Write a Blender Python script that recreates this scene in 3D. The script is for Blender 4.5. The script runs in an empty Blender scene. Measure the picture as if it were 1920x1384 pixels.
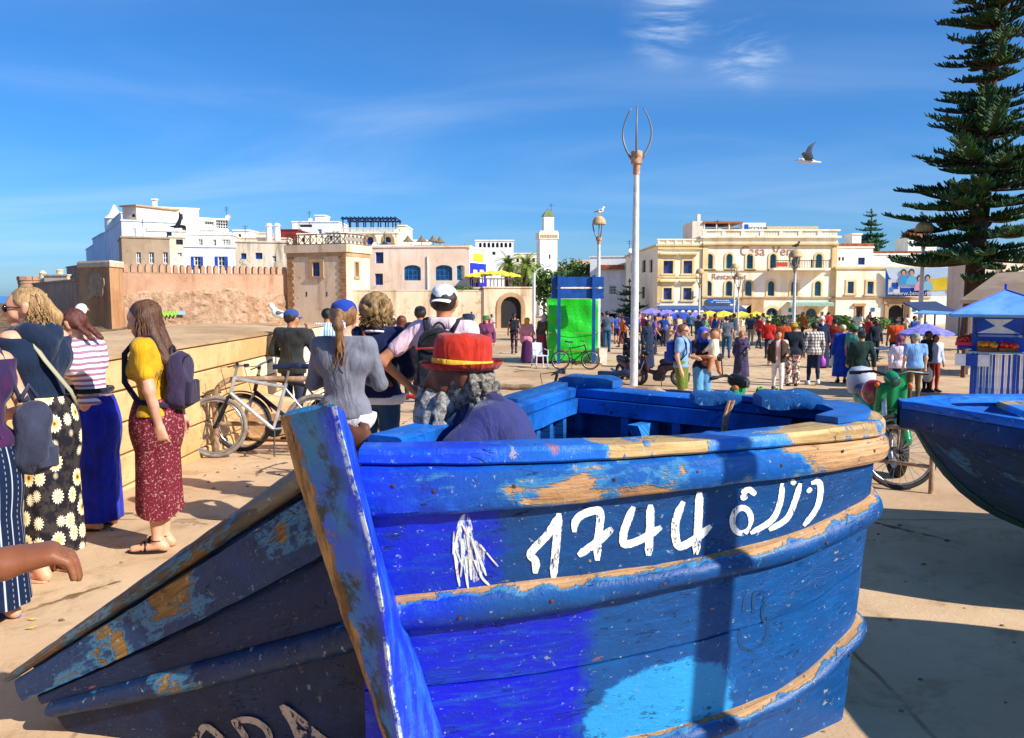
import bpy, bmesh, math, random
import numpy as np
from mathutils import Vector, Matrix, noise as mnoise
R = math.radians
rnd = random.Random(7)
SC = bpy.context.scene
COL = SC.collection
# camera
CH, FPX, HOR = 1.68, 1550.0, 555.0
PITCH = math.atan((692 - HOR) / FPX)
cam_d = bpy.data.cameras.new('camera'); cam = bpy.data.objects.new('camera', cam_d); COL.objects.link(cam)
cam.location = (0, 0, CH); cam.rotation_euler = (math.pi / 2 - PITCH, 0, 0)
cam_d.sensor_fit = 'HORIZONTAL'; cam_d.sensor_width = 36; cam_d.lens = 36 * FPX / 1920
cam_d.clip_start = .05; cam_d.clip_end = 20000
SC.camera = cam
# light
SUN_AZ, SUN_EL = 31.0, 35.0      # degrees: azimuth from +X towards -Y (right of and behind the viewer)
S_DIR = Vector((math.cos(R(SUN_EL)) * math.cos(R(SUN_AZ)), -math.cos(R(SUN_EL)) * math.sin(R(SUN_AZ)), math.sin(R(SUN_EL))))
sun_d = bpy.data.lights.new('sun', 'SUN'); sun = bpy.data.objects.new('sun', sun_d); COL.objects.link(sun)
sun_d.energy = 5.0; sun_d.angle = R(.5); sun_d.color = (1, .955, .89)
sun.rotation_euler = (-S_DIR).to_track_quat('-Z', 'Y').to_euler(); sun.location = (20, -20, 30)
W = bpy.data.worlds.new('World'); SC.world = W; W.use_nodes = True
wn, wl = W.node_tree.nodes, W.node_tree.links
wn.clear()
def wnode(t, **k):
    n = wn.new(t)
    for a, b in k.items(): setattr(n, a, b)
    return n
w_out = wnode('ShaderNodeOutputWorld'); w_bg = wnode('ShaderNodeBackground'); w_bg.inputs[1].default_value = .090
w_sky = wnode('ShaderNodeTexSky', sky_type='NISHITA', sun_disc=False, sun_elevation=R(SUN_EL), sun_rotation=math.atan2(S_DIR.x, S_DIR.y),
              air_density=1.0, dust_density=.6, ozone_density=3.5, altitude=0)
w_hs = wnode('ShaderNodeHueSaturation'); w_hs.inputs['Saturation'].default_value = 1.12; w_hs.inputs['Value'].default_value = 1.0; w_hs.inputs['Hue'].default_value = .497
w_tint = wnode('ShaderNodeMixRGB', blend_type='MULTIPLY'); w_tint.inputs[0].default_value = 1; w_tint.inputs[2].default_value = (.50, .80, 1.24, 1)
wl.new(w_sky.outputs[0], w_tint.inputs[1]); wl.new(w_tint.outputs[0], w_hs.inputs['Color'])
# thin cirrus: noise on the sky dome, drawn out along the wind
w_tc = wnode('ShaderNodeTexCoord'); w_sep = wnode('ShaderNodeSeparateXYZ'); wl.new(w_tc.outputs['Generated'], w_sep.inputs[0])
def wmath(op, a, b=None):
    n = wnode('ShaderNodeMath', operation=op)
    for i, v in enumerate((a, b)):
        if v is None: continue
        if isinstance(v, (int, float)): n.inputs[i].default_value = v
        else: wl.new(v, n.inputs[i])
    return n.outputs[0]
zz = wmath('ADD', wmath('MAXIMUM', w_sep.outputs[2], 0.0), .12)
w_cmb = wnode('ShaderNodeCombineXYZ'); wl.new(wmath('DIVIDE', w_sep.outputs[0], zz), w_cmb.inputs[0]); wl.new(wmath('DIVIDE', w_sep.outputs[1], zz), w_cmb.inputs[1])
def cloud(rot, scale, nscale, lo, hi, detail=8, rough=.62, off=(0, 0, 0), dist=1.2):
    mp = wnode('ShaderNodeMapping'); mp.inputs['Rotation'].default_value = (0, 0, R(rot)); mp.inputs['Scale'].default_value = scale; mp.inputs['Location'].default_value = off
    wl.new(w_cmb.outputs[0], mp.inputs[0])
    nz = wnode('ShaderNodeTexNoise'); nz.inputs['Scale'].default_value = nscale; nz.inputs['Detail'].default_value = detail; nz.inputs['Roughness'].default_value = rough; nz.inputs['Distortion'].default_value = dist
    wl.new(mp.outputs[0], nz.inputs['Vector'])
    mr = wnode('ShaderNodeMapRange', interpolation_type='SMOOTHSTEP'); mr.inputs[1].default_value = lo; mr.inputs[2].default_value = hi
    wl.new(nz.outputs[0], mr.inputs[0]); return mr.outputs[0]
cl_a = wmath('MULTIPLY', cloud(-34, (.5, 1.1, 1), .75, .36, .95, detail=5, rough=.5, off=(3.1, 1.7, 0)), .34)
cl_b = cloud(20, (1.0, 1.5, 1), 3.0, .40, .76, off=(1.2, 0, 0), dist=.6)
# two tufts of cirrus high in the middle of the view
def tuft(vec, rad):
    d = wnode('ShaderNodeVectorMath', operation='DISTANCE'); wl.new(w_tc.outputs['Generated'], d.inputs[0]); d.inputs[1].default_value = Vector(vec).normalized()
    mr = wnode('ShaderNodeMapRange', interpolation_type='SMOOTHSTEP'); mr.inputs[1].default_value = rad; mr.inputs[2].default_value = 0
    wl.new(d.outputs['Value'], mr.inputs[0]); return mr.outputs[0]
def pixdir(px, py):
    a, b = (px - 960) / FPX, (692 - py) / FPX
    c, s = math.cos(PITCH), math.sin(PITCH)
    return Vector((a, c + b * s, -s + b * c))
tf = wmath('MAXIMUM', tuft(pixdir(1255, 38), .062), wmath('MULTIPLY', tuft(pixdir(1400, 97), .055), .8))
cl = wmath('MINIMUM', wmath('ADD', wmath('ADD', cl_a, .05), wmath('MULTIPLY', wmath('MULTIPLY', cl_b, tf), 1.0)), .85)
w_mix = wnode('ShaderNodeMixRGB'); wl.new(cl, w_mix.inputs[0]); wl.new(w_hs.outputs[0], w_mix.inputs[1]); w_mix.inputs[2].default_value = (6.6, 7.9, 9.2, 1)
wl.new(w_mix.outputs[0], w_bg.inputs[0]); wl.new(w_bg.outputs[0], w_out.inputs[0])
SC.view_settings.view_transform = 'Standard'; SC.view_settings.look = 'None'; SC.view_settings.gamma = 1; SC.view_settings.exposure = .46
SC.cycles.max_bounces = 5; SC.cycles.diffuse_bounces = 3; SC.cycles.glossy_bounces = 2; SC.cycles.transmission_bounces = 3
SC.cycles.use_denoising = True; SC.cycles.use_adaptive_sampling = True; SC.cycles.adaptive_threshold = .015
SC.cycles.caustics_reflective = False; SC.cycles.caustics_refractive = False
# geometry helpers
def P(px, py, Y):
    d = pixdir(px, py); t = Y / d.y
    return Vector((d.x * t, Y, CH + d.z * t))
def sstep(a, b, t):
    t = min(1, max(0, (t - a) / (b - a))); return t * t * (3 - 2 * t)
def gz(x, y):
    z = -.92 * sstep(5.5, 25, y) - .48 * sstep(40, 72, y)
    if x < -6:
        s = (-.45 * y - 20) - x
        z += -5.5 * sstep(-4, 30, s)
    return z
def G(px, py):
    d = pixdir(px, py); z = 0
    for _ in range(40):
        t = (z - CH) / d.z; z = .5 * z + .5 * gz(d.x * t, d.y * t)
    t = (z - CH) / d.z
    return Vector((d.x * t, d.y * t, gz(d.x * t, d.y * t)))
def lin(h):
    if isinstance(h, str):
        h = h.lstrip('#'); c = [int(h[i:i + 2], 16) / 255 for i in (0, 2, 4)]
        return tuple(((v / 12.92) if v <= .04045 else ((v + .055) / 1.055) ** 2.4) for v in c)
    return tuple(h)
class MB:
    def __init__(s): s.v, s.f, s.mi, s.uv = [], [], [], {}
    def add(s, vs, fs, m=0, uvs=None):
        o = len(s.v); s.v.extend([tuple(q) for q in vs])
        for f in fs:
            if uvs is not None: s.uv[len(s.f)] = [uvs[i] for i in f]
            s.f.append(tuple(i + o for i in f)); s.mi.append(m)
        return s
    def box(s, lo, hi, m=0, M=None):
        x0, y0, z0 = lo; x1, y1, z1 = hi
        vs = [Vector(q) for q in ((x0, y0, z0), (x1, y0, z0), (x1, y1, z0), (x0, y1, z0), (x0, y0, z1), (x1, y0, z1), (x1, y1, z1), (x0, y1, z1))]
        if M is not None: vs = [M @ q for q in vs]
        return s.add(vs, [(0, 3, 2, 1), (4, 5, 6, 7), (0, 1, 5, 4), (1, 2, 6, 5), (2, 3, 7, 6), (3, 0, 4, 7)], m)
    def bbox(s, c, size, b=.01, m=0, M=None):
        x, y, z = size[0] / 2, size[1] / 2, size[2] / 2; b = min(b, x * .45, y * .45, z * .45)
        rings = []
        for zz, k in ((-z, b), (-z + b, 0), (z - b, 0), (z, b)):
            X, Y = x - k, y - k
            rings.append([Vector(c) + Vector(q) for q in ((-X + b, -Y, zz), (X - b, -Y, zz), (X, -Y + b, zz), (X, Y - b, zz), (X - b, Y, zz), (-X + b, Y, zz), (-X, Y - b, zz), (-X, -Y + b, zz))])
        if M is not None: rings = [[M @ q for q in r] for r in rings]
        return s.loft(rings, caps=True, m=m)
    def loft(s, rings, closed=True, caps=False, m=0, uv=False):
        n = len(rings[0]); vs = [q for r in rings for q in r]; fs = []; uvs = None
        for i in range(len(rings) - 1):
            for j in range(n if closed else n - 1):
                k = (j + 1) % n
                fs.append((i * n + j, i * n + k, (i + 1) * n + k, (i + 1) * n + j))
        if caps: fs.append(tuple(range(n - 1, -1, -1))); fs.append(tuple((len(rings) - 1) * n + j for j in range(n)))
        return s.add(vs, fs, m)
    def tube(s, path, r, n=8, m=0, caps=True, flat=1.0):
        path = [Vector(p) for p in path]; rr = r if hasattr(r, '__len__') else [r] * len(path)
        rings = []; up = None
        for i, p in enumerate(path):
            t = (path[min(i + 1, len(path) - 1)] - path[max(i - 1, 0)])
            t = t.normalized() if t.length > 1e-9 else Vector((0, 0, 1))
            if up is None: up = Vector((0, 0, 1)) if abs(t.z) < .9 else Vector((1, 0, 0))
            a = t.cross(up).normalized(); b = a.cross(t).normalized(); up = b
            rings.append([p + a * math.cos(2 * math.pi * k / n) * rr[i] + b * math.sin(2 * math.pi * k / n) * rr[i] * flat for k in range(n)])
        return s.loft(rings, caps=caps, m=m)
    def lathe(s, prof, n=16, c=(0, 0, 0), m=0, caps=False, M=None):
        rings = [[Vector((c[0] + r * math.cos(2 * math.pi * k / n), c[1] + r * math.sin(2 * math.pi * k / n), c[2] + z)) for k in range(n)] for r, z in prof]
        if M is not None: rings = [[M @ q for q in r] for r in rings]
        return s.loft(rings, caps=caps, m=m)
    def ell(s, c, r, n=10, m=0, M=None):
        prof = [(math.sin(math.pi * i / n) + 1e-4, -math.cos(math.pi * i / n)) for i in range(n + 1)]
        rings = [[Vector((c[0] + a * r[0] * math.cos(2 * math.pi * k / (n + 2)), c[1] + a * r[1] * math.sin(2 * math.pi * k / (n + 2)), c[2] + z * r[2])) for k in range(n + 2)] for a, z in prof]
        if M is not None: rings = [[M @ q for q in q2] for q2 in rings]
        return s.loft(rings, m=m)
    def prism(s, poly, d, m=0):
        poly = [Vector(p) for p in poly]; d = Vector(d); n = len(poly)
        fs = [tuple(range(n)), tuple(range(2 * n - 1, n - 1, -1))] + [(i, n + i, n + (i + 1) % n, (i + 1) % n) for i in range(n)]
        return s.add(poly + [p + d for p in poly], fs, m)
    def build(s, name, mats, parent=None, smooth=False, world=False, fix=True):
        me = bpy.data.meshes.new(name)
        vs = s.v
        if world and parent is not None:
            inv = parent_matrix(parent).inverted(); vs = [tuple(inv @ Vector(q)) for q in vs]
        me.from_pydata(vs, [], s.f)
        if not isinstance(mats, (list, tuple)): mats = [mats]
        for q in mats: me.materials.append(q)
        if len(mats) > 1: me.polygons.foreach_set('material_index', s.mi)
        if s.uv:
            ul = me.uv_layers.new(name='UVMap'); k = 0
            for i, p in enumerate(me.polygons):
                u = s.uv.get(i)
                for j, li in enumerate(p.loop_indices): ul.data[li].uv = u[j] if u else (0, 0)
        if fix:
            bm = bmesh.new(); bm.from_mesh(me); bmesh.ops.recalc_face_normals(bm, faces=bm.faces); bm.to_mesh(me); bm.free()
        if smooth:
            me.polygons.foreach_set('use_smooth', [True] * len(me.polygons))
            if smooth != 'all':
                try: me.set_sharp_from_angle(angle=R(40 if smooth is True else smooth))
                except Exception: pass
        o = bpy.data.objects.new(name, me); COL.objects.link(o)
        if parent is not None: o.parent = parent
        return o
def parent_matrix(o):
    m = o.matrix_basis.copy()
    while o.parent is not None:
        o = o.parent; m = o.matrix_basis @ m
    return m
def tag(o, label=None, cat=None, group=None, kind=None):
    if label: o['label'] = label
    if cat: o['category'] = cat
    if group: o['group'] = group
    if kind: o['kind'] = kind
    return o
def thing(name, label, cat, loc=(0, 0, 0), rotz=0, group=None, scale=1):
    o = bpy.data.objects.new(name, None); COL.objects.link(o); o.location = loc; o.rotation_euler = (0, 0, rotz)
    o.scale = (scale,) * 3 if not hasattr(scale, '__len__') else scale
    o.empty_display_size = .2
    return tag(o, label, cat, group)
def copy_tree(o, parent=None):
    c = o.copy(); COL.objects.link(c)
    if parent is not None: c.parent = parent
    for ch in list(o.children): copy_tree(ch, c)
    return c
# materials
MATS = {}
def new_mat(name):
    m = bpy.data.materials.new(name); m.use_nodes = True; nt = m.node_tree; nt.nodes.clear()
    o = nt.nodes.new('ShaderNodeOutputMaterial'); b = nt.nodes.new('ShaderNodeBsdfPrincipled'); nt.links.new(b.outputs[0], o.inputs[0])
    return m, nt, b
class NT:
    def __init__(s, nt): s.nt = nt
    def n(s, t, ins=None, **k):
        q = s.nt.nodes.new(t)
        for a, b in k.items(): setattr(q, a, b)
        for a, b in (ins or {}).items(): s.set(q.inputs[a], b)
        return q
    def set(s, sock, v):
        if isinstance(v, bpy.types.NodeSocket): s.nt.links.new(v, sock)
        elif hasattr(v, '__len__') and len(v) == 3 and sock.type == 'RGBA': sock.default_value = (*v, 1)
        else: sock.default_value = v
    def math(s, op, a, b=0.0, clamp=False):
        return s.n('ShaderNodeMath', {0: a, 1: b}, operation=op, use_clamp=clamp).outputs[0]
    def mix(s, f, a, b): return s.n('ShaderNodeMixRGB', {0: f, 1: a, 2: b}).outputs[0]
    def noise(s, vec, scale, detail=5, rough=.6, dist=0.0):
        return s.n('ShaderNodeTexNoise', {'Vector': vec, 'Scale': scale, 'Detail': detail, 'Roughness': rough, 'Distortion': dist}).outputs[0]
    def rng(s, v, lo, hi, a=0.0, b=1.0, smooth=True):
        return s.n('ShaderNodeMapRange', {0: v, 1: lo, 2: hi, 3: a, 4: b}, interpolation_type='SMOOTHSTEP' if smooth else 'LINEAR').outputs[0]
    def coord(s, which='Object', scale=(1, 1, 1), rot=(0, 0, 0), loc=(0, 0, 0)):
        tc = s.n('ShaderNodeTexCoord')
        return s.n('ShaderNodeMapping', {'Vector': tc.outputs[which], 'Scale': scale, 'Rotation': rot, 'Location': loc}).outputs[0]
    def bump(s, h, strength=.3, dist=.02): return s.n('ShaderNodeBump', {'Height': h, 'Strength': strength, 'Distance': dist}).outputs[0]
def M(name, c1, c2=None, scale=4.0, rough=.75, bump=0.0, bscale=None, bdist=.02, metal=0.0, spec=.35, coord='Object', lo=.35, hi=.65, detail=6, stretch=(1, 1, 1), c3=None, s3=30, amt3=.5):
    if name in MATS: return MATS[name]
    m, nt, b = new_mat(name); t = NT(nt); c1 = lin(c1)
    b.inputs['Roughness'].default_value = rough; b.inputs['Metallic'].default_value = metal; b.inputs['Specular IOR Level'].default_value = spec
    if c2 is None and not bump: b.inputs['Base Color'].default_value = (*c1, 1)
    else:
        v = t.coord(coord, scale=stretch)
        nz = t.noise(v, scale, detail)
        col = t.mix(t.rng(nz, lo, hi), c1, lin(c2) if c2 is not None else c1)
        if c3 is not None: col = t.mix(t.math('MULTIPLY', t.rng(t.noise(v, s3, 4, .7), .52, .66), amt3), col, lin(c3))
        t.set(b.inputs['Base Color'], col)
        if bump: t.set(b.inputs['Normal'], t.bump(t.noise(v, bscale or scale * 5, 8, .65), bump, bdist))
    MATS[name] = m; return m
def cloth(name, c, c2=None, rough=.85):
    if name in MATS: return MATS[name]
    m, nt, b = new_mat(name); t = NT(nt); c = lin(c); c2 = lin(c2) if c2 else tuple(v * .78 for v in c)
    v = t.coord('Object'); t.set(b.inputs['Base Color'], t.mix(t.rng(t.noise(v, 6, 4), .35, .7), c, c2))
    cr = t.noise(t.coord('Object', scale=(7, 7, 3.2)), 1.0, 3, .55, 1.5)
    fine = t.noise(v, 160, 2)
    t.set(b.inputs['Normal'], t.bump(t.math('ADD', t.math('MULTIPLY', cr, 1.0), t.math('MULTIPLY', fine, .06)), .75, .035))
    b.inputs['Roughness'].default_value = rough; b.inputs['Specular IOR Level'].default_value = .2
    try: b.inputs['Sheen Weight'].default_value = .15
    except Exception: pass
    MATS[name] = m; return m
def skin(name, c):
    if name in MATS: return MATS[name]
    m, nt, b = new_mat(name); t = NT(nt); c = lin(c); v = t.coord('Object')
    t.set(b.inputs['Base Color'], t.mix(t.rng(t.noise(v, 14, 5), .3, .7), c, (c[0] * .85, c[1] * .72, c[2] * .66)))
    t.set(b.inputs['Normal'], t.bump(t.noise(v, 120, 3), .08, .01))
    b.inputs['Roughness'].default_value = .5; b.inputs['Specular IOR Level'].default_value = .35
    MATS[name] = m; return m
def plaster(name, c, c2, stain='#8a7a66', samt=.35, bump=.35, scale=.35):
    if name in MATS: return MATS[name]
    m, nt, b = new_mat(name); t = NT(nt)
    v = t.coord('Object'); st = t.coord('Object', scale=(1.2, 1.2, .13))
    col = t.mix(t.rng(t.noise(v, scale, 6), .35, .68), lin(c), lin(c2))
    col = t.mix(t.math('MULTIPLY', t.rng(t.noise(st, 1.1, 7, .7), .47, .72), min(1, samt * 1.5)), col, lin(stain))
    col = t.mix(t.math('MULTIPLY', t.rng(t.noise(v, .8, 9, .72, .4), .58, .66), min(1, samt * 1.3)), col, lin(stain))
    t.set(b.inputs['Base Color'], col)
    t.set(b.inputs['Normal'], t.bump(t.noise(v, 5, 8, .7), bump, .04))
    b.inputs['Roughness'].default_value = .9; b.inputs['Specular IOR Level'].default_value = .15
    MATS[name] = m; return m
def glass_mat(name, c, rough=.12):
    if name in MATS: return MATS[name]
    m, nt, b = new_mat(name); t = NT(nt); v = t.coord('Object')
    t.set(b.inputs['Base Color'], t.mix(t.rng(t.noise(v, 1.3, 3), .4, .6), lin(c), tuple(x * .45 for x in lin(c))))
    b.inputs['Roughness'].default_value = rough; b.inputs['Specular IOR Level'].default_value = .6
    MATS[name] = m; return m
# the setting: ground, shore, sea
def axis(stops):
    out = []
    for (a, b, n) in stops: out += [a + (b - a) * i / n for i in range(n)]
    return out + [stops[-1][1]]
def ground_material():
    m, nt, b = new_mat('worn_concrete'); t = NT(nt); v = t.coord('Object')
    col = t.mix(t.rng(t.noise(v, .35, 7, .65), .3, .7), lin('#dcbd96'), lin('#c39f78'))
    col = t.mix(t.math('MULTIPLY', t.rng(t.noise(v, 2.2, 9, .75, .6), .48, .70), .7), col, lin('#98784f'))
    col = t.mix(t.math('MULTIPLY', t.rng(t.noise(v, 26, 6, .8), .58, .75), .6), col, lin('#8a6a48'))
    col = t.mix(t.math('MULTIPLY', t.rng(t.noise(t.coord('Object', loc=(9, 4, 0)), 34, 5, .8), .62, .72), .6), col, lin('#ecd6b0'))
    col = t.mix(t.math('MULTIPLY', t.rng(t.noise(t.coord('Object', loc=(3, 8, 0)), .16, 6, .6), .50, .66), .6), col, lin('#a9855e'))
    vo = t.n('ShaderNodeTexVoronoi', {'Vector': t.coord('Object', scale=(.33, .26, .3)), 'Scale': 1.0}, feature='DISTANCE_TO_EDGE').outputs[0]
    wob = t.math('ADD', vo, t.math('MULTIPLY', t.math('SUBTRACT', t.noise(v, 3, 6), .5), .10))
    crack = t.rng(wob, .0, .008, 1, 0)
    col = t.mix(t.math('MULTIPLY', crack, t.rng(t.noise(v, .5, 3), .45, .6)), col, lin('#6f5538'))
    xy = t.n('ShaderNodeSeparateXYZ', {0: t.n('ShaderNodeVectorMath', {0: v, 1: t.n('ShaderNodeVectorMath', {0: t.n('ShaderNodeTexNoise', {'Vector': v, 'Scale': 2.0}).outputs[1], 1: (.06, .06, 0)}, operation='MULTIPLY').outputs[0]}, operation='ADD').outputs[0]}).outputs
    jn = [t.math('ABSOLUTE', t.math('SUBTRACT', t.math('FRACT', t.math('DIVIDE', xy[i], k)), .5)) for i, k in ((0, 3.3), (1, 4.1))]
    jl = t.math('MULTIPLY', t.rng(t.math('MINIMUM', jn[0], jn[1]), .0018, .005, 1, 0), t.rng(t.noise(v, 1.7, 4), .38, .55)); col = t.mix(t.math('MULTIPLY', jl, .7), col, lin('#6a5238'))
    t.set(b.inputs['Base Color'], col)
    h = t.math('ADD', t.noise(v, 9, 9, .72), t.math('MULTIPLY', t.noise(v, 70, 4, .7), .35))
    t.set(b.inputs['Normal'], t.bump(t.math('SUBTRACT', h, t.math('MULTIPLY', crack, .5)), .32, .03))
    b.inputs['Roughness'].default_value = .9; b.inputs['Specular IOR Level'].default_value = .2
    return m
gx = axis([(-900, -120, 12), (-120, -20, 24), (-20, 30, 60), (30, 120, 18), (120, 1500, 12)])
gy = axis([(-60, 0, 10), (0, 30, 70), (30, 140, 50), (140, 1600, 16)])
mb = MB(); mb.add([(x, y, gz(x, y)) for y in gy for x in gx], [(j * len(gx) + i, j * len(gx) + i + 1, (j + 1) * len(gx) + i + 1, (j + 1) * len(gx) + i) for j in range(len(gy) - 1) for i in range(len(gx) - 1)])
tag(mb.build('ground', ground_material(), smooth='all'), 'sandy worn concrete quay and square falling away to the town', 'ground', kind='structure')
def sea_material():
    m, nt, b = new_mat('sea_water'); t = NT(nt)
    b.inputs['Base Color'].default_value = (*lin('#1d6fb0'), 1); b.inputs['Roughness'].default_value = .25
    t.set(b.inputs['Normal'], t.bump(t.noise(t.coord('Object', scale=(.15, .4, 1)), 1, 6), .4, .3)); return m
mb = MB(); mb.add([(-9000, 60, -2.6), (-30, 60, -2.6), (-30, 14000, -2.6), (-9000, 14000, -2.6)], [(0, 1, 2, 3)])
tag(mb.build('water', sea_material()), 'strip of blue sea beyond the ramparts', 'sea', kind='structure')
# tidal rocks between the quay wall and the ramparts
rock_m = M('tidal_rock', '#8a6b4b', '#5a4632', scale=.9, rough=.95, bump=.9, bscale=3.5, bdist=.15, c3='#b4946a', s3=2.2, amt3=.7)
rx = axis([(-120, -40, 40), (-40, -5.7, 60)]); ry = axis([(5, 40, 40), (40, 128, 60)])
def rz(x, y):
    n = mnoise.fractal(Vector((x * .22, y * .16, 3.1)), 1.0, 2.2, 5)
    r = abs(mnoise.fractal(Vector((x * .5, y * .33, 9.0)), .9, 2.1, 4))
    z = gz(x, y) + .25 + .50 * n + .35 * (.6 - r) * sstep(14, 40, y)
    far = sstep(70, 120, y) * sstep(-30, -60, x)
    z += far * 1.7 + .35 * sstep(-10, -6, x)*sstep(30, 16, y)
    return z - 2.2 * sstep(-2.5, 1.0, x + 5.7 + max(0, y - 15) * .29)
mb = MB(); mb.add([(x, y, min(rz(x, y), 1.0 + .012 * max(0, y - 20))) for y in ry for x in rx], [(j * len(rx) + i, j * len(rx) + i + 1, (j + 1) * len(rx) + i + 1, (j + 1) * len(rx) + i) for j in range(len(ry) - 1) for i in range(len(rx) - 1)])
tag(mb.build('terrain', rock_m, smooth=50), 'brown tidal rocks at the foot of the ramparts', 'rocks', kind='structure')
# quay wall with its courses of blocks
WX, WT = -3.38, 1.15
qw = thing('quay_wall', 'long low beige quay wall of coursed blocks that the girls lean on', 'wall', (WX, 9, 0))
blk_m = M('wall_block', '#e3bd84', '#cfa268', scale=.8, rough=.9, bump=.5, bscale=9, c3='#a98456', s3=7, amt3=.45)
blk_w = M('wall_block_pale', '#efe2c4', '#dcc59a', scale=.9, rough=.9, bump=.4, bscale=9, c3='#b49b74', s3=6, amt3=.4)
cop_m = M('wall_coping', '#d3b083', '#b58f63', scale=.7, rough=.92, bump=.55, bscale=7, c3='#8f7150', s3=5, amt3=.5)
ztops = [WT - .005, .86, .58, .30, .02, -.35]
for k in range(5):
    y = 1.5 + (.55 if k % 2 else 0) - .9
    while y < 14.8:
        L = 2.3 if y > 0 else 2.3
        y1 = min(y + L, 14.8); h = ztops[k] - ztops[k + 1]
        mb = MB(); mb.bbox((-.18, (y + y1) / 2 - 9, (ztops[k] + ztops[k + 1]) / 2), (.36 + rnd.uniform(-.006, .006), y1 - y - .008, h - .016), .012)
        mb.build('block', blk_w if y1 > 12.2 else blk_m, qw)
        y = y1
mb = MB(); mb.box((-2.3, -8.4 - .6, -1.2), (-.365, 5.78, WT - .03)); mb.build('core', cop_m, qw)
mb = MB()
nx_, ny_ = 8, 46
mb.add([(-2.4 + 2.425 * i / nx_, -9 + 14.8 * j / ny_, WT + .045 + .018 * mnoise.noise(Vector((i * .9, j * .45, 1))) - (.02 if i in (0, nx_) else 0)) for j in range(ny_ + 1) for i in range(nx_ + 1)],
       [(j * (nx_ + 1) + i, j * (nx_ + 1) + i + 1, (j + 1) * (nx_ + 1) + i + 1, (j + 1) * (nx_ + 1) + i) for j in range(ny_) for i in range(nx_)])
edge = [(0.025, -9 + 14.8 * j / ny_, WT + .025 + .018 * mnoise.noise(Vector((nx_ * .9, j * .45, 1)))) for j in range(ny_ + 1)]
mb.add(edge + [(e[0] - .006, e[1], WT - .003) for e in edge], [(j, j + 1, ny_ + 2 + j, ny_ + 1 + j) for j in range(ny_)])
mb.add([(-2.4, 5.8, WT + .03), (.025, 5.8, WT + .03), (.025, 5.8, WT - .02), (-2.4, 5.8, WT - .02)], [(0, 1, 2, 3)])
mb.build('coping', cop_m, qw)
# facades
class Fac:
    def __init__(s, pxa, Ya, pxb, Yb):
        a, b = P(pxa, 555, Ya), P(pxb, 555, Yb)
        s.A = Vector((a.x, a.y)); B = Vector((b.x, b.y)); s.d = (B - s.A).normalized(); s.L = (B - s.A).length; s.n = Vector((s.d.y, -s.d.x))
    def sz(s, px, py):
        d = pixdir(px, py); t = s.A.dot(s.n) / (d.x * s.n.x + d.y * s.n.y)
        p = Vector((d.x * t, d.y * t)); return (p - s.A).dot(s.d), CH + d.z * t
    def W(s, a, z, out=0.0):
        q = s.A + s.d * a + s.n * out; return Vector((q.x, q.y, z))
    def rect(s, x0, y0, x1, y1):
        a, za = s.sz((x0 + x1) / 2, y0); b, zb = s.sz((x0 + x1) / 2, y1); ym = (y0 + y1) / 2
        return s.sz(x0, ym)[0], s.sz(x1, ym)[0], zb, za
    def box(s, mb, a0, a1, z0, z1, o0, o1, m=0):
        q = [s.W(a, z, o) for z in (z0, z1) for (a, o) in ((a0, o1), (a1, o1), (a1, o0), (a0, o0))]
        mb.add(q, [(0, 3, 2, 1), (4, 5, 6, 7), (0, 1, 5, 4), (1, 2, 6, 5), (2, 3, 7, 6), (3, 0, 4, 7)], m)
def outline(s0, s1, z0, z1, arch=0, n=8):
    if not arch: return [(s0, z0), (s0, z1), (s1, z1), (s1, z0)]
    c, w = (s0 + s1) / 2, (s1 - s0) / 2; rise = w * arch; zs = z1 - rise
    return [(s0, z0)] + [(c - w * math.cos(math.pi * i / n), zs + rise * math.sin(math.pi * i / n)) for i in range(n + 1)] + [(s1, z0)]
def strip(mb, f, o1, o2, a, b, m=0, close=True):
    n = len(o1); rg = range(n if close else n - 1)
    vs = [f.W(q[0], q[1], b) for q in o1] + [f.W(q[0], q[1], b) for q in o2] + [f.W(q[0], q[1], a) for q in o1] + [f.W(q[0], q[1], a) for q in o2]
    fs = []
    for i in rg:
        j = (i + 1) % n
        fs += [(i, j, n + j, n + i), (2 * n + i, 2 * n + j, j, i), (n + i, n + j, 3 * n + j, 3 * n + i)]
    mb.add(vs, fs, m)
def wall_face(mb, f, s0, s1, z0, z1, ops, depth=.28):
    eps = 1e-4; ss, zs = {s0, s1}, {z0, z1}
    for o in ops: ss |= {o[0], o[1]}; zs |= {max(o[2], z0), o[3]}
    ss = sorted(q for q in ss if s0 - eps <= q <= s1 + eps); zs = sorted(q for q in zs if z0 - eps <= q <= z1 + eps)
    for i in range(len(ss) - 1):
        for j in range(len(zs) - 1):
            c, d = (ss[i] + ss[i + 1]) / 2, (zs[j] + zs[j + 1]) / 2
            if ss[i + 1] - ss[i] < eps or zs[j + 1] - zs[j] < eps: continue
            if any(o[0] < c < o[1] and o[2] < d < o[3] for o in ops): continue
            mb.add([f.W(ss[i], zs[j]), f.W(ss[i + 1], zs[j]), f.W(ss[i + 1], zs[j + 1]), f.W(ss[i], zs[j + 1])], [(0, 1, 2, 3)])
    for o in ops:
        ol = outline(o[0], o[1], max(o[2], z0), o[3], o[4]); n = len(ol)
        if o[4]:
            k = n // 2
            for side, corner in ((ol[1:k + 1], (o[0], o[3])), (ol[k:n - 1], (o[1], o[3]))):
                for a, b in zip(side[:-1], side[1:]): mb.add([f.W(*corner), f.W(*a), f.W(*b)], [(0, 1, 2)])
        vs = [f.W(a, z) for a, z in ol] + [f.W(a, z, -depth) for a, z in ol]
        mb.add(vs, [(i, (i + 1) % n, n + (i + 1) % n, n + i) for i in range(n)])
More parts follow.
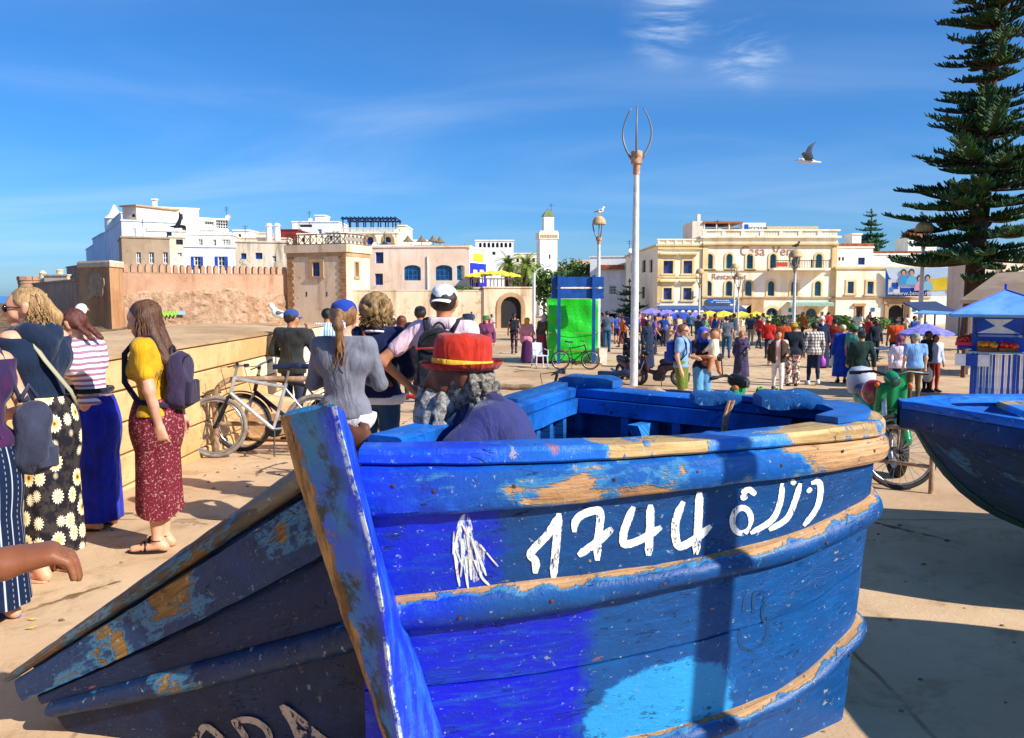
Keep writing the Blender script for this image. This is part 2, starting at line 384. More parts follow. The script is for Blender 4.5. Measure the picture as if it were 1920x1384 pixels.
white_p = M('white_paint', '#eceae2', '#d8d4c8', scale=3, rough=.6)
blue_p = M('blue_shutter_paint', '#1f56c8', '#17439c', scale=3, rough=.55)
teal_p = M('teal_joinery', '#1f7f9c', '#17607c', scale=3, rough=.5)
ochre_p = plaster('ochre_trim', '#efd6a2', '#e2bf80', samt=.25)
stone_p = plaster('stone_trim', '#c9a479', '#a98358', samt=.4)
dark_pane = glass_mat('dark_glass', '#1d2f55')
blue_pane = glass_mat('blue_glass', '#22489a')
teal_pane = glass_mat('teal_glass', '#1c6580')
brown_wood = M('brown_wood', '#6a452c', '#4d3120', scale=4, rough=.7)
STY = {
    'plain': dict(fm=white_p, pm=dark_pane, fw=.07, nv=1, nh=1), 'dark': dict(fm=brown_wood, pm=dark_pane, fw=.08, nv=1, nh=0),
    'vera': dict(fm=teal_p, pm=teal_pane, fw=.09, nv=1, nh=2, sur=ochre_p, sw=.20), 'block': dict(fm=brown_wood, pm=blue_pane, fw=.06, nv=1, nh=1, sur=ochre_p, sw=.22, hood=1),
    'shut': dict(fm=white_p, pm=dark_pane, fw=.07, nv=1, nh=2, shut=blue_p), 'ybl': dict(fm=blue_p, pm=teal_pane, fw=.07, nv=1, nh=0, sur=ochre_p, sw=.22),
    'rest': dict(fm=teal_p, pm=blue_pane, fw=.09, nv=3, nh=2), 'bl': dict(fm=blue_p, pm=dark_pane, fw=.08, nv=1, nh=0),
    'stone': dict(fm=blue_p, pm=dark_pane, fw=.08, nv=1, nh=1, sur=stone_p, sw=.42), 'grid': dict(fm=white_p, pm=dark_pane, fw=.08, nv=4, nh=2),
    'door': dict(fm=teal_p, pm=dark_pane, fw=.12, nv=1, nh=1, sur=ochre_p, sw=.30), 'hole': dict(fm=None, pm=glass_mat('deep_dark', '#15110f', .8), fw=0, nv=0, nh=0),
    'slit': dict(fm=None, pm=brown_wood, fw=0, nv=0, nh=0, sur=stone_p, sw=.12), 'teal': dict(fm=white_p, pm=M('teal_panel', '#1fa7a8', '#178f94', scale=2), fw=.06, nv=1, nh=0),
}
def window(t, f, o, st, depth=.26, name='window'):
    d = STY[st]; s0, s1, z0, z1, ar = o
    ol = outline(s0, s1, z0, z1, ar); mb = MB()
    if d['fm'] is None:
        vs = [f.W(a, z, -depth + .01) for a, z in ol]; mb.add(vs, [tuple(range(len(vs)))]); w = mb.build(name, d['pm'], t, world=True)
    else:
        k = d['fw']; il = outline(s0 + k, s1 - k, z0 + k, z1 - k, ar)
        strip(mb, f, ol, il, -depth + .02, -depth + .09)
        for i in range(d['nv']):
            a = s0 + (s1 - s0) * (i + 1) / (d['nv'] + 1); f.box(mb, a - .03, a + .03, z0 + k, z1 - k, -depth + .02, -depth + .075)
        for i in range(d['nh']):
            z = z0 + (z1 - z0) * (i + 1) / (d['nh'] + 1); f.box(mb, s0 + k, s1 - k, z - .025, z + .025, -depth + .02, -depth + .07)
        w = mb.build(name, d['fm'], t, world=True)
        mb = MB(); vs = [f.W(a, z, -depth + .035) for a, z in ol]; mb.add(vs, [tuple(range(len(vs)))]); mb.build('pane', d['pm'], w, world=True)
    if d.get('sur'):
        k = d['sw']; mb = MB(); strip(mb, f, outline(s0 - k, s1 + k, z0 - .02, z1 + k, ar), outline(s0 + .002, s1 - .002, z0 - .02, z1 - .002, ar), -.02, .07, close=False)
        f.box(mb, s0 - k - .08, s1 + k + .08, z0 - .2, z0 - .022, -.02, .14); mb.build('surround', d['sur'], w, world=True)
    if d.get('hood'):
        mb = MB(); f.box(mb, s0 - .45, s1 + .45, z1 + .62, z1 + .78, -.02, .42); f.box(mb, s0 - .3, s1 + .3, z1 + .40, z1 + .618, -.02, .24); mb.build('hood', d['sur'], w, world=True)
    if d.get('shut'):
        for sgn, a in ((-1, s0), (1, s1)):
            mb = MB(); k = (s1 - s0) * .42; lo_, hi_ = (a - k, a - .01) if sgn < 0 else (a + .01, a + k)
            f.box(mb, lo_, hi_, z0, z1, .01, .06)
            for q in range(6): f.box(mb, lo_ + .06, hi_ - .06, z0 + (z1 - z0) * (q + .15) / 6, z0 + (z1 - z0) * (q + .8) / 6, .05, .085)
            mb.build('shutter', d['shut'], w, world=True)
    return w
def block(name, label, cat, px0, px1, pytop, Y0, Y1=None, depth=8, mat=None, wins=(), zb=None, coping=None, group=None, sidewins=(), cop_h=.16, cop_o=.10, pytop_b=None):
    f = Fac(px0, Y0, px1, Y1 or Y0); pm = (px0 + px1) / 2
    zt = f.sz(pm, pytop)[1]; c = f.W(f.L / 2, 0)
    if zb is None: zb = gz(c.x, c.y) - .3
    t = thing(name, label, cat, (c.x, c.y, max(zb, -1.7)), 0, group)
    ops = []
    for w in wins:
        r = f.rect(*w[:4]); ops.append((r[0], r[1], max(r[2], zb + .02), r[3], w[4]))
    mb = MB(); wall_face(mb, f, 0, f.L, zb, zt, ops)
    g = Fac.__new__(Fac); q = f.W(0, 0, -depth); g.A = Vector((q.x, q.y)); g.d = f.n.copy(); g.L = depth; g.n = -f.d
    sops = []
    for w in sidewins:
        r = g.rect(*w[:4]); sops.append((r[0], r[1], max(r[2], zb + .02), r[3], w[4]))
    wall_face(mb, g, 0, depth, zb, zt, sops)
    mb.add([f.W(f.L, zb), f.W(f.L, zb, -depth), f.W(f.L, zt, -depth), f.W(f.L, zt)], [(0, 1, 2, 3)])
    mb.add([f.W(f.L, zb, -depth), f.W(0, zb, -depth), f.W(0, zt, -depth), f.W(f.L, zt, -depth)], [(0, 1, 2, 3)])
    mb.build('wall', mat, t, world=True)
    mb = MB(); mb.add([f.W(.01, zt - .4, -.01), f.W(f.L - .01, zt - .4, -.01), f.W(f.L - .01, zt - .4, -depth + .01), f.W(.01, zt - .4, -depth + .01)], [(0, 1, 2, 3)]); mb.build('roof', plaster('flat_roof', '#d8cbb4', '#b9a98e'), t, world=True)
    mb = MB(); th = .28; co = cop_o
    f.box(mb, -co, f.L + co, zt, zt + cop_h, -th, co); f.box(mb, -co, -co + th, zt, zt + cop_h, -depth - co, -th - .002); f.box(mb, f.L + co - th, f.L + co, zt, zt + cop_h, -depth - co, -th - .002); f.box(mb, -co + th + .002, f.L + co - th - .002, zt, zt + cop_h, -depth - co, -depth - co + th)
    mb.build('coping', coping or mat, t, world=True)
    for o, w in zip(ops, wins): window(t, f, o, w[5], name=w[6] if len(w) > 6 else 'window')
    for o, w in zip(sops, sidewins): window(t, g, o, w[5])
    t['zt'] = zt; t['zb'] = zb
    return t, f, zt
def rail(mb, f, s0, s1, z0, h, o, step=.4, r=.03, top=.08):
    f.box(mb, s0, s1, z0 + h - top, z0 + h, o - .05, o + .05); n = max(2, int((s1 - s0) / step))
    for i in range(n + 1):
        a = s0 + (s1 - s0 - .001) * i / n; f.box(mb, a - r, a + r, z0, z0 + h - top + .001, o - r, o + r)
def txt(body, size, mat, parent, f, s, z, out=.03, ext=.012, bold=0, name='lettering'):
    c = bpy.data.curves.new(name, 'FONT'); c.body = body; c.size = size; c.extrude = ext; c.align_x = 'CENTER'; c.offset = bold
    o = bpy.data.objects.new(name, c); COL.objects.link(o); dg = bpy.context.evaluated_depsgraph_get()
    me = bpy.data.meshes.new_from_object(o.evaluated_get(dg)); bpy.data.objects.remove(o); bpy.data.curves.remove(c)
    m = Matrix.Identity(4); w = f.W(s, z, out)
    m.col[0][:3] = (f.d.x, f.d.y, 0); m.col[1][:3] = (0, 0, 1); m.col[2][:3] = (f.n.x, f.n.y, 0); m.col[3][:3] = w
    me.transform(parent_matrix(parent).inverted() @ m); me.materials.clear(); me.materials.append(mat)
    q = bpy.data.objects.new(name, me); COL.objects.link(q); q.parent = parent; return q
# town: hotel front on the far side of the square
cream = plaster('cream_limewash', '#fbf1dc', '#f4e5c6', stain='#b79a6c', samt=.30)
creamy2 = plaster('pale_cream_limewash', '#fbf1d8', '#f1e2bf', stain='#c0aa84', samt=.25)
whitew = plaster('white_limewash', '#faf6ea', '#ece4d2', stain='#a99c86', samt=.28)
whiteb = plaster('white_blue_limewash', '#f3f3f2', '#e4e4e6', stain='#9a9a9c', samt=.25)
pinkw = plaster('pinkish_limewash', '#f3dcc8', '#e9cbb0', stain='#b39578', samt=.3)
tan = plaster('tan_render', '#ead3b4', '#dcc09c', stain='#9a7a54', samt=.45)
rampart = plaster('ochre_rampart', '#c69e80', '#b08465', stain='#8a5a3c', samt=.4, bump=.7)
rubble = M('rampart_rubble', '#c6a484', '#ab8464', scale=1.1, rough=.95, bump=1.0, bscale=2.6, bdist=.25, c3='#8a6a52', s3=3, amt3=.6)
greyren = plaster('grey_brown_render', '#b39a80', '#9c836a', stain='#7c6854', samt=.6)
peeling = plaster('peeling_render', '#e6d6bd', '#d6c2a3', stain='#8f8170', samt=.9)
terracotta = M('terracotta_tile', '#b06a44', '#8f4f34', scale=3, rough=.85, bump=.4)
letter_p = M('faded_brown_lettering', '#c08c78', '#a8705c', scale=5, rough=.8)
iron = M('dark_iron', '#2b2d33', '#3a3632', scale=6, rough=.6, metal=.3)
VW = [(x, 476, x + 12, 504, 1, 'vera') for x in (1324.5, 1361.5, 1400, 1443.5, 1485.5, 1529.5)] + [(x, 527, x + 12.5, 555, 1, 'vera') for x in (1322, 1360.5, 1397, 1439.5, 1483, 1527)]
VW += [(1435.5, 577, 1458.5, 620, 1, 'door', 'door'), (1510, 578, 1531, 620, 1, 'door', 'door'), (1397, 572, 1423, 620, 1, 'hole', 'doorway'), (1478, 577, 1494, 586, 0, 'teal'), (1477, 589, 1502, 606, 0, 'teal', 'shopfront'), (1536, 591, 1552, 608, 0, 'teal', 'shopfront')]
hv, f, zt = block('hotel', 'three-storey cream hotel with teal arched windows and roof terrace', 'building', 1316, 1567, 446, 86, depth=14, mat=cream, wins=VW, coping=cream, cop_h=.18, cop_o=.3)
def hz(py): return f.sz(1440, py)[1]
mb = MB(); f.box(mb, -.02, f.L + .02, hz(459), hz(455), -.01, .34); f.box(mb, 0, f.L, hz(462), hz(459) - .004, -.01, .18); mb.build('cornice', ochre_p, hv, world=True)
mb = MB(); f.box(mb, -.02, f.L + .02, hz(508), hz(505.5), -.01, .14); mb.build('string_course', ochre_p, hv, world=True)
mb = MB(); f.box(mb, -.02, f.L + .02, hz(559.5), hz(556.5), -.01, .16); mb.build('string_course', stone_p, hv, world=True)
for a in (0.0, f.L - .55): mb = MB(); f.box(mb, a, a + .55, hz(555), hz(508.5), -.01, .09); f.box(mb, a, a + .55, hz(505), hz(462.5), -.01, .09); f.box(mb, a, a + .55, -1.6, hz(560), -.01, .1); mb.build('pilaster', ochre_p, hv, world=True)
mb = MB(); z0 = zt + .18; z1 = z0 + .62; n = 84
for i in range(n):
    a = .15 + (f.L - .3) * i / (n - 1)
    if i % 12 == 0: f.box(mb, a - .2, a + .2, z0, z1, -.12, .16)
    else: f.box(mb, a - .055, a + .055, z0, z1 - .1, -.02, .08)
f.box(mb, -.2, f.L + .2, z1 - .11, z1 + .06, -.18, .2); tag(mb.build('balustrade', cream, hv, world=True), kind='stuff')
# portal of brown stone round the restaurant door
mb = MB(); r = f.rect(1390, 559, 1431, 622); f.box(mb, r[0], f.rect(1396, 0, 1397, 1)[0], -1.6, r[3] - .2, -.01, .12); f.box(mb, f.rect(1423, 0, 1424, 1)[0], r[1], -1.6, r[3] - .2, -.01, .12); f.box(mb, r[0], r[1], hz(570), hz(561), -.01, .13); mb.build('portal', stone_p, hv, world=True)
# balcony
bal = f.rect(1441, 503, 1546, 507.5); mb = MB(); f.box(mb, bal[0], bal[1], bal[2], bal[3] - .02, .142, 1.65); bp = mb.build('balcony', cream, hv, world=True)
mb = MB(); rail(mb, f, bal[0] + .05, bal[1] - .05, bal[3] - .02, .78, 1.58, step=.16, r=.018, top=.06)
for a in (bal[0] + .06, (bal[0] * 2 + bal[1]) / 3, (bal[0] + 2 * bal[1]) / 3, bal[1] - .06): f.box(mb, a - .05, a + .05, bal[3], bal[3] + .85, 1.5, 1.6)
mb.build('railing', iron, bp, world=True)
r = f.rect(1446, 493, 1467, 503); mb = MB(); f.box(mb, r[0], r[1], r[2] + .1, r[3], 1.62, 1.66); tag(mb.build('cloth', cloth('red_cloth', '#c4553c'), bp, world=True), 'red cloth hung over the balcony rail')
s1, _ = f.sz(1411, 470); s2, _ = f.sz(1471, 470)
txt('Casa', 1.35, letter_p, hv, f, s1, hz(479), .04); txt('Vera', 1.35, letter_p, hv, f, s2, hz(479), .04)
txt('Restaurant', .82, letter_p, hv, f, f.sz(1367, 520)[0], hz(523.5), .04)
# signs and awnings at street level
blue_sign = M('blue_sign', '#1767b8', '#12569f', scale=1.5, rough=.5); blue_awn = cloth('blue_awning', '#17478c'); navy_awn = cloth('navy_awning', '#10305f')
r = f.rect(1325, 560.5, 1374, 570); mb = MB(); f.box(mb, r[0], r[1], r[2], r[3], .17, .3); sg = mb.build('sign', blue_sign, hv, world=True)
mb = MB(); a = r[0] + .35; z = (r[2] + r[3]) / 2
for p, q in (((a, z), (a + .12, z - .14)), ((a + .12, z - .14), (a + .38, z + .2))): mb.tube([f.W(p[0], p[1], .31), f.W(q[0], q[1], .31)], .03, 5)
for j, (u, v) in enumerate(((.75, 2.4), (.9, 2.1))):
    for k in range(9): f.box(mb, r[0] + u + k * .17, r[0] + u + k * .17 + .11, z + .06 - j * .2, z + .16 - j * .2, .302, .312)
mb.build('tick_mark', white_p, sg, world=True)
def awning(t, f, px0, px1, pyt, pyb, reach, m, scallop=None, pitch=1):
    r = f.rect(px0, pyt, px1, pyb); mb = MB(); a0, a1, zt_, zb_ = r[0], r[1], r[3], r[2]
    mb.add([f.W(a0, zt_, .02), f.W(a1, zt_, .02), f.W(a1, zb_ + .3, reach), f.W(a0, zb_ + .3, reach), f.W(a1, zb_, reach), f.W(a0, zb_, reach), f.W(a0, zt_ - .06, .02), f.W(a1, zt_ - .06, .02), f.W(a1, zb_ + .25, reach - .05), f.W(a0, zb_ + .25, reach - .05)], [(0, 1, 2, 3), (3, 2, 4, 5), (6, 9, 8, 7)])
    o = mb.build('awning', m, t, world=True, fix=False)
    if scallop:
        mb = MB(); n = int((a1 - a0) / .62)
        for i in range(n):
            c = a0 + (a1 - a0) * (i + .5) / n; pts = [f.W(c + .21 * math.cos(q), zb_ + .02 + .22 * math.sin(q), reach + .012) for q in [math.pi * k / 6 for k in range(7)]]
            mb.add(pts, [tuple(range(7))])
        tag(mb.build('scallop', scallop, o, world=True), kind='stuff')
    return o
awning(hv, f, 1317, 1389, 573, 585, 2.2, blue_awn); awning(hv, f, 1476, 1558, 565.5, 574, .9, cloth('grey_green_awning', '#9fb8a8'))
# roof terrace rooms
t2 = thing('rooftop_terrace', 'rooftop rooms with chimney and red blinds above the hotel balustrade', 'building', f.W(f.L * .3, zt + .3, -4))
fr = Fac(1298, 92, 1535, 92)
def rt(px0, py0, px1, py1, o0, o1, name, m):
    r = fr.rect(px0, py0, px1, py1); mb = MB(); fr.box(mb, r[0], r[1], max(r[2], zt - .3), r[3], o0, o1); return mb.build(name, m, t2, world=True)
rt(1298, 415, 1318, 460, -5, 0, 'wall', pinkw); rt(1311, 400, 1317, 414.5, -1.5, -.9, 'chimney', creamy2); rt(1318.2, 427, 1390, 455, -5, -.3, 'wall', creamy2); rt(1318.2, 415.5, 1392, 419, -5, .2, 'roof', terracotta)
for k, px in enumerate((1322, 1345, 1368)): rt(px, 428.5, px + 20, 437, -.31, -.24, 'blind', cloth('red_blind', '#9c3a34'))
for px in (1319, 1342.5, 1366, 1388): rt(px, 419, px + 2.2, 455, -.23, .05, 'post', creamy2)
s_ = rt(1391, 418, 1435, 437.5, .06, .2, 'sign', white_p); txt('terrasse', .85, M('sign_grey', '#6d7480'), t2, fr, fr.sz(1418, 430)[0], fr.sz(1418, 432.5)[1], .21); rt(1395, 421, 1402, 430, .21, .24, 'emblem', blue_p)
rt(1436, 425, 1532, 430.5, -3, .4, 'awning', cloth('beige_awning', '#d9c39a'))
for px in (1440, 1462, 1484, 1506, 1528): rt(px, 430.6, px + 1.6, 455, 0, .12, 'post', iron)
rt(1430, 431, 1530, 455, -5, -2.8, 'wall', creamy2)
# left block of the hotel, with its shaded flank running back
LB = [(1244, 489, 1262, 513, 0, 'block'), (1281.5, 489, 1298, 513, 0, 'block'), (1244, 540, 1259.5, 562, 0, 'block'), (1281, 540, 1296.5, 562, 0, 'block'), (1240, 588, 1262, 620, 0, 'hole', 'shopfront'), (1272, 588, 1300, 620, 0, 'hole', 'shopfront')]
SW = [(1183, 490, 1188, 512, 0, 'dark'), (1204, 488, 1210.5, 511, 0, 'dark'), (1217.5, 487, 1223.5, 511, 0, 'dark'), (1203, 538, 1209, 560, 0, 'dark'), (1181, 539, 1186, 559, 0, 'dark'), (1140, 536, 1154, 552, 0, 'grid'), (1170, 541, 1175, 558, 0, 'dark')]
lb, f2, zt2 = block('corner_house', 'cream two-storey corner house with hooded square windows and blue cafe awning', 'building', 1232, 1314.5, 461, 86.1, depth=24, mat=creamy2, wins=LB, coping=ochre_p, cop_o=.22, sidewins=SW)
mb = MB(); z0 = zt2 + .16
for i in range(36):
    a = .1 + (f2.L - .2) * i / 35
    if i % 7 == 0: f2.box(mb, a - .12, a + .12, z0, z0 + .5, -.1, .1)
    else: f2.box(mb, a - .05, a + .05, z0, z0 + .4, -.04, .04)
f2.box(mb, -.1, f2.L + .1, z0 + .4, z0 + .55, -.14, .14); tag(mb.build('balustrade', creamy2, lb, world=True), kind='stuff')
zc = lambda py: f2.sz(1270, py)[1]
mb = MB(); f2.box(mb, 0, f2.L, zc(467.5), zc(464), -.01, .2); mb.build('cornice', ochre_p, lb, world=True)
mb = MB(); f2.box(mb, 0, f2.L, zc(520.5), zc(517.5), -.01, .13); mb.build('string_course', ochre_p, lb, world=True)
mb = MB(); f2.box(mb, 0, .4, zc(569), zc(521), -.01, .1); f2.box(mb, 0, .4, zc(517), zc(468), -.01, .1); mb.build('pilaster', ochre_p, lb, world=True)
awning(lb, f2, 1231, 1313, 573, 585, 2.3, blue_awn, scallop=white_p)
r = f2.rect(1299, 545, 1306, 556); mb = MB(); f2.box(mb, r[0], r[1], r[2], r[3], .01, .4); mb.build('air_conditioner', white_p, lb, world=True)
sl, fs_, zs_ = block('side_house', 'shaded white house with tiled strip running back left of the hotel', 'building', 1106, 1231, 482, 112, 110, depth=6, mat=whiteb, wins=[(1134, 588, 1160, 612, 0, 'hole', 'shopfront'), (1142, 536, 1156, 552, 0, 'grid')])
mb = MB(); r = fs_.rect(1124, 497, 1170, 514); fs_.box(mb, r[0], r[1], r[2] + .6, r[3], .02, .7); mb.build('tile_strip', terracotta, sl, world=True)
# right-hand wing
RW = [(1589, 528, 1601, 550, 0, 'ybl'), (1626, 528, 1638, 551, 0, 'ybl'), (1604, 575, 1618, 622, 0, 'slit', 'door'), (1664, 572, 1695, 622, 1, 'hole', 'doorway')]
rw, f3, zt3 = block('white_wing', 'pale two-storey wing with ochre cornice and arched stone portal beside the hotel', 'building', 1567.5, 1745, 504, 85.6, depth=5, mat=creamy2, wins=RW, coping=ochre_p, cop_o=.18, cop_h=.22)
z3 = lambda py: f3.sz(1640, py)[1]
mb = MB(); f3.box(mb, 0, f3.L, z3(559.5), z3(557), -.01, .14); mb.build('string_course', stone_p, rw, world=True)
for (p0, p1) in ((1657, 1664), (1695, 1702)):
    r = f3.rect(p0, 566, p1, 622); mb = MB(); f3.box(mb, r[0], r[1], -1.7, r[3] - .002, -.01, .22); mb.build('portal_pier', stone_p, rw, world=True)
r = f3.rect(1655, 563, 1704, 570); mb = MB(); f3.box(mb, r[0], r[1], r[2], r[3] + .15, -.01, .3); mb.build('portal_lintel', stone_p, rw, world=True)
r = f3.rect(1600, 569, 1622, 574); mb = MB(); f3.box(mb, r[0], r[1], r[2], r[3], -.01, .25); mb.build('door_lintel', stone_p, rw, world=True)
for px in (1633, 1711): r = f3.rect(px, 577, px + 7, 584); mb = MB(); f3.box(mb, r[0], r[1], r[2], r[3], .005, .06); mb.build('plaque', blue_sign, rw, world=True)
up, f4, zt4 = block('upper_white_house', 'white house with striped tile parapet set back above the pale wing', 'building', 1567, 1634, 465, 91, depth=8, mat=whitew, wins=[(1572, 482, 1576.5, 489, 0, 'dark'), (1578.5, 482, 1583, 489, 0, 'dark'), (1609, 483, 1622, 496.5, 0, 'bl')])
mb = MB(); n = 30
for i in range(n): a = f4.L * (i + .5) / n; f4.box(mb, a - .07, a + .07, zt4 + .16, zt4 + .5, -.1, .1)
mb.build('parapet_tile', terracotta, up, world=True)
block('chimney_house', 'small white chimney stack above the striped parapet', 'building', 1594, 1611, 440, 96, depth=2, mat=whitew)
lw, f5, zt5 = block('long_white_house', 'long white house with tiled parapet behind the billboard and pine', 'building', 1634, 1840, 478, 92, depth=8, mat=whitew)
mb = MB()
for i in range(70): a = f5.L * (i + .5) / 70; f5.box(mb, a - .06, a + .06, zt5 + .16, zt5 + .42, -.08, .08)
mb.build('parapet_tile', terracotta, lw, world=True)
tw, f6, zt6 = block('white_turret', 'white turret with arched frieze and red-brown cap behind a street lamp', 'tower', 1699, 1752, 448, 95, depth=3.2, mat=whitew)
mb = MB()
for i in range(7): a = f6.L * (i + .5) / 7; o = outline(a - .13, a + .13, zt6 - .75, zt6 - .2, 1); mb.add([f6.W(p, z, .02) for p, z in o], [tuple(range(len(o)))])
mb.build('frieze_arch', dark_pane, tw, world=True)
c = f6.W(f6.L / 2, zt6 + .16, -1.6); mb = MB(); mb.lathe([(1.75, 0), (1.55, .25), (1.2, .8), (.5, 1.15), (.05, 1.25)], 20, c); mb.build('cap', terracotta, tw, smooth=True, world=True)
# billboard on the wall above the portal
bb = thing('billboard', 'wide advertising billboard with a smiling family on blue beside the pine', 'billboard', f3.W(f3.L * .8, 3, .3))
ff = Fac(1660, 85.2, 1812, 83)
def bq(x0, y0, x1, y1, o, m, name, pts=None, th=.012):
    mb = MB()
    if pts: vs = [ff.W(*ff.sz(*q), o) for q in pts]; mb.prism(vs, Vector((ff.n.x, ff.n.y, 0)) * -th)
    else: r = ff.rect(x0, y0, x1, y1); ff.box(mb, r[0], r[1], r[2], r[3], o - th, o)
    return mb.build(name, m, bb, world=True)
bq(1660, 502, 1812, 556, .05, M('board_sky', '#d9e8f5', '#b9d4ee', scale=.4), 'panel', th=.1)
bq(0, 0, 0, 0, .066, M('board_blue', '#1a56b4', '#1449a0', scale=.5), 'blue_band', [(1660, 502), (1667, 520), (1690, 540), (1738, 540), (1738, 556), (1660, 556)])
bq(1665, 524, 1687, 552, .082, white_p, 'logo_panel'); bq(1672, 530, 1684, 542, .098, blue_p, 'logo_square'); bq(1668, 539, 1675, 547, .114, M('logo_sky', '#4a90d8'), 'logo_square')
bq(0, 0, 0, 0, .082, M('board_yellow', '#f0d23c', '#e2bd24', scale=.6), 'yellow_band', [(1738, 524), (1812, 516), (1812, 542), (1738, 546)])
bq(0, 0, 0, 0, .097, M('board_magenta', '#a8288c'), 'magenta_band', [(1776, 543), (1812, 540), (1812, 549), (1776, 549)])
hairm, facem = M('board_hair', '#2c2420'), M('board_face', '#d9a483')
for (px, py, r, body) in ((1694, 511, 4.6, '#4aa3d6'), (1709, 511, 4.8, '#6fc0e2'), (1724, 522, 4.4, '#e7a5bd'), (1739, 521, 4.2, '#8fc6e0')):
    mm = M('board_cloth_' + body, body); cp = [(px + 11 * math.cos(q) * .95, py + 23 + 18 * math.sin(q) * -1) for q in [math.pi * k / 10 for k in range(11)]]
    bq(0, 0, 0, 0, .112 + px * 2e-5, mm, 'figure_body', [(a, min(b, 546)) for a, b in cp])
    bq(0, 0, 0, 0, .130, hairm, 'figure_hair', [(px + r * 1.15 * math.cos(2 * math.pi * k / 14), py - .8 + r * 1.25 * math.sin(2 * math.pi * k / 14)) for k in range(14)])
    bq(0, 0, 0, 0, .146, facem, 'figure_face', [(px + r * .78 * math.cos(2 * math.pi * k / 14), py + .9 + r * .95 * math.sin(2 * math.pi * k / 14)) for k in range(14)])
txt('www.binaa.ma', .62, white_p, bb, ff, ff.sz(1712, 552)[0], ff.sz(1712, 553.5)[1], .09)
# far right: cream wall piers and brown market roofs
cw, f7, z7 = block('cream_annexe', 'cream walled annexe with a centre pier above the brown market roofs', 'building', 1843, 1915, 489, 60, depth=5, mat=pinkw, coping=whitew)
mb = MB(); r = f7.rect(1875, 486, 1882, 560); f7.box(mb, r[0], r[1], -1.6, r[3] + .2, -.02, .25); mb.build('pier', tan, cw, world=True)
block('white_house', 'long white house running on behind the market shed', 'building', 1841, 2500, 484, 92.3, depth=9, mat=whitew, wins=[(1860 + 45 * i, 505, 1872 + 45 * i, 528, 0, 'ybl') for i in range(12)], coping=ochre_p)
# minaret
mn = thing('minaret', 'square white minaret with a small lantern and green pyramid roof', 'tower', (*Fac(1006, 130, 1047, 130).W(1.7, 0, -1.7)[:2], -1.4))
def shaft(t, px0, px1, pyt, pyb, Y, mat, rot=.0, name='shaft', side=None, zb=None):
    a, b = P(px0, pyt, Y), P(px1, pyt, Y); w = (b.x - a.x); cx = (a.x + b.x) / 2; zb_ = P(px0, pyb, Y).z if zb is None else zb
    mb = MB(); M_ = Matrix.Translation((cx, Y + w / 2, 0)) @ Matrix.Rotation(rot, 4, 'Z'); k = w / 2 * (1 / (abs(math.cos(rot)) + abs(math.sin(rot))))
    mb.box((-k, -k, zb_), (k, k, a.z), M=M_); return mb.build(name, mat, t, world=True), M_, k, a.z
_, Mm, k, z = shaft(mn, 1007, 1046, 437, 560, 130, whitew, R(9), zb=-1.6)
mb = MB()
for (sx, sy) in ((1, -1),): mb.box((k - .02, -k - .02, -1.6), (k + .03, -k + .9, z - .01), M=Mm)
mb.build('corner_trim', stone_p, mn, world=True)
mb = MB(); mb.box((-k - .12, -k - .12, z - .9), (k + .12, k + .12, z + .12), M=Mm); mb.build('gallery', creamy2, mn, world=True)
mb = MB()
for i in range(11): a = -k + 2 * k * (i + .5) / 11; mb.box((a - .09, -k - .15, z - .75), (a + .09, -k - .11, z - .25), M=Mm)
mb.build('blind_arch', stone_p, mn, world=True)
for i in range(9):
    a = -k + 2 * k * (i + .5) / 9; mb = MB(); mb.box((a - .13, -k - .1, z + .122), (a + .13, -k + .15, z + .4), M=Mm); mb.build('merlon', creamy2, mn, world=True)
_, Mk, kk, zl = shaft(mn, 1017, 1039, 405, 437, 131, whitew, R(9), 'lantern', zb=z + .1)
zl2 = P(1028, 393, 132).z; mb = MB(); mb.add([Mk @ Vector(q) for q in ((-kk - .15, -kk - .15, zl + .01), (kk + .15, -kk - .15, zl + .01), (kk + .15, kk + .15, zl + .01), (-kk - .15, kk + .15, zl + .01), (0, 0, zl2 + .2))], [(0, 1, 4), (1, 2, 4), (2, 3, 4), (3, 0, 4), (3, 2, 1, 0)]); mb.build('pyramid_roof', M('green_tile', '#7d8a56', '#66723f', scale=2, bump=.4), mn, world=True)
cc = Mk @ Vector((.5, 0, 0)); mb = MB(); mb.tube([(cc.x, cc.y, zl - .1), (cc.x, cc.y, zl + 2.1)], .05, 5); mb.box((cc.x - .3, cc.y - .03, zl + 1.7), (cc.x + .3, cc.y + .03, zl + 1.78)); mb.build('finial', M('copper_green', '#2f6f78'), mn, world=True)
for (u, zz) in ((.15, z - 4), (.15, z - 7.2)): mb = MB(); mb.box((u - .12, -k - .012, zz), (u + .12, -k + .05, zz + .7), M=Mm); mb.build('slit_window', dark_pane, mn, world=True)
# ramparts, gate tower, restaurant
def merlons(t, f, z, n, w=.62, h=.72, m=None, th=.5):
    for i in range(n):
        a = f.L * (i + .5) / n; g = f.L / n * .29; mb = MB(); pts = [(a - g, z), (a + g, z), (a + g, z + h * .72), (a + g * .45, z + h), (a - g * .45, z + h), (a - g, z + h * .72)]
        mb.prism([f.W(p, q, .05) for p, q in pts], Vector((f.n.x, f.n.y, 0)) * -th); mb.build('merlon', m, t, world=True)
rp, fr_, zr = block('rampart_wall', 'long ochre rampart with a row of merlons and crumbling foot', 'wall', 231, 541, 514, 72, 80.5, depth=2.5, mat=rampart, cop_h=.06, cop_o=.02, zb=-2)
merlons(rp, fr_, zr + .06, 25, m=rampart)
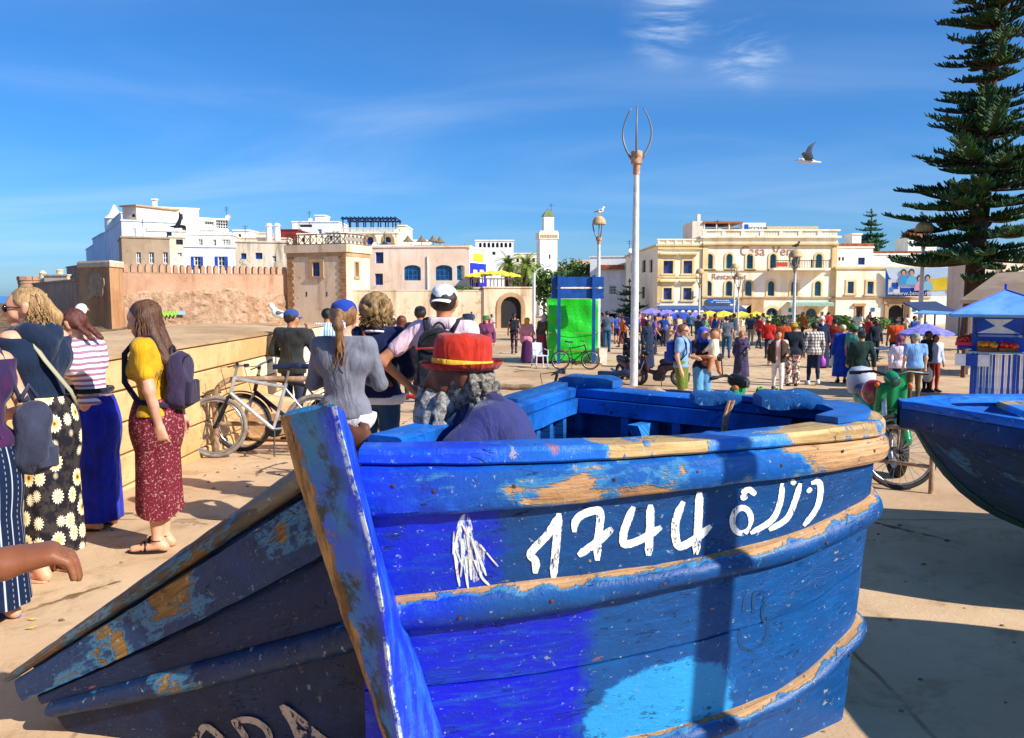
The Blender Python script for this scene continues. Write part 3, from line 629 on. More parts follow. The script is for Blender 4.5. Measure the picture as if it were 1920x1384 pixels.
# eroded lower courses standing proud of the render
mb = MB(); nx_, nz_ = 120, 22
def er(i, j):
    a = fr_.L * i / nx_; top = 2.05 + .9 * mnoise.fractal(Vector((a * .22, 2.3, 0)), 1, 2, 4) - .5 * sstep(.62, .9, i / nx_); z = -2 + (max(.6, top) + 2) * j / nz_
    o = .05 + .22 * abs(mnoise.fractal(Vector((a * .9, z * 1.5, 4)), .8, 2.1, 5)) + .25 * (1 - j / nz_)
    if j == nz_: o = -.03
    return fr_.W(a, z, o)
mb.add([er(i, j) for j in range(nz_ + 1) for i in range(nx_ + 1)], [(j * (nx_ + 1) + i, j * (nx_ + 1) + i + 1, (j + 1) * (nx_ + 1) + i + 1, (j + 1) * (nx_ + 1) + i) for j in range(nz_) for i in range(nx_)])
mb.build('eroded_masonry', rubble, rp, world=True, smooth=35)
gm, gm2 = M('graffiti_green', '#8fe03a', '#6cc626', scale=3), M('graffiti_blue', '#8ab4d8')
mb = MB()
for i in range(9):
    c = fr_.rect(300 + i * 3.4, 582, 303 + i * 3.4, 594); pts = [fr_.W(c[0] + .07 * math.cos(q) + .12 * math.sin(q) * (-1) ** i, (c[2] + c[3]) / 2 + (.2 + .14 * rnd.random()) * math.sin(q), .62 + .002 * i) for q in [2 * math.pi * k / 9 for k in range(9)]]
    mb.add(pts, [tuple(range(9))])
tag(mb.build('graffiti', gm, rp, world=True), 'bright green graffiti tag')
mb = MB()
for i in range(4): c = fr_.rect(331 + i * 3.2, 584, 334 + i * 3.2, 590); fr_.box(mb, c[0], c[1], c[2], c[3], .6, .615)
mb.build('graffiti', gm2, rp, world=True)
bs = thing('corner_bastion', 'square ochre bastion with a patch of bare grey render', 'tower', (*Fac(150, 68, 231, 69).W(2, 0, -2)[:2], -1.5))
fa, fb = Fac(150, 68.5, 207, 66), Fac(207, 66, 232, 69)
zb_t = fa.sz(180, 489)[1]; bw = plaster('bastion_render', '#c99a6c', '#b57f56', stain='#8a6244', samt=.5, bump=.6)
A_, B_, C_ = fa.W(0, 0), fb.W(0, 0), fb.W(fb.L, 0); D_ = A_ + (C_ - B_)
def ring(z, k): 
    cen = (A_ + B_ + C_ + D_) / 4; return [Vector((cen.x + (q.x - cen.x) * k, cen.y + (q.y - cen.y) * k, z)) for q in (A_, B_, C_, D_)]
mb = MB(); mb.loft([ring(-2, 1.04), ring(zb_t - .5, 1.0)], caps=True); mb.build('wall', bw, bs, world=True)
mb = MB(); mb.loft([ring(zb_t - .5, 1.05), ring(zb_t - .15, 1.08), ring(zb_t, 1.04)], caps=True); mb.build('coping', tan, bs, world=True)
mb = MB(); pts = []
for kx in range(40):
    q = 2 * math.pi * kx / 40; rr = 1 + .75 * mnoise.noise(Vector((math.cos(q) * 2.1, math.sin(q) * 2.1, 5))); s_, z_ = fa.sz(183 + 15 * rr * math.cos(q), 537 - 24 * rr * math.sin(q)); pts.append(fa.W(s_, z_, .10))
mb.prism(pts, Vector((fa.n.x, fa.n.y, 0)) * -.1); mb.build('render_patch', plaster('grey_patch', '#c6a888', '#b59070', stain='#7a6858', samt=.5), bs, world=True)
# sea-facing ramparts in shade, watch turrets
sr, fs2, zs2 = block('sea_rampart', 'shaded sea-facing rampart running back from the bastion', 'wall', 62, 152, 530, 100, 74, depth=3, mat=rampart, zb=-3, cop_h=.2)
s3, fs3, zs3 = block('sea_rampart_return', 'higher shaded block of rampart behind the bastion', 'wall', 127, 156, 500, 112, 104, depth=4, mat=rampart, zb=-3)
fb2 = thing('round_bastion', 'low round bastion at the seaward end of the ramparts', 'tower', (*P(56, 555, 118)[:2], -2)); c = P(56, 555, 118); rr = 18 / 1550 * 118
mb = MB(); z0 = P(56, 526, 118).z; mb.lathe([(rr * 1.2, -3), (rr, z0 - .5), (rr * 1.05, z0 - .45), (rr * 1.05, z0), (.1, z0)], 22, (c.x, c.y, 0)); mb.build('wall', rampart, fb2, world=True, smooth=True)
for i in range(12):
    q = 2 * math.pi * i / 12; mb = MB(); mb.box((-.35, -.25, z0 + .002), (.35, .25, z0 + .55), M=Matrix.Translation((c.x + rr * .93 * math.cos(q), c.y + rr * .93 * math.sin(q), 0)) @ Matrix.Rotation(q + math.pi / 2, 4, 'Z')); mb.build('merlon', rampart, fb2, world=True)
for (px, pt, pb, lab) in ((81, 507, 530, 'small round watch turret with a pointed cap on the ramparts'), (113, 501, 526, 'stubby round watch turret behind the pointed one on the ramparts')):
    Y = 105; c = P(px, pb, Y); t = thing('watch_turret', lab, 'turret', (c.x, c.y, c.z - 1.2), group='watch turrets'); h = P(px, pt, Y).z - c.z; mb = MB()
    mb.lathe([(.38, -1.5), (.38, h * .72), (.46, h * .73), (.44, h * .8), (.05, h if px < 90 else h * .86)], 14, c, caps=True); mb.build('wall', tan, t, world=True, smooth=True)
mb_ = block('sea_rampart_parapet', 'pale parapet wall between the two watch turrets', 'wall', 84, 128, 517, 104, 103, depth=1, mat=tan, zb=-3)
# gate tower
gt = thing('gate_tower', 'square tan gate tower with brick quoins and lattice roof railing', 'tower', (*Fac(540, 79, 650, 78).W(2.5, 0, -2.5)[:2], -1.5))
fg, fh = Fac(540, 80, 650, 77.5), Fac(650, 77.5, 694, 81.5); zg = fg.sz(600, 461)[1]
mb = MB(); o1 = fg.rect(586, 492, 600, 518); wall_face(mb, fg, 0, fg.L, -2, zg, [(*o1, 0)]); o2 = fh.rect(665.5, 492, 671.5, 519); wall_face(mb, fh, 0, fh.L, -2, zg, [(*o2, 0)])
bk = fh.W(fh.L, 0) - fh.W(0, 0); l0, l1 = fg.W(0, 0), fg.W(0, 0) + bk; r1 = fh.W(fh.L, 0)
for a, b in ((l0, l1), (l1, r1)): mb.add([(a.x, a.y, -2), (b.x, b.y, -2), (b.x, b.y, zg), (a.x, a.y, zg)], [(0, 1, 2, 3)])
mb.build('wall', tan, gt, world=True)
mb = MB(); mb.add([(q.x, q.y, zg - .1) for q in (l0, fg.W(fg.L, 0), r1, l1)], [(0, 1, 2, 3)]); mb.build('roof', tan, gt, world=True)
window(gt, fg, (*o1, 0), 'stone'); window(gt, fh, (*o2, 0), 'slit')
mb = MB(); fg.box(mb, -.2, fg.L + .2, zg - .62, zg + .12, -.4, .2); fh.box(mb, .16, fh.L + .2, zg - .62, zg + .12, -.4, .19); mb.build('cornice', tan, gt, world=True)
mb = MB(); fg.box(mb, -.05, fg.L + .05, zg - 1.0, zg - .63, -.02, .07); fh.box(mb, .0, fh.L, zg - 1.0, zg - .63, -.02, .06); mb.build('brick_frieze', stone_p, gt, world=True)
qb = M('brick_quoin', '#b98d62', '#9c7049', scale=2, rough=.9, bump=.5)
for fc, a0 in ((fg, 0.0), (fg, fg.L - .8)):
    z = -1.4; i = 0
    while z < zg - 1.05:
        w_ = .8 if i % 2 else .62; mb = MB(); s0_ = a0 if a0 == 0 else a0 + .8 - w_; fc.box(mb, s0_, s0_ + w_, z, z + .27, -.02, .07); mb.build('quoin', qb, gt, world=True); z += .31; i += 1
lat = M('lattice_wood', '#6b4a36', '#523627', scale=3)
for fc, L in ((fg, fg.L), (fh, fh.L)):
    mb = MB(); n = max(3, int(L / .62)); z0, z1 = zg + .18, zg + 1.0
    for i in range(n):
        a, b = L * i / n, L * (i + 1) / n; mb.tube([fc.W(a, z0, -.1), fc.W(b, z1, -.1)], .035, 4); mb.tube([fc.W(a, z1, -.06), fc.W(b, z0, -.06)], .035, 4); mb.tube([fc.W(a, zg + .1, -.08), fc.W(a, z1 + .1, -.08)], .045, 4)
    fc.box(mb, 0, L, z1 + .05, z1 + .13, -.14, -.04); fc.box(mb, 0, L, z0 - .05, z0 + .03, -.14, -.04); mb.build('lattice_railing', lat, gt, world=True)
for px in (574, 612): r = fg.rect(px, 547, px + 1.5, 556); mb = MB(); fg.box(mb, r[0], r[1] + .03, r[2], r[3], -.01, .02); mb.build('slot', dark_pane, gt, world=True)
# low curtain wall, gate arch
cwl, fcw, zcw = block('curtain_wall', 'low plain tan wall along the square below the white restaurant', 'wall', 650, 907, 545.5, 78.5, 79.5, depth=2, mat=tan, cop_h=.1, cop_o=.05)
ga, fga, zga = block('gate_arch', 'tan gatehouse wall pierced by a dark round-arched gate', 'gate', 907.3, 999, 540, 79.3, 80, depth=3, mat=tan, wins=[(939, 556, 977, 640, 1, 'hole', 'passage')], cop_h=.12)
mb = MB(); o = fga.rect(939, 556, 977, 640); k = .42; strip(mb, fga, outline(o[0] - k, o[1] + k, -1.7, o[3] + k, 1), outline(o[0], o[1], -1.7, o[3], 1), -.02, .1, close=False); mb.build('arch_surround', stone_p, ga, world=True)
# restaurant
WR = [(704, 473, 719, 494, 0, 'bl'), (703, 513, 718, 534.5, 0, 'bl'), (757, 497, 789, 526, .45, 'rest'), (816, 497, 848, 526, .45, 'rest'), (856, 497.5, 871, 525.5, .4, 'rest')]
re_, fre, zre = block('white_restaurant', 'long white restaurant with blue glazed arched windows above the curtain wall', 'building', 694, 880, 464, 83, 82, depth=9, mat=pinkw, wins=WR)
mb = MB(); a, z = fre.sz(802, 480); mb.tube([fre.W(a, z, .08), fre.W(a, 1, .08)], .07, 6); mb.build('drainpipe', white_p, re_, world=True)
mb = MB(); r = fre.rect(775, 459, 880, 465); fre.box(mb, r[0], r[1], zre + .162, r[3], -3, -.4); mb.build('roof_ledge', stone_p, re_, world=True)
bt, fbt, zbt = block('blue_terrace_house', 'bright blue and yellow terrace front at the end of the white restaurant', 'building', 880.4, 911, 468, 82, 86, depth=6, mat=creamy2)
r = fbt.rect(881, 494, 910, 545); mb = MB(); fbt.box(mb, r[0], r[1], 0, r[3], .0, .08); mb.build('blue_panel', M('ultramarine_wall', '#2436d8', '#1b2bb8', scale=1), bt, world=True)
r = fbt.rect(887, 476, 905, 490); mb = MB(); fbt.box(mb, r[0], r[1], r[2], r[3], .0, .06); mb.build('yellow_panel', M('yellow_wall', '#f0b429'), bt, world=True)
for px in (886, 898): r = fbt.rect(px, 506, px + 7, 530); mb = MB(); fbt.box(mb, r[0], r[1], r[2], r[3], .085, .11); mb.build('window', white_p, bt, world=True)
te, fte, zte = block('terrace_deck', 'raised restaurant terrace with wooden railing over the gatehouse', 'building', 884, 975, 541.5, 80.6, 81.2, depth=4, mat=tan)
mb = MB(); rail(mb, fte, 0, fte.L, zte + .16, .85, .0, step=.35, r=.04, top=.1); mb.build('railing', lat, te, world=True)
block('riad_house', 'white house with arcaded parapet behind the yellow terrace umbrellas', 'building', 892, 963, 452, 115, depth=7, mat=whiteb, wins=[(898 + 8 * i, 455, 903 + 8 * i, 464, 1, 'hole') for i in range(8)] + [(923, 472, 929, 478, 0, 'dark')])
block('beige_block', 'beige flat-roofed block right of the minaret', 'building', 1050, 1108, 500, 150, depth=8, mat=pinkw, wins=[(1080 + 9 * i, 503, 1085 + 9 * i, 510, 0, 'dark') for i in range(3)])
block('beige_block', 'tan upper storey with aerials behind the beige block', 'building', 1074, 1106, 489, 160, depth=8, mat=tan)
block('beige_block', 'cream house low behind the palms', 'building', 905, 1008, 476, 140, depth=8, mat=creamy2, wins=[(968 + 10 * i, 484, 973 + 10 * i, 492, 0, 'dark') for i in range(4)])
# white medina on the rampart
GH = 'medina houses above the rampart'
def H(label, px0, px1, pt, Y, mat, wins=(), Y1=None, depth=7, name='medina_house', zb=1.0, **k): return block(name, label, 'house', px0, px1, pt, Y, Y1, depth, mat, wins, zb=zb, group=GH, **k)
H('grey-brown rendered house with three tall white windows over the rampart', 232, 321, 447, 82, greyren, [(256, 473, 264.5, 494, 0, 'plain'), (280, 473, 289, 494, 0, 'plain'), (306, 473, 315, 494, 0, 'plain')], Y1=84)
H('narrow pale house with one small square window', 321.3, 350, 446, 84.3, peeling, [(330, 449, 343, 459, 0, 'dark'), (333, 474, 341, 481, 0, 'plain')], Y1=85)
_, fq, zq = H('pale house with two blue-shuttered windows and a white terrace', 350.3, 444, 464, 85, whiteb, [(364, 481, 376, 505, 0, 'shut'), (409, 481, 422, 506, 0, 'shut')], Y1=86)
mb = MB(); rail(mb, fq, 0, fq.L, zq + .16, .8, 0, step=.3, r=.03); mb.build('railing', white_p, _, world=True)
H('mottled peeling house with three dark windows beside the gate tower', 444.3, 541, 455, 86, peeling, [(452, 475, 462, 486, 0, 'bl'), (479, 474, 492, 486, 0, 'bl'), (511, 480, 518, 491, 0, 'plain')], Y1=87)
H('white set-back storey behind the terrace railing', 350, 440, 441, 93, whitew, [(372, 448, 380, 460, 0, 'plain'), (398, 449, 406, 461, 0, 'plain'), (415, 449, 432, 460, 0, 'grid')], Y1=94)
H('tall white house with wide dark window and roof chimney', 260, 378, 391, 96, whitew, [(288, 401, 296, 409, 0, 'plain'), (306, 401, 321, 417, 0, 'grid'), (325, 401, 332, 410, 0, 'plain'), (336, 401, 343, 412, 0, 'bl')], Y1=99)
H('slim white chimney on the tall white house', 292, 298, 375, 98, whitew, depth=.5, name='chimney')
H('lower white house under the tall one with a square dark window', 232, 262, 418, 92, whitew, [(238, 434, 245, 446, 0, 'dark')], Y1=91)
H('white house with a brown eaves strip left of centre', 262.2, 350, 434, 91, whitew, [(312, 435, 322, 445, 0, 'bl'), (341, 425, 349, 433, 0, 'dark')], Y1=92)
H('pinkish turret house with one arched window', 236, 262, 387, 94, pinkw, [(245, 400, 253.5, 407, 1, 'hole')], Y1=93, coping=stone_p, cop_o=.25)
H('glazed white sunroom on a roof', 379, 432, 412, 100, whitew, [(405, 413, 428, 429, 0, 'grid'), (383, 415, 401, 424, 0, 'grid')], Y1=102)
H('low cream house between sunroom and twin finials', 432.5, 503, 447, 100, pinkw, [(463, 452, 470, 460, 0, 'dark')])
H('cream house carrying two rounded white finials', 485, 541, 448, 98, pinkw)
for px in (505, 520):
    c = P(px, 450, 97); t = thing('roof_finial', 'rounded white finial %s on the cream house' % ('nearer the sunroom' if px == 505 else 'nearer the red house'), 'finial', c, group='roof finials'); mb = MB(); h = P(px, 418, 97).z - c.z
    mb.lathe([(.42, -.3), (.36, h * .6), (.3, h * .75), (.42, h * .82), (.3, h * .95), (.03, h)], 12); mb.build('column', whitew, t, smooth=True)
H('dark red rendered house behind the finials', 522, 560, 432, 108, M('red_render', '#8f3a34', '#7a2f2c', scale=1, rough=.9))
H('white cube house with a roof hut behind the lattice railing', 551, 637, 417, 115, whiteb, [(562, 421, 585, 426, 0, 'dark'), (596, 430, 603, 438, 0, 'plain')])
H('little white roof hut on the cube house', 594, 612, 405, 117, whitew, depth=3)
_, fp, zp = H('white terraced house with blue pergola and two arched niches', 641, 748, 438, 104, creamy2, [(688, 444, 700, 459, 1, 'stone'), (722, 444, 733, 455, 1, 'stone')])
mb = MB(); n = 40
for i in range(n): a = fp.L * (i + .5) / n; fp.box(mb, a - .06, a + .06, zp + .16, zp + .62, -.06, .06)
fp.box(mb, 0, fp.L, zp + .62, zp + .72, -.1, .1); tag(mb.build('balustrade', white_p, _, world=True), kind='stuff')
perg = M('pergola_blue', '#1f3a63', '#182c4c', scale=2)
pg = thing('roof_pergola', 'dark blue timber pergola on the terraced white house', 'pergola', fp.W(fp.L * .3, zp + .2, -2)); mb = MB(); zt_p = fp.sz(680, 411)[1]
for a in np.linspace(.2, fp.L * .95, 8):
    for o in (-.5, -4.5): fp.box(mb, a - .07, a + .07, zp + .1, zt_p, o - .07, o + .07)
mb.build('post', perg, pg, world=True); mb = MB(); fp.box(mb, 0, fp.L * .97, zt_p + .002, zt_p + .22, -.7, -.3); fp.box(mb, 0, fp.L * .97, zt_p + .002, zt_p + .22, -4.7, -4.3)
for a in np.linspace(.1, fp.L * .93, 14): fp.box(mb, a, a + .12, zt_p + .225, zt_p + .34, -4.9, -.1)
mb.build('beam', perg, pg, world=True)
H('white stair house at the right of the pergola', 748.3, 762, 424, 106, creamy2)
H('white roof terrace with thatched parasols', 700, 880, 462, 93, whitew, depth=5)
thatch = M('thatch', '#8f7a58', '#6d5a3e', scale=8, rough=1, bump=.6)
for i, (px, py, Y) in enumerate(((765, 444, 96), (791, 444, 97), (812, 444, 96), (825, 446, 98), (871, 461, 92))):
    c = P(px, py + 14, Y); t = thing('thatched_parasol', ['thatched parasol nearest the pergola', 'second thatched parasol from the pergola', 'third thatched parasol from the pergola', 'fourth thatched parasol from the pergola', 'lone thatched parasol above the blue terrace'][i] + ' on the roofs', 'parasol', c, group='thatched parasols'); mb = MB(); mb.tube([(0, 0, -.8), (0, 0, .9)], .05, 6); mb.build('pole', brown_wood, t)
    mb = MB(); mb.lathe([(.62, .35), (.66, .3), (.3, .62), (.08, .95), (.03, 1.05)], 14); mb.build('canopy', thatch, t)
# houses on the sea side, seen as shaded blue flanks
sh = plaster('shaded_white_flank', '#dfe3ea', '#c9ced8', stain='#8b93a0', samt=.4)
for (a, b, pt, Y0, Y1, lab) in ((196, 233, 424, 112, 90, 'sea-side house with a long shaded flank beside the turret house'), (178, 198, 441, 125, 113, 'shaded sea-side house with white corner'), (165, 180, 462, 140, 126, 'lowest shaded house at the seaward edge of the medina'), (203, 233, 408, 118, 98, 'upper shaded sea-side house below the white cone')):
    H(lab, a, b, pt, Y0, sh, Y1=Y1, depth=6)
c = P(215, 410, 108); t = thing('cone_roof', 'white pointed cone roof above the sea-side houses', 'roof', c); mb = MB(); mb.lathe([(1.2, -1.5), (1.2, -.1), (1.35, -.05), (.7, .6), (.1, 1.75)], 16); mb.build('cone', whitew, t, smooth=True)
for (a, b, pt, Y, m, lab) in ((441, 470, 433, 106, whitew, 'white roof room left of the twin finials'), (470, 500, 438, 109, pinkw, 'pinkish roof room close to the twin finials'), (560, 590, 440, 100, creamy2, 'cream roof room behind the lattice railing'), (612, 642, 436, 108, whitew, 'white wall joining the cube house and the pergola house'), (378, 405, 432, 97, whitew, 'white stair block beside the sunroom'), (762, 800, 452, 110, whiteb, 'white wall behind the thatched parasols')):
    H(lab, a, b, pt, Y, m, [(a + 6, pt + 6, a + 11, pt + 14, 0, 'dark'), (b - 12, pt + 7, b - 7, pt + 14, 0, 'plain')])
dish = M('dish_white', '#d8d6d0')
for i, (px, py, Y) in enumerate(((268, 436, 90), (425, 411, 99), (460, 446, 99), (580, 416, 114), (700, 463, 92), (742, 437, 103), (1345, 438, 90), (1180, 474, 98))):
    c = P(px, py, Y); t = thing('roof_aerial', '%s thin rooftop aerial with a small dish, counted from the sea side' % ['first', 'second', 'third', 'fourth', 'fifth', 'sixth', 'eighth', 'seventh'][i], 'aerial', c, group='roof aerials'); mb = MB(); mb.tube([(0, 0, -.6), (0, 0, 1.5)], .03, 5); mb.tube([(-.35, 0, 1.3), (.35, 0, 1.3)], .02, 4); mb.tube([(-.25, 0, 1.05), (.25, 0, 1.05)], .02, 4); mb.build('mast', iron, t); mb = MB(); mb.lathe([(.02, 0), (.2, .03), (.34, .1)], 12, M=Matrix.Translation((.25, -.1, .2)) @ Matrix.Rotation(R(60), 4, 'X')); mb.build('dish', dish, t)
# the blue boats
def paint(name, ca, cb, usplit=None, wear=.62, wears=(), edge=0.0, wood='#c9a06a', wood2='#8d6a42', h=.2, patch=None, chips=.5, dark='#0c2b52', rough=.42, cyan='#2ea0e0', seed=0.0, grime=.25, patches=()):
    m, nt, b = new_mat(name); t = NT(nt)
    tc = t.n('ShaderNodeTexCoord'); sp = t.n('ShaderNodeSeparateXYZ', {0: tc.outputs['UV']}); u, v = sp.outputs[0], sp.outputs[1]
    vec = t.n('ShaderNodeCombineXYZ', {0: u, 1: t.math('MULTIPLY', v, h), 2: seed}).outputs[0]
    def mp(sx, sy): return t.n('ShaderNodeMapping', {'Vector': vec, 'Scale': (sx, sy, 1)}).outputs[0]
    big = t.noise(mp(2.0, 4.5), 1, 6, .66, .6); grain = t.noise(mp(3, 85), 1, 4, .7); fine = t.noise(mp(30, 40), 1, 5, .75); mid = t.noise(mp(7, 11), 1, 7, .72, .5)
    if usplit:
        k = t.rng(t.math('ADD', u, t.math('MULTIPLY', t.math('SUBTRACT', mid, .5), .22)), *usplit); col = t.mix(k, lin(ca), lin(cb))
    else: col = t.mix(t.rng(big, .38, .62), lin(ca), lin(cb))
    dk = tuple(q * .55 for q in lin(cb)); lt = (lin(cb)[0] * 1.1, min(1, lin(cb)[1] * 1.5 + .015), min(1, lin(cb)[2] * 1.45 + .03))
    col = t.mix(t.math('MULTIPLY', t.rng(mid, .45, .70), .40), col, dk)
    col = t.mix(t.math('MULTIPLY', t.rng(t.noise(mp(5, 30), 1, 6, .75, .8), .48, .66), .45), col, lt)
    col = t.mix(t.math('MULTIPLY', t.rng(big, .52, .60), grime), col, lin(dark))
    for (pu, pv, ru, rv, pc) in ([(*patch, cyan)] if patch else []) + list(patches):
        e = t.math('ADD', t.math('POWER', t.math('DIVIDE', t.math('SUBTRACT', u, pu), ru), 2.0), t.math('POWER', t.math('DIVIDE', t.math('SUBTRACT', v, pv), rv), 2.0))
        col = t.mix(t.math('MULTIPLY', t.rng(t.math('ADD', e, t.math('MULTIPLY', t.math('SUBTRACT', mid, .5), 1.1)), .82, 1.0, 1, 0), .88 if pc == cyan else t.rng(t.noise(mp(75, 16), 1, 5, .75), .44, .54)), col, lin(pc))
    bias = t.math('ADD', big, t.math('MULTIPLY', t.math('SUBTRACT', grain, .5), .16)); bias = t.math('ADD', bias, t.math('MULTIPLY', t.math('SUBTRACT', mid, .5), .22))
    for (u0, u1, amt) in wears:
        wnd = t.math('MULTIPLY', t.rng(u, u0 - .12, u0 + .12), t.rng(u, u1 - .12, u1 + .12, 1, 0)); bias = t.math('ADD', bias, t.math('MULTIPLY', wnd, amt))
    if edge: bias = t.math('ADD', bias, t.rng(v, .10, .55, edge, 0))
    wmask = t.rng(bias, wear, wear + .035)
    halo = t.rng(bias, wear - .05, wear)
    col = t.mix(t.math('MULTIPLY', halo, .5), col, lin('#4f9fc4'))
    wcol = t.mix(t.rng(grain, .35, .65), lin(wood), lin(wood2)); wcol = t.mix(t.math('MULTIPLY', t.rng(fine, .55, .7), .35), wcol, lin('#e8d2a6'))
    col = t.mix(wmask, col, wcol)
    fk_ = t.rng(t.math('ADD', mid, t.math('MULTIPLY', t.math('SUBTRACT', fine, .5), .35)), .665, .685); col = t.mix(t.math('MULTIPLY', fk_, chips * 1.3), col, t.mix(t.rng(grain, .4, .6), lin('#7fa3b8'), lin(wood)))
    ch = t.rng(fine, .61, .66); col = t.mix(t.math('MULTIPLY', ch, chips), col, lin('#b9d6e6'))
    dr = t.rng(t.noise(mp(26, 5), 1, 7, .7), .68, .74); col = t.mix(t.math('MULTIPLY', dr, chips * .55), col, lin('#cfe2ea'))
    ck = t.math('ABSOLUTE', t.math('SUBTRACT', t.noise(mp(4, 22), 1, 5, .6, 1.0), .5))
    crk = t.math('MULTIPLY', t.rng(ck, .0, .012, 1, 0), t.rng(t.noise(mp(9, 9), 1, 3), .54, .62)); col = t.mix(t.math('MULTIPLY', crk, .8), col, lin('#0a1a30'))
    rs = t.rng(t.noise(mp(5.5, 9), 1, 2, .4), .735, .76); col = t.mix(t.math('MULTIPLY', rs, .7), col, lin('#9a5a34'))
    t.set(b.inputs['Base Color'], col)
    t.set(b.inputs['Roughness'], t.math('ADD', t.math('MULTIPLY', wmask, .35), t.math('ADD', rough, t.math('MULTIPLY', t.math('SUBTRACT', mid, .5), .3))))
    hgt = t.math('ADD', t.math('MULTIPLY', mid, .7), t.math('MULTIPLY', fine, .25)); hgt = t.math('SUBTRACT', hgt, t.math('MULTIPLY', wmask, t.math('ADD', .30, t.math('MULTIPLY', grain, .35)))); hgt = t.math('SUBTRACT', hgt, t.math('MULTIPLY', crk, .4)); hgt = t.math('SUBTRACT', hgt, t.math('MULTIPLY', ch, .12))
    t.set(b.inputs['Normal'], t.bump(hgt, .85, .012)); b.inputs['Specular IOR Level'].default_value = .35
    return m
def crom(xs, ys, x):
    n = len(xs)
    if x <= xs[0]: return ys[0]
    if x >= xs[-1]: return ys[-1]
    i = max(k for k in range(n - 1) if xs[k] <= x); h = xs[i + 1] - xs[i]; s = (x - xs[i]) / h
    def tan_(k):
        if k == 0: return (ys[1] - ys[0]) / (xs[1] - xs[0])
        if k == n - 1: return (ys[-1] - ys[-2]) / (xs[-1] - xs[-2])
        return (ys[k + 1] - ys[k - 1]) / (xs[k + 1] - xs[k - 1])
    a, b = ys[i], ys[i + 1]; m0, m1 = tan_(i) * h, tan_(i + 1) * h
    return (2 * s ** 3 - 3 * s ** 2 + 1) * a + (s ** 3 - 2 * s ** 2 + s) * m0 + (-2 * s ** 3 + 3 * s ** 2) * b + (s ** 3 - s ** 2) * m1
def onplane(px, py, z): d = pixdir(px, py); q = (z - CH) / d.z; return Vector((d.x * q, d.y * q))
ZG = 1.2
_cols = [675, 760, 830, 1000, 1150, 1300, 1400, 1500, 1580, 1640]; _tops = [842, 841, 840, 836, 832, 826, 818, 808, 798, 787]
plan = [onplane(a, b, ZG) for a, b in zip(_cols, _tops)]
NS = len(plan)
plan += [Vector((1.49, 3.42)), Vector((1.45, 3.56)), Vector((1.30, 3.68)), Vector((.80, 4.09)), Vector((.30, 4.50)), Vector((.12, 4.10)), Vector((-.05, 3.68)), Vector((-.30, 3.18)), Vector((-.47, 2.82))]
def spline2(pts, m=10, sharp=()):
    xs = list(range(len(pts))); X = [p.x for p in pts]; Y = [p.y for p in pts]; out = []
    segs = [0] + list(sharp) + [len(pts) - 1]
    for a, b in zip(segs[:-1], segs[1:]):
        for i in range((b - a) * m): s = a + i / m; out.append(Vector((crom(xs[a:b + 1], X[a:b + 1], s), crom(xs[a:b + 1], Y[a:b + 1], s))))
    return out + [pts[-1]]
LINE = spline2(plan, 9, sharp=(NS + 4,))
ICORNER = (NS + 4) * 9
LU = [0.0]
for a, b in zip(LINE[:-1], LINE[1:]): LU.append(LU[-1] + (b - a).length)
LN = []
for i in range(len(LINE)):
    if i == ICORNER: t0 = (LINE[i] - LINE[i - 1]).normalized(); t1 = (LINE[i + 1] - LINE[i]).normalized(); n = Vector((t0.y, -t0.x)) + Vector((t1.y, -t1.x)); LN.append(n / max(.5, n.length_squared / 2))
    else: tt = (LINE[min(i + 1, len(LINE) - 1)] - LINE[max(i - 1, 0)]).normalized(); LN.append(Vector((tt.y, -tt.x)))
def u_at_px(px):
    r = (px - 960) / FPX / (math.cos(PITCH))  # refined below with the pitch at hull height
    for i in range(NS * 9 - 1):
        a, b = LINE[i], LINE[i + 1]
        def proj(q):
            d = Vector((q.x, q.y, ZG * .6 - CH)); f_ = d.y * math.cos(PITCH) - d.z * math.sin(PITCH); return 960 + FPX * d.x / f_
        pa, pb = proj(a), proj(b)
        if pa <= px <= pb: k = (px - pa) / (pb - pa); return LU[i] + k * (LU[i + 1] - LU[i]), a.lerp(b, k), LN[i].lerp(LN[i + 1], k).normalized()
    return LU[0], LINE[0], LN[0]
def z_at(px, py):
    u, p, n = u_at_px(px); d = pixdir(px, py); return CH + d.z * (p.y / d.y)
UR = LU[(NS - 1) * 9]; UT = LU[ICORNER]; UE = LU[-1]
_c5 = [700, 1000, 1300, 1500, 1625]; _u5 = [u_at_px(c)[0] for c in _c5]
LV = {}
for key, row in dict(gap=[871, 868, 850, 833, 820], wb=[966, 947, 912, 888, 864], r2t=[1122, 1088, 1046, 994, 930], r2b=[1190, 1158, 1095, 1046, 984]).items(): LV[key] = [z_at(c, r) for c, r in zip(_c5, row)]
zr_ = z_at(1625, 1158); LV['r3t'] = [.13, .15, .20, z_at(1500, 1283), zr_]; LV['r3b'] = [q - .085 for q in LV['r3t']]
def lev(key, u):
    if u <= _u5[-1]: return crom(_u5, LV[key], u)
    a, b = LV[key][-1], LV[key][0]
    if u <= UT: return a
    return a + (b - a) * (u - UT) / (UE - UT)
def tuck(z, u=0): return -(.045 + .20 * sstep(UR - .12, UR + .22, u) * (1 - sstep(UT - .4, UT, u) * .6)) * max(0, (ZG - z) / ZG) ** 2
def jit(u, z, k=.004, s=9): return k * mnoise.noise(Vector((u * s, z * s, 2.7)))
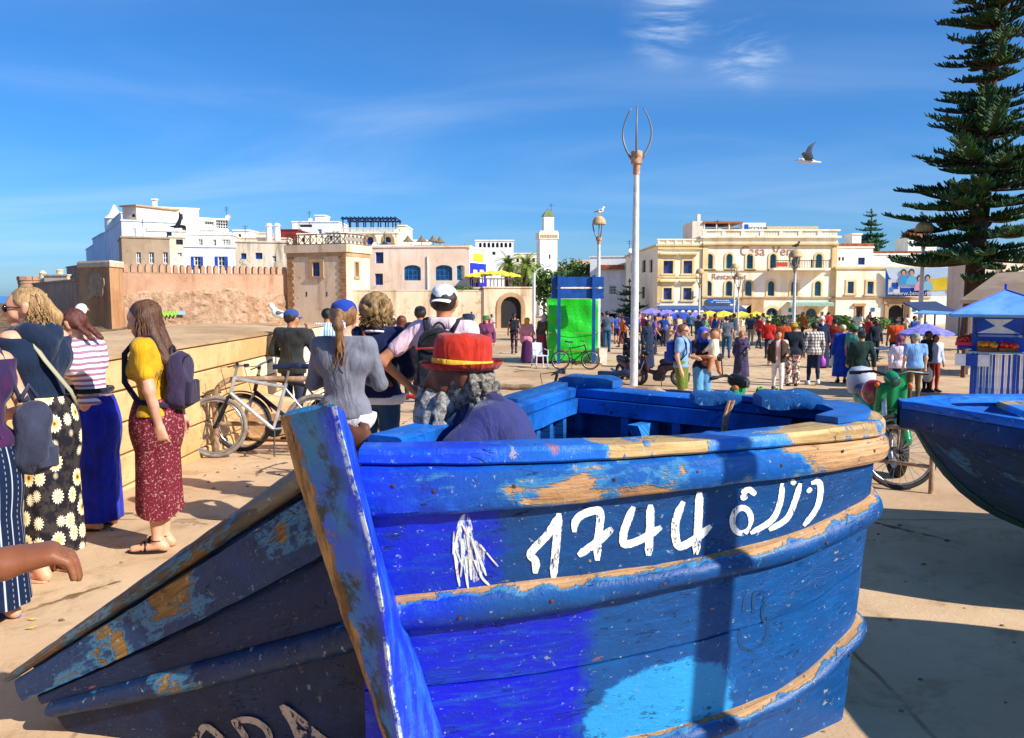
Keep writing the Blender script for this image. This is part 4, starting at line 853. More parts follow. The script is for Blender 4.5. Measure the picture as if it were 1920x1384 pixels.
def band(name, ringfn, mat, parent, i0=0, i1=None, smooth=True, label=None):
    mb = MB(); i1 = len(LINE) - 1 if i1 is None else i1; rings, uvs = [], []
    for i in range(i0, i1 + 1):
        u = LU[i]; pr = ringfn(u); acc = [0]
        for a, b in zip(pr[:-1], pr[1:]): acc.append(acc[-1] + math.hypot(a[0] - b[0], a[1] - b[1]))
        rings.append([Vector((LINE[i].x + LN[i].x * (o + jit(u, z)), LINE[i].y + LN[i].y * (o + jit(u, z)), z + jit(u + 5, z, .003))) for o, z in pr]); uvs += [(u, q / acc[-1]) for q in acc]
    n = len(rings[0]); fs = [(i * n + j, (i + 1) * n + j, (i + 1) * n + j + 1, i * n + j + 1) for i in range(len(rings) - 1) for j in range(n - 1)]
    mb.add([q for r in rings for q in r], fs, 0, uvs)
    for r in (0, len(rings) - 1): mb.add(rings[r], [tuple(range(n))], 0, [(uvs[r * n][0], k / n) for k in range(n)])
    o = mb.build(name, mat, parent, smooth=smooth)
    if label: o['label'] = label
    return o
bt1 = thing('fishing_boat', 'weathered blue wooden boat numbered 1744 with tall bow post, filling the front', 'boat', (0, 0, 0))
m_cap = paint('paint_cap', '#0b3fd8', '#1765c4', usplit=(.3, .6), wear=.60, wears=[(.60, 2.2, .115), (.30, .5, .06)], wood='#cfae74', wood2='#a58353', h=.12, chips=.4, seed=1)
m_wale = paint('paint_wale', '#0a34c0', '#175aa6', usplit=(.05, .55), wear=.615, wears=[(.50, 1.02, .155), (1.10, 1.40, .12), (1.50, 2.15, .17)], wood='#d6a878', wood2='#a57a50', h=.16, seed=2)
m_p1 = paint('paint_panel', '#0824b8', '#0c4278', usplit=(.40, .50), wear=.80, h=.25, seed=3, grime=.18, patches=[(u_at_px(872)[0], .40, .030, .34, '#d9dfdc'), (u_at_px(890)[0], .66, .034, .26, '#c9c4b0')])
m_r2 = paint('paint_rail', '#082cb8', '#0f4884', usplit=(.15, .5), wear=.70, wears=[(.3, 2.3, .05)], edge=.24, wood='#c89c6c', wood2='#9a724a', h=.1, seed=4)
m_p2 = paint('paint_lower', '#081eba', '#0e4a86', usplit=(.70, .78), wear=.78, h=.30, seed=5, grime=.15)
m_p3 = paint('paint_low', '#0618c4', '#0e4e8c', usplit=(.68, .76), wear=.79, h=.3, patch=(1.02, .78, .30, .62), seed=6, grime=.12)
m_in = paint('paint_inside', '#123f78', '#0f3366', wear=.70, h=.4, chips=.25, seed=8)
m_cap_b = paint('paint_back_cap', '#1b6fd0', '#14509a', wear=.69, h=.1, chips=.4, seed=9)
band('gunwale_cap', lambda u: [(-.13, ZG - .045), (-.135, ZG - .008), (-.12, ZG), (.022, ZG + .002), (.034, ZG - .012), (.034, lev('gap', u) + .012), (.026, lev('gap', u) + .005), (-.03, lev('gap', u) + .005)], m_cap, bt1, 0, (NS + 1) * 9)
band('gunwale_cap', lambda u: [(-.10, ZG - .05), (-.105, ZG - .008), (-.09, ZG), (.022, ZG + .002), (.034, ZG - .012), (.034, lev('gap', u) + .012), (.026, lev('gap', u) + .005), (-.03, lev('gap', u) + .005)], m_cap_b, bt1, (NS + 1) * 9, len(LINE) - 1)
def r_wale(u):
    a, b = lev('gap', u) - .002, lev('wb', u); return [(-.03, a), (.028, a), (.044, a - .012), (.050, (a + b) / 2), (.044, b + .014), (.030, b), (-.03, b)]
band('wale', r_wale, m_wale, bt1)
band('strake', lambda u: [(tuck(z, u), z) for z in (lambda a, b: [a + (b - a) * k / 5 for k in range(6)])(lev('wb', u) + .01, lev('r2t', u) - .01)], m_p1, bt1)
def half(a, b, r, u): return [(tuck((a + b) / 2, u) - .01 + r * math.sin(math.pi * k / 8), a + (b - a) * (1 - math.cos(math.pi * k / 8)) / 2) for k in range(9)]
band('rubbing_rail', lambda u: half(lev('r2t', u), lev('r2b', u), .062, u), m_r2, bt1)
def seam(u): return lev('r2b', u) + (lev('r3t', u) - lev('r2b', u)) * .42
band('strake', lambda u: [(tuck(z, u), z) for z in (lambda a, b: [a + (b - a) * k / 5 for k in range(6)])(lev('r2b', u) + .02, seam(u) + .003)] + [(tuck(seam(u), u) - .012, seam(u) + .002)], m_p2, bt1)
band('strake', lambda u: [(tuck(seam(u), u) - .010, seam(u) - .001)] + [(tuck(z, u) + .002, z) for z in (lambda a, b: [a + (b - a) * k / 5 for k in range(6)])(seam(u) - .004, lev('r3t', u) - .01)], m_p3, bt1)
band('rubbing_rail', lambda u: half(lev('r3t', u), lev('r3b', u), .06, u), m_r2, bt1)
band('strake', lambda u: [(tuck(z, u), z) for z in (lev('r3b', u) + .02, (lev('r3b', u) - .06) / 2, -.08)], m_p2, bt1)
# inner skin, floor, ribs, knees
band('inner_planking', lambda u: [(-.05, ZG - .04), (-.055, .80), (-.09, .55), (-.13, .30)], m_in, bt1)
mb = MB(); pts = [Vector((LINE[i].x - LN[i].x * .11, LINE[i].y - LN[i].y * .11, .40)) for i in range(0, len(LINE), 3)]; mb.add(pts, [tuple(range(len(pts)))], 0, [(p.x, p.y) for p in pts]); mb.build('floor', m_in, bt1)
m_rib = paint('paint_rib', '#2b6fc0', '#174f92', wear=.66, h=.1, seed=11); m_knee = paint('paint_knee', '#3aa0ee', '#2a80d6', wear=.75, h=.1, seed=12)
IT0 = (NS + 2) * 9
for k, i in enumerate(range(IT0 + 4, len(LINE) - 4, 4)):
    c, n = LINE[i], LN[i]; tt = Vector((-n.y, n.x)); mb = MB(); q = [Vector((*(c - n * o + tt * s), z)) for z in (.42, ZG - .09) for (o, s) in ((.05, -.022), (.05, .022), (.10, .022), (.10, -.022))]
    mb.add(q, [(0, 3, 2, 1), (4, 5, 6, 7), (0, 1, 5, 4), (1, 2, 6, 5), (2, 3, 7, 6), (3, 0, 4, 7)], 0, [(a.z, .5) for a in q]); mb.build('rib', m_rib, bt1)
band('inwale', lambda u: [(-.06, ZG - .055), (-.125, ZG - .055), (-.125, ZG - .13), (-.06, ZG - .135)], m_cap_b, bt1, IT0, len(LINE) - 2)
for (px, Y) in ((1252, 4.02), (1388, 3.78), (1492, 3.60)):
    best = min(range(IT0, ICORNER), key=lambda i: abs(LINE[i].y - Y - .12)); c, n = LINE[best], LN[best]; tt = Vector((-n.y, n.x)); mb = MB()
    tri = [c - n * .06, c - n * .27 - tt * .0, c - n * .06]; poly = [Vector((*(c - n * .06), ZG - .14)), Vector((*(c - n * .26), ZG - .14)), Vector((*(c - n * .06), ZG - .42))]
    mb.prism([p - Vector((*tt, 0)) * .03 for p in poly], Vector((*tt, 0)) * .06); mb.uv = {i: [(v_, .5) for v_ in range(len(f_))] for i, f_ in enumerate(mb.f)}; mb.build('knee', m_knee, bt1)
m_blk = paint('paint_block', '#155a9c', '#124a86', wear=.66, wears=[], wood='#8fb0bf', wood2='#5f7f93', h=.15, chips=.8, seed=13, rough=.5)
def lump(c0, c1, w, h, name, z0):
    mb = MB(); a, b = Vector((*c0, 0)), Vector((*c1, 0)); d = (b - a); L = d.length; d.normalize(); s = Vector((-d.y, d.x, 0)); rings, uv = [], []
    for i in range(9):
        f_ = i / 8; k = min(1, .6 + 3 * min(f_, 1 - f_)) ; rr = []
        for j in range(12):
            q = 2 * math.pi * j / 12; cx = math.copysign(abs(math.cos(q)) ** .3, math.cos(q)); cz = math.copysign(abs(math.sin(q)) ** .3, math.sin(q)); nn = .2 * mnoise.noise(Vector((f_ * 3, q, L)))
            rr.append(a + d * L * f_ + s * cx * w / 2 * (1 + nn) + Vector((0, 0, z0 + h / 2 + cz * h / 2 * k * (1 + nn))))
        rings.append(rr)
    vs = [q for r in rings for q in r]; n = 12; fs = [(i * n + j, i * n + (j + 1) % n, (i + 1) * n + (j + 1) % n, (i + 1) * n + j) for i in range(8) for j in range(n)]
    mb.add(vs, fs, 0, [(i / 8 * L, (j % 12) / 12) for i in range(9) for j in range(12)]); mb.add(rings[0], [tuple(range(12))], 0, [(0, 0)] * 12); mb.add(rings[-1], [tuple(range(12))], 0, [(0, 0)] * 12)
    return mb.build(name, m_blk, bt1, smooth=50)
def onrail(px0, px1, py): return onplane(px0, py, ZG + .02), onplane(px1, py, ZG + .02)
ab = onrail(1298, 1384, 749); lump(ab[0], ab[1],   .12, .06, 'rowlock_block', ZG - .005)
ab = onrail(1420, 1532, 757); lump(ab[0], ab[1], .14, .08, 'rowlock_block', ZG - .005)
ab = (Vector((.28, 4.44)), Vector((.55, 4.28))); lump(ab[0], ab[1], .13, .07, 'corner_block', ZG - .01)
ab = (Vector((.31, 4.50)), Vector((-.02, 3.72))); lump(ab[0], ab[1], .10, .03, 'corner_rail', ZG - .005)
# deck at the rounded end
mb = MB(); out_ = [LINE[i] - LN[i] * .02 for i in range((NS - 2) * 9, (NS + 2) * 9 + 6, 3)]; inn = [Vector((1.00, 3.78)), Vector((1.20, 3.56)), Vector((1.30, 3.42)), Vector((1.29, 3.28)), Vector((1.16, 3.13))]
pts = [Vector((p.x, p.y, ZG + .004)) for p in out_ + inn]; mb.prism(pts, (0, 0, .024)); mb.uv = {i: [(mb.v[j][0], mb.v[j][1]) for j in f_] for i, f_ in enumerate(mb.f)}; mb.build('end_deck', paint('paint_deck', '#1f66b4', '#175494', wear=.64, h=1, seed=14, chips=.6), bt1)
mb = MB(); c = onplane(1362, 752, ZG); mb.tube([(c.x + .03, c.y - .05, ZG + .03), (c.x - .03, c.y - .16, ZG + .02), (c.x - .06, c.y - .19, ZG - .06), (c.x - .07, c.y - .20, ZG - .15)], .008, 6); mb.tube([(c.x + .02, c.y - .05, ZG + .03), (c.x - .01, c.y - .16, ZG + .02), (c.x - .045, c.y - .19, ZG - .05), (c.x - .05, c.y - .19, ZG - .12)], .007, 6); mb.build('rope', M('old_rope', '#b98d68', '#8f6a4c', scale=30, rough=.95), bt1, smooth=True)
# bow post, a raked squared timber
st_L = [(517, 784), (527, 815), (549, 893), (599, 1046), (643, 1170), (688, 1293), (722, 1400), (790, 1600)]
st_C = [(628, 760), (640, 815), (664, 905), (702, 1046), (716, 1150), (728, 1290), (745, 1400), (805, 1600)]
st_R = [(652, 776), (668, 820), (684, 900), (714, 1020), (758, 1150), (802, 1275), (842, 1400), (905, 1600)]
rings, uvs = [], []
for k, (l, c, r) in enumerate(zip(st_L, st_C, st_R)):
    f_ = k / 7; Yc = 2.36 + .10 * f_; a, b, d = P(*l, Yc + .11), P(*c, Yc), P(*r, Yc + .14 + .03 * f_); e = P(l[0] + 35, l[1] - 6, Yc + .27)
    ring_ = []
    for p, q, w_ in ((a, b, 5), (b, d, 4), (d, e, 2), (e, a, 2)):
        for s in range(w_): ring_.append(p.lerp(q, .06 + .88 * s / w_) + Vector((.003 * mnoise.noise(Vector((k * 1.7, s * 2.1, 1))), 0, 0)))
    rings.append(ring_)
dense = []
for k in range(len(rings) - 1):
    for s in range(6): dense.append([a.lerp(b, s / 6) for a, b in zip(rings[k], rings[k + 1])])
dense.append(rings[-1]); nR = len(dense[0])
for k, r in enumerate(dense):
    for j in range(nR): r[j] = r[j] + Vector((.004 * mnoise.noise(r[j] * 14), .004 * mnoise.noise(r[j] * 14 + Vector((9, 0, 0))), 0))
mb = MB(); vs = [q for r in dense for q in r]; fs = [(i * nR + j, i * nR + (j + 1) % nR, (i + 1) * nR + (j + 1) % nR, (i + 1) * nR + j) for i in range(len(dense) - 1) for j in range(nR)]
mb.add(vs, fs, 0, [(i * .034, j / nR) for i in range(len(dense)) for j in range(nR)])
top = dense[0]; cen = sum(top, Vector()) / nR + Vector((0, 0, .018)); mid_ = [q.lerp(cen, .3) + Vector((0, 0, .012)) for q in top]; mb.add(top + mid_ + [cen], [(j, (j + 1) % nR, nR + (j + 1) % nR, nR + j) for j in range(nR)] + [(nR + j, nR + (j + 1) % nR, 2 * nR) for j in range(nR)], 0, [(j * .02, .1) for j in range(2 * nR + 1)])
def post_paint():
    m, nt, b = new_mat('paint_post'); t = NT(nt); tc = t.n('ShaderNodeTexCoord'); sp = t.n('ShaderNodeSeparateXYZ', {0: tc.outputs['UV']}); u, v = sp.outputs[0], sp.outputs[1]
    ob = t.coord('Object'); sv = t.coord('Object', scale=(26, 26, 3)); grain = t.noise(sv, 1, 7, .7); mid = t.noise(ob, 9, 9, .72, .6); fine = t.noise(ob, 60, 6, .75)
    vv = t.math('ADD', v, t.math('MULTIPLY', t.math('SUBTRACT', mid, .5), .22))
    col = t.mix(t.rng(vv, .24, .36), lin('#1d7fb0'), t.mix(t.math('MULTIPLY', t.rng(grain, .42, .66), .7), lin('#0c2fd0'), lin('#2a70e4')))          # green-blue on the weather face, fresh blue on the other
    col = t.mix(t.math('MULTIPLY', t.rng(t.noise(ob, 4, 5), .42, .62), t.rng(vv, .38, .26)), col, lin('#1f5fd0'))
    col = t.mix(t.math('MULTIPLY', t.rng(t.noise(ob, 6.5, 8, .7), .50, .60), t.rng(vv, .42, .22)), col, lin('#12303a'))
    wood_ = t.mix(t.rng(grain, .35, .65), lin('#b8925a'), lin('#6b4d2b'))
    wm = t.rng(t.math('ADD', t.math('ADD', mid, t.math('MULTIPLY', grain, .22)), t.rng(v, .0, .17, .27, 0)), .70, .80); wm = t.math('MULTIPLY', wm, t.rng(vv, .36, .24))
    col = t.mix(wm, col, wood_)
    ed = t.math('MULTIPLY', t.rng(t.math('ABSOLUTE', t.math('SUBTRACT', v, .385)), .012, .03, 1, 0), t.rng(t.noise(ob, 11, 6, .8), .44, .56)); col = t.mix(ed, col, lin('#d6e6ee'))
    col = t.mix(t.math('MULTIPLY', t.rng(fine, .64, .69), .6), col, lin('#a8cbe0')); col = t.mix(t.math('MULTIPLY', t.rng(t.noise(t.coord('Object', scale=(40, 40, 2.2)), 1, 3, .5, .5), .69, .72), .85), col, lin('#0c1a2c'))
    t.set(b.inputs['Base Color'], col); t.set(b.inputs['Normal'], t.bump(t.math('ADD', mid, t.math('MULTIPLY', grain, .4)), .8, .014)); t.set(b.inputs['Roughness'], t.math('ADD', .45, t.math('MULTIPLY', wm, .4))); return m
mb.build('bow_post', post_paint(), bt1, smooth=55)
nail_m = M('rusty_nail', '#6a3e2a', '#43291e', scale=30, rough=.9)
for k, (px, py) in enumerate([(815, 915), (960, 905), (1142, 893), (1290, 880), (1440, 868), (1552, 842), (1610, 842), (860, 1150), (1030, 1118), (1236, 1086), (1416, 1043), (1530, 1012), (1606, 968), (1500, 1310), (1590, 1225), (742, 905)]):
    u, p, n = u_at_px(px); z = z_at(px, py); o = .050 if z > lev('wb', u) else tuck(z, u) + .052; mb = MB(); mb.ell((0, 0, 0), (.0065, .002, .0065), 6, M=Matrix.Translation((p.x + n.x * o, p.y + n.y * o, z)) @ Matrix.Rotation(math.atan2(n.y, n.x) + math.pi / 2, 4, 'Z')); mb.build('nail', nail_m, bt1, smooth='all')
# painted number and other marks, brushed on the planks
def surf(px, py, off=.006):
    u, p, n = u_at_px(px); z = z_at(px, py); o = tuck(z, u) + jit(u, z) + off * .45; q = p + n * o; return Vector((q.x, q.y, z))
def brush(mb, pts, w, off=.006, seed=0, taper=.25):
    rr = random.Random(seed); L = [0]
    for a, b in zip(pts[:-1], pts[1:]): L.append(L[-1] + math.hypot(b[0] - a[0], b[1] - a[1]))
    n = max(4, int(L[-1] / 2.2)); P_ = [(crom(L, [q[0] for q in pts], L[-1] * i / n), crom(L, [q[1] for q in pts], L[-1] * i / n)) for i in range(n + 1)]
    vs = []
    for i, (x, y) in enumerate(P_):
        a, b = P_[max(0, i - 1)], P_[min(n, i + 1)]; dx, dy = b[0] - a[0], b[1] - a[1]; l = math.hypot(dx, dy) or 1; nx, ny = -dy / l, dx / l; e = min(1, .55 + 4 * min(i, n - i) / n)
        for s in (-1, 0, 1): k = w / 2 * e * (1 + rr.uniform(-.07, .07)) * s; vs.append(surf(x + nx * k, y + ny * k, off))
    mb.add(vs, [(i * 3 + j, i * 3 + j + 1, (i + 1) * 3 + j + 1, (i + 1) * 3 + j) for i in range(n) for j in range(2)])
def brushed(name, c, c2, sc=40):
    m, nt, b = new_mat(name); t = NT(nt); v = t.coord('Object'); n1 = t.noise(v, sc, 7, .75); t.set(b.inputs['Base Color'], t.mix(t.rng(n1, .50, .66), lin(c), lin(c2))); t.set(b.inputs['Alpha'], t.rng(t.math('ADD', t.noise(t.coord('Object', scale=(22, 22, 9)), 1, 7, .78), t.math('MULTIPLY', n1, .3)), .54, .60)); t.set(b.inputs['Normal'], t.bump(t.noise(t.coord('Object', scale=(60, 60, 8)), 1, 5), .5, .008)); b.inputs['Roughness'].default_value = .55; return m
m_num = brushed('white_brush_paint', '#f4f1e4', '#a9c0cf')
digits = [('1', [[(1047, 962), (1044, 1005), (1040, 1050), (1038, 1086)], [(1047, 966), (1028, 1000), (994, 1040), (1004, 1052), (1004, 1076)]]),
          ('7', [[(1076, 998), (1078, 978), (1092, 964), (1122, 958), (1123, 985), (1120, 1020), (1120, 1052)], [(1147, 990), (1122, 1014), (1084, 1042)]]),
          ('4', [[(1186, 950), (1176, 975), (1168, 1000), (1170, 1020), (1200, 1012), (1238, 988)], [(1217, 946), (1217, 990), (1215, 1042)]]),
          ('4', [[(1278, 940), (1268, 965), (1264, 990), (1272, 1024), (1300, 1012), (1331, 986)], [(1307, 922), (1307, 970), (1304, 1040)]]),
          ('w', [[(1388 + 17 * math.cos(q), 976 + 24 * math.sin(q)) for q in [2 * math.pi * k / 12 + .5 for k in range(13)]], [(1386, 925), (1400, 918), (1412, 928)], [(1384, 934), (1396, 930)]]),
          ('s', [[(1461, 906), (1459, 940), (1445, 975), (1405, 1000)]]), ('s', [[(1495, 906), (1486, 940), (1472, 972), (1440, 994)], [(1478, 908), (1484, 900)]]), ('s', [[(1516, 906), (1530, 904), (1534, 924), (1528, 955), (1505, 986)], [(1510, 916), (1516, 922)]])]
for k, (nm, strokes) in enumerate(digits):
    mb = MB()
    for q, s in enumerate(strokes): brush(mb, s, 15 if k < 4 else 11, .006 + .0012 * q, seed=k * 7 + q)
    mb.build('painted_digit' if k < 4 else 'painted_letter', m_num, bt1, fix=False)
mb = MB()
for k, s in enumerate([[(862, 988), (856, 1020), (858, 1062)], [(876, 992), (880, 1030), (884, 1088)], [(868, 984), (892, 1030), (912, 1080)], [(850, 1010), (856, 1060), (862, 1100)], [(868, 1010), (872, 1060), (878, 1104)], [(890, 1050), (905, 1085), (918, 1098)], [(900, 1020), (922, 1048), (934, 1062)], [(852, 996), (850, 1040)], [(864, 1000), (867, 1048), (864, 1082)], [(884, 1006), (896, 1050), (900, 1078)], [(872, 1040), (876, 1075)], [(856, 1030), (868, 1062)]]): brush(mb, s, 5 if k < 6 else 3, .005 + .0008 * k, seed=50 + k)
mb.build('paint_splash', brushed('runny_white_paint', '#d9e2e4', '#c08f5a', 55), bt1, fix=False)
mb = MB()
for k, s in enumerate([[(1402, 1118), (1400, 1150)], [(1418, 1112), (1418, 1152)], [(1440, 1120), (1436, 1155), (1446, 1180)], [(1396, 1180), (1396, 1210), (1416, 1224), (1442, 1208), (1448, 1185), (1446, 1158)]]): brush(mb, s, 7, .004 + .0008 * k, seed=70 + k)
mb.build('painted_mark', brushed('dark_rubbed_mark', '#123f6c', '#154a7e', 60), bt1, fix=False)
# the boat hull in shade behind the bow post
b2 = thing('wrecked_hull', 'dark shaded blue hull with worn rail sloping down behind the bow post', 'boat', (0, 0, 0))
TA, TB = P(20, 1262, 3.12), P(640, 822, 2.74); BA, BB = P(112, 1384, 3.10), P(800, 1484, 2.74)
def h2(s, t, o=0.0):
    top = TA.lerp(TB, s); bot = BA.lerp(BB, s); p = top.lerp(bot, t); n = (TB - TA).cross(BB - TB).normalized()
    if n.y > 0: n = -n
    return p + n * (o + .04 * math.sin(math.pi * t) - .05 * math.sin(math.pi * s) * 0)
def band2(name, prof, mat, s0=0.0, s1=1.0, label=None, cut=0.0):
    mb = MB(); N = 40; rings, uvs = [], []
    for i in range(N + 1):
        s = s0 + (s1 - s0) * i / N; pr = prof(s)
        rings.append([h2(s, t, o + .004 * mnoise.noise(Vector((s * 25, t * 30, 7)))) + Vector((0, 0, .004 * mnoise.noise(Vector((s * 30, t * 9, 3))))) for t, o in pr]); uvs += [(s * 2.1, k / (len(pr) - 1)) for k in range(len(pr))]
    n = len(rings[0]); mb.add([q for r in rings for q in r], [(i * n + j, (i + 1) * n + j, (i + 1) * n + j + 1, i * n + j + 1) for i in range(N) for j in range(n - 1)], 0, uvs)
    for r in (0, N): mb.add(rings[r], [tuple(range(n))], 0, [(0, k / n) for k in range(n)])
    o = mb.build(name, mat, b2, smooth=True)
    if label: o['label'] = label
def lt(a, b): return lambda s: a + (b - a) * s
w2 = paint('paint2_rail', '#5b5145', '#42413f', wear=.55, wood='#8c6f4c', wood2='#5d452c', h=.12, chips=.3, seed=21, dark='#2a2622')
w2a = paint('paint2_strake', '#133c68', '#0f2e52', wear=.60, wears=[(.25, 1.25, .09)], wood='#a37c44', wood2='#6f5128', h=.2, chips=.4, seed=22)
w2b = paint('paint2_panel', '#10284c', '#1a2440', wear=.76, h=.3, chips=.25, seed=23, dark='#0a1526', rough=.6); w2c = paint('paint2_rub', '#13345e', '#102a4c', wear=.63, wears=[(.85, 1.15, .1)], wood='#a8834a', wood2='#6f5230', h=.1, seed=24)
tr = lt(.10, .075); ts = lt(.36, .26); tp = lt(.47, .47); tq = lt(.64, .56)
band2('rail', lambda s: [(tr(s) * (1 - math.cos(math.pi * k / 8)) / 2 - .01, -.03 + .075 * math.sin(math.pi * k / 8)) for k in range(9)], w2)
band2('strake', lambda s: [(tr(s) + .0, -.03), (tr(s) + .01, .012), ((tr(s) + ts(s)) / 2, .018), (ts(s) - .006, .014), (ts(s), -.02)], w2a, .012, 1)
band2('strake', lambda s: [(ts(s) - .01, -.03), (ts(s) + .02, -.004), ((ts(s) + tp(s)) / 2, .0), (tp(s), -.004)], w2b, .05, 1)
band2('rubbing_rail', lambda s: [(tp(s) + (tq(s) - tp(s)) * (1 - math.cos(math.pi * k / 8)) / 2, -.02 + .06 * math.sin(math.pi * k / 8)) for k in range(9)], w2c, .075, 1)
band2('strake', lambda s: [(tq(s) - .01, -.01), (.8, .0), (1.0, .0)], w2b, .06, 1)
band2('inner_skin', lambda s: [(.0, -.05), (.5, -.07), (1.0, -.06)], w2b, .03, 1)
mb = MB()
def b2px(px, py, off=.012):
    d = pixdir(px, py); best = None
    n = (TB - TA).cross(BB - TB).normalized(); q = (TB - Vector((0, 0, CH))).dot(n) / d.dot(n); p = Vector((0, 0, CH)) + d * q
    s, t = .5, .5
    for _ in range(30):
        e = p - h2(s, t); ds = (h2(s + .01, t) - h2(s, t)) / .01; dt = (h2(s, t + .01) - h2(s, t)) / .01; a11, a12, a22 = ds.dot(ds), ds.dot(dt), dt.dot(dt); r1, r2 = e.dot(ds), e.dot(dt); de = a11 * a22 - a12 * a12; s += (r1 * a22 - r2 * a12) / de; t += (r2 * a11 - r1 * a12) / de
    return h2(s, t, off)
m_l2 = brushed('grey_white_lettering', '#b9a99a', '#6f6a70')
_surf = surf
surf = lambda x, y, off=.006: b2px(x, y, off)
for k, strokes in enumerate([[[(392, 1350), (362, 1394)], [(392, 1350), (412, 1368), (432, 1394)]], [[(444, 1340), (462, 1368), (472, 1400)], [(450, 1340), (484, 1342), (508, 1362), (512, 1394)]], [[(536, 1312), (556, 1348), (570, 1396)], [(538, 1312), (568, 1338), (600, 1368), (624, 1388)], [(556, 1362), (592, 1372)]]]):
    mb = MB()
    for q, s in enumerate(strokes): brush(mb, s, 13, .006 + .0012 * q, seed=90 + k * 5 + q)
    mb.build('painted_letter', m_l2, b2, fix=False)
surf = _surf
# boat at the right, bow towards the wall
def make_boat(name, label, loc, rotz, Lb=4.8):
    t = thing(name, label, 'boat', loc, rotz)
    N, K = 30, 12
    def bre(x): f_ = min(1, x / 1.6); return .03 + .98 * (1 - (1 - f_) ** 2.4) * (1 - .25 * sstep(3, Lb, x))
    def kee(x): return .12 + .62 * math.exp(-x / .28) + .26 * math.exp(-x / .7)
    def gun(x): return 1.0 - .04 * sstep(0, 1.0, x) + .10 * sstep(1.5, 3.2, x)
    def sec(x, side, k, ins=0.0):
        f_ = k / K; b = max(.005, bre(x) - ins); g, ke = gun(x), min(kee(x) + ins, gun(x) - .02); return Vector((x + ins * 1.2 * (x < .3), side * b * (1 - f_ ** 2.6) ** .8, g + (ke - g) * (1 - (1 - f_) ** 1.25)))
    m_o, m_i = BOAT_M
    for nm, ins, mat in (('hull', 0, m_o), ('inner_hull', .05, m_i)):
        mb = MB()
        for side in (-1, 1):
            rings = [[sec(Lb * (i / N) ** 1.5, side, k, ins) for k in range(K + 1)] for i in range(N + 1)]; n = K + 1
            mb.add([q for r in rings for q in r], [(i * n + j, (i + 1) * n + j, (i + 1) * n + j + 1, i * n + j + 1) for i in range(N) for j in range(K)], 0, [(Lb * (i / N) ** 1.5, k / K) for i in range(N + 1) for k in range(K + 1)])
        tr_ = [sec(Lb, -1, k, ins) for k in range(K + 1)] + [sec(Lb, 1, k, ins) for k in range(K, -1, -1)]; mb.add(tr_, [tuple(range(len(tr_)))], 0, [(0, k / 30) for k in range(len(tr_))])
        mb.build(nm, mat, t, smooth=60, fix=False)
    for side in (-1, 1):
        for nm, z0, z1, o0, o1, mat in (('gunwale', .035, -.012, -.09, .035, BOAT_G), ('wale', -.014, -.13, -.01, .035, BOAT_W)):
            mb = MB(); rings = []
            for i in range(N + 1):
                x = Lb * (i / N) ** 1.5; b, g = bre(x), gun(x); r = [(max(.004, b + o0), g + z0), (b + o1 - .01, g + z0), (b + o1, g + z0 - .01), (b + o1, g + z1), (max(.004, b + o0), g + z1)]; rings.append([Vector((x - (.03 if i == 0 else 0), side * q, z)) for q, z in r])
            vs = [q for r in rings for q in r]; n = 5; mb.add(vs, [(i * n + j, (i + 1) * n + j, (i + 1) * n + (j + 1) % n, i * n + (j + 1) % n) for i in range(N) for j in range(n)], 0, [(Lb * (i / N) ** 1.5, k / 4) for i in range(N + 1) for k in range(5)]); mb.build(nm, mat, t, smooth=40)
        mb = MB(); rings = []
        for i in range(N + 1):
            x = Lb * (i / N) ** 1.5; q = sec(x, side, 10); q2 = sec(x, side, 10.8 if False else 11); rings.append([q + Vector((0, side * .012, 0)), q2 + Vector((0, side * .012, -.004))])
        mb.loft(rings, closed=False); mb.build('boot_stripe', BOAT_K, t)
    for x, z in ((.85, -.02), (1.5, -.05), (2.5, -.16), (3.8, -.16)):
        b = bre(x) - .05; mb = MB(); mb.bbox((x, 0, gun(x) + z), (.26, 2 * b, .045), .012); mb.uv = {i: [(mb.v[j][1], mb.v[j][0]) for j in f_] for i, f_ in enumerate(mb.f)}; mb.build('thwart', BOAT_T, t)
    mb = MB(); mb.prism([(.05, 0, gun(.1) - .005), (.36, -bre(.36) + .06, gun(.36) - .005), (.26, 0, gun(.3) - .005), (.36, bre(.36) - .06, gun(.36) - .005)], (0, 0, .03)); mb.uv = {i: [(mb.v[j][0], mb.v[j][1]) for j in f_] for i, f_ in enumerate(mb.f)}; mb.build('breasthook', BOAT_G, t)
    for x in np.arange(.9, Lb - .2, .38):
        for side in (-1, 1): mb = MB(); mb.tube([sec(x, side, k, .065) for k in range(0, K, 2)], .022, 5); mb.uv = {i: [(.1, .5)] * len(f_) for i, f_ in enumerate(mb.f)}; mb.build('rib', BOAT_T, t)
    for x in (1.6, 3.6): mb = MB(); mb.bbox((x, 0, .14), (.12, .9, .34), .01); mb.build('chock', brown_wood, t)
    return t
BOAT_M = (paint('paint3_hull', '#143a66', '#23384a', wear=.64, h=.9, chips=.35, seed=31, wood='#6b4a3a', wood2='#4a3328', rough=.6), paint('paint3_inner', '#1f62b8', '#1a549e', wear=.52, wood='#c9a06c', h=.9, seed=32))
BOAT_G = paint('paint3_gunwale', '#1d82e6', '#1560c0', wear=.66, wears=[(.4, 2.5, .04)], h=.16, seed=33); BOAT_W = paint('paint3_wale', '#143c78', '#1b3055', wear=.68, h=.12, seed=34, wood='#7a5a48'); BOAT_T = paint('paint3_thwart', '#2f92e4', '#1b66b8', wear=.52, wood='#c9a573', h=.3, seed=35); BOAT_K = M('green_boot_stripe', '#12524a', '#0d3f3c', scale=4)
tip = P(1697, 748, 5.1)
make_boat('rowing_boat', 'blue open boat with dark shaded hull, bow pointing in from the right', (tip.x, tip.y, 0), R(-14))
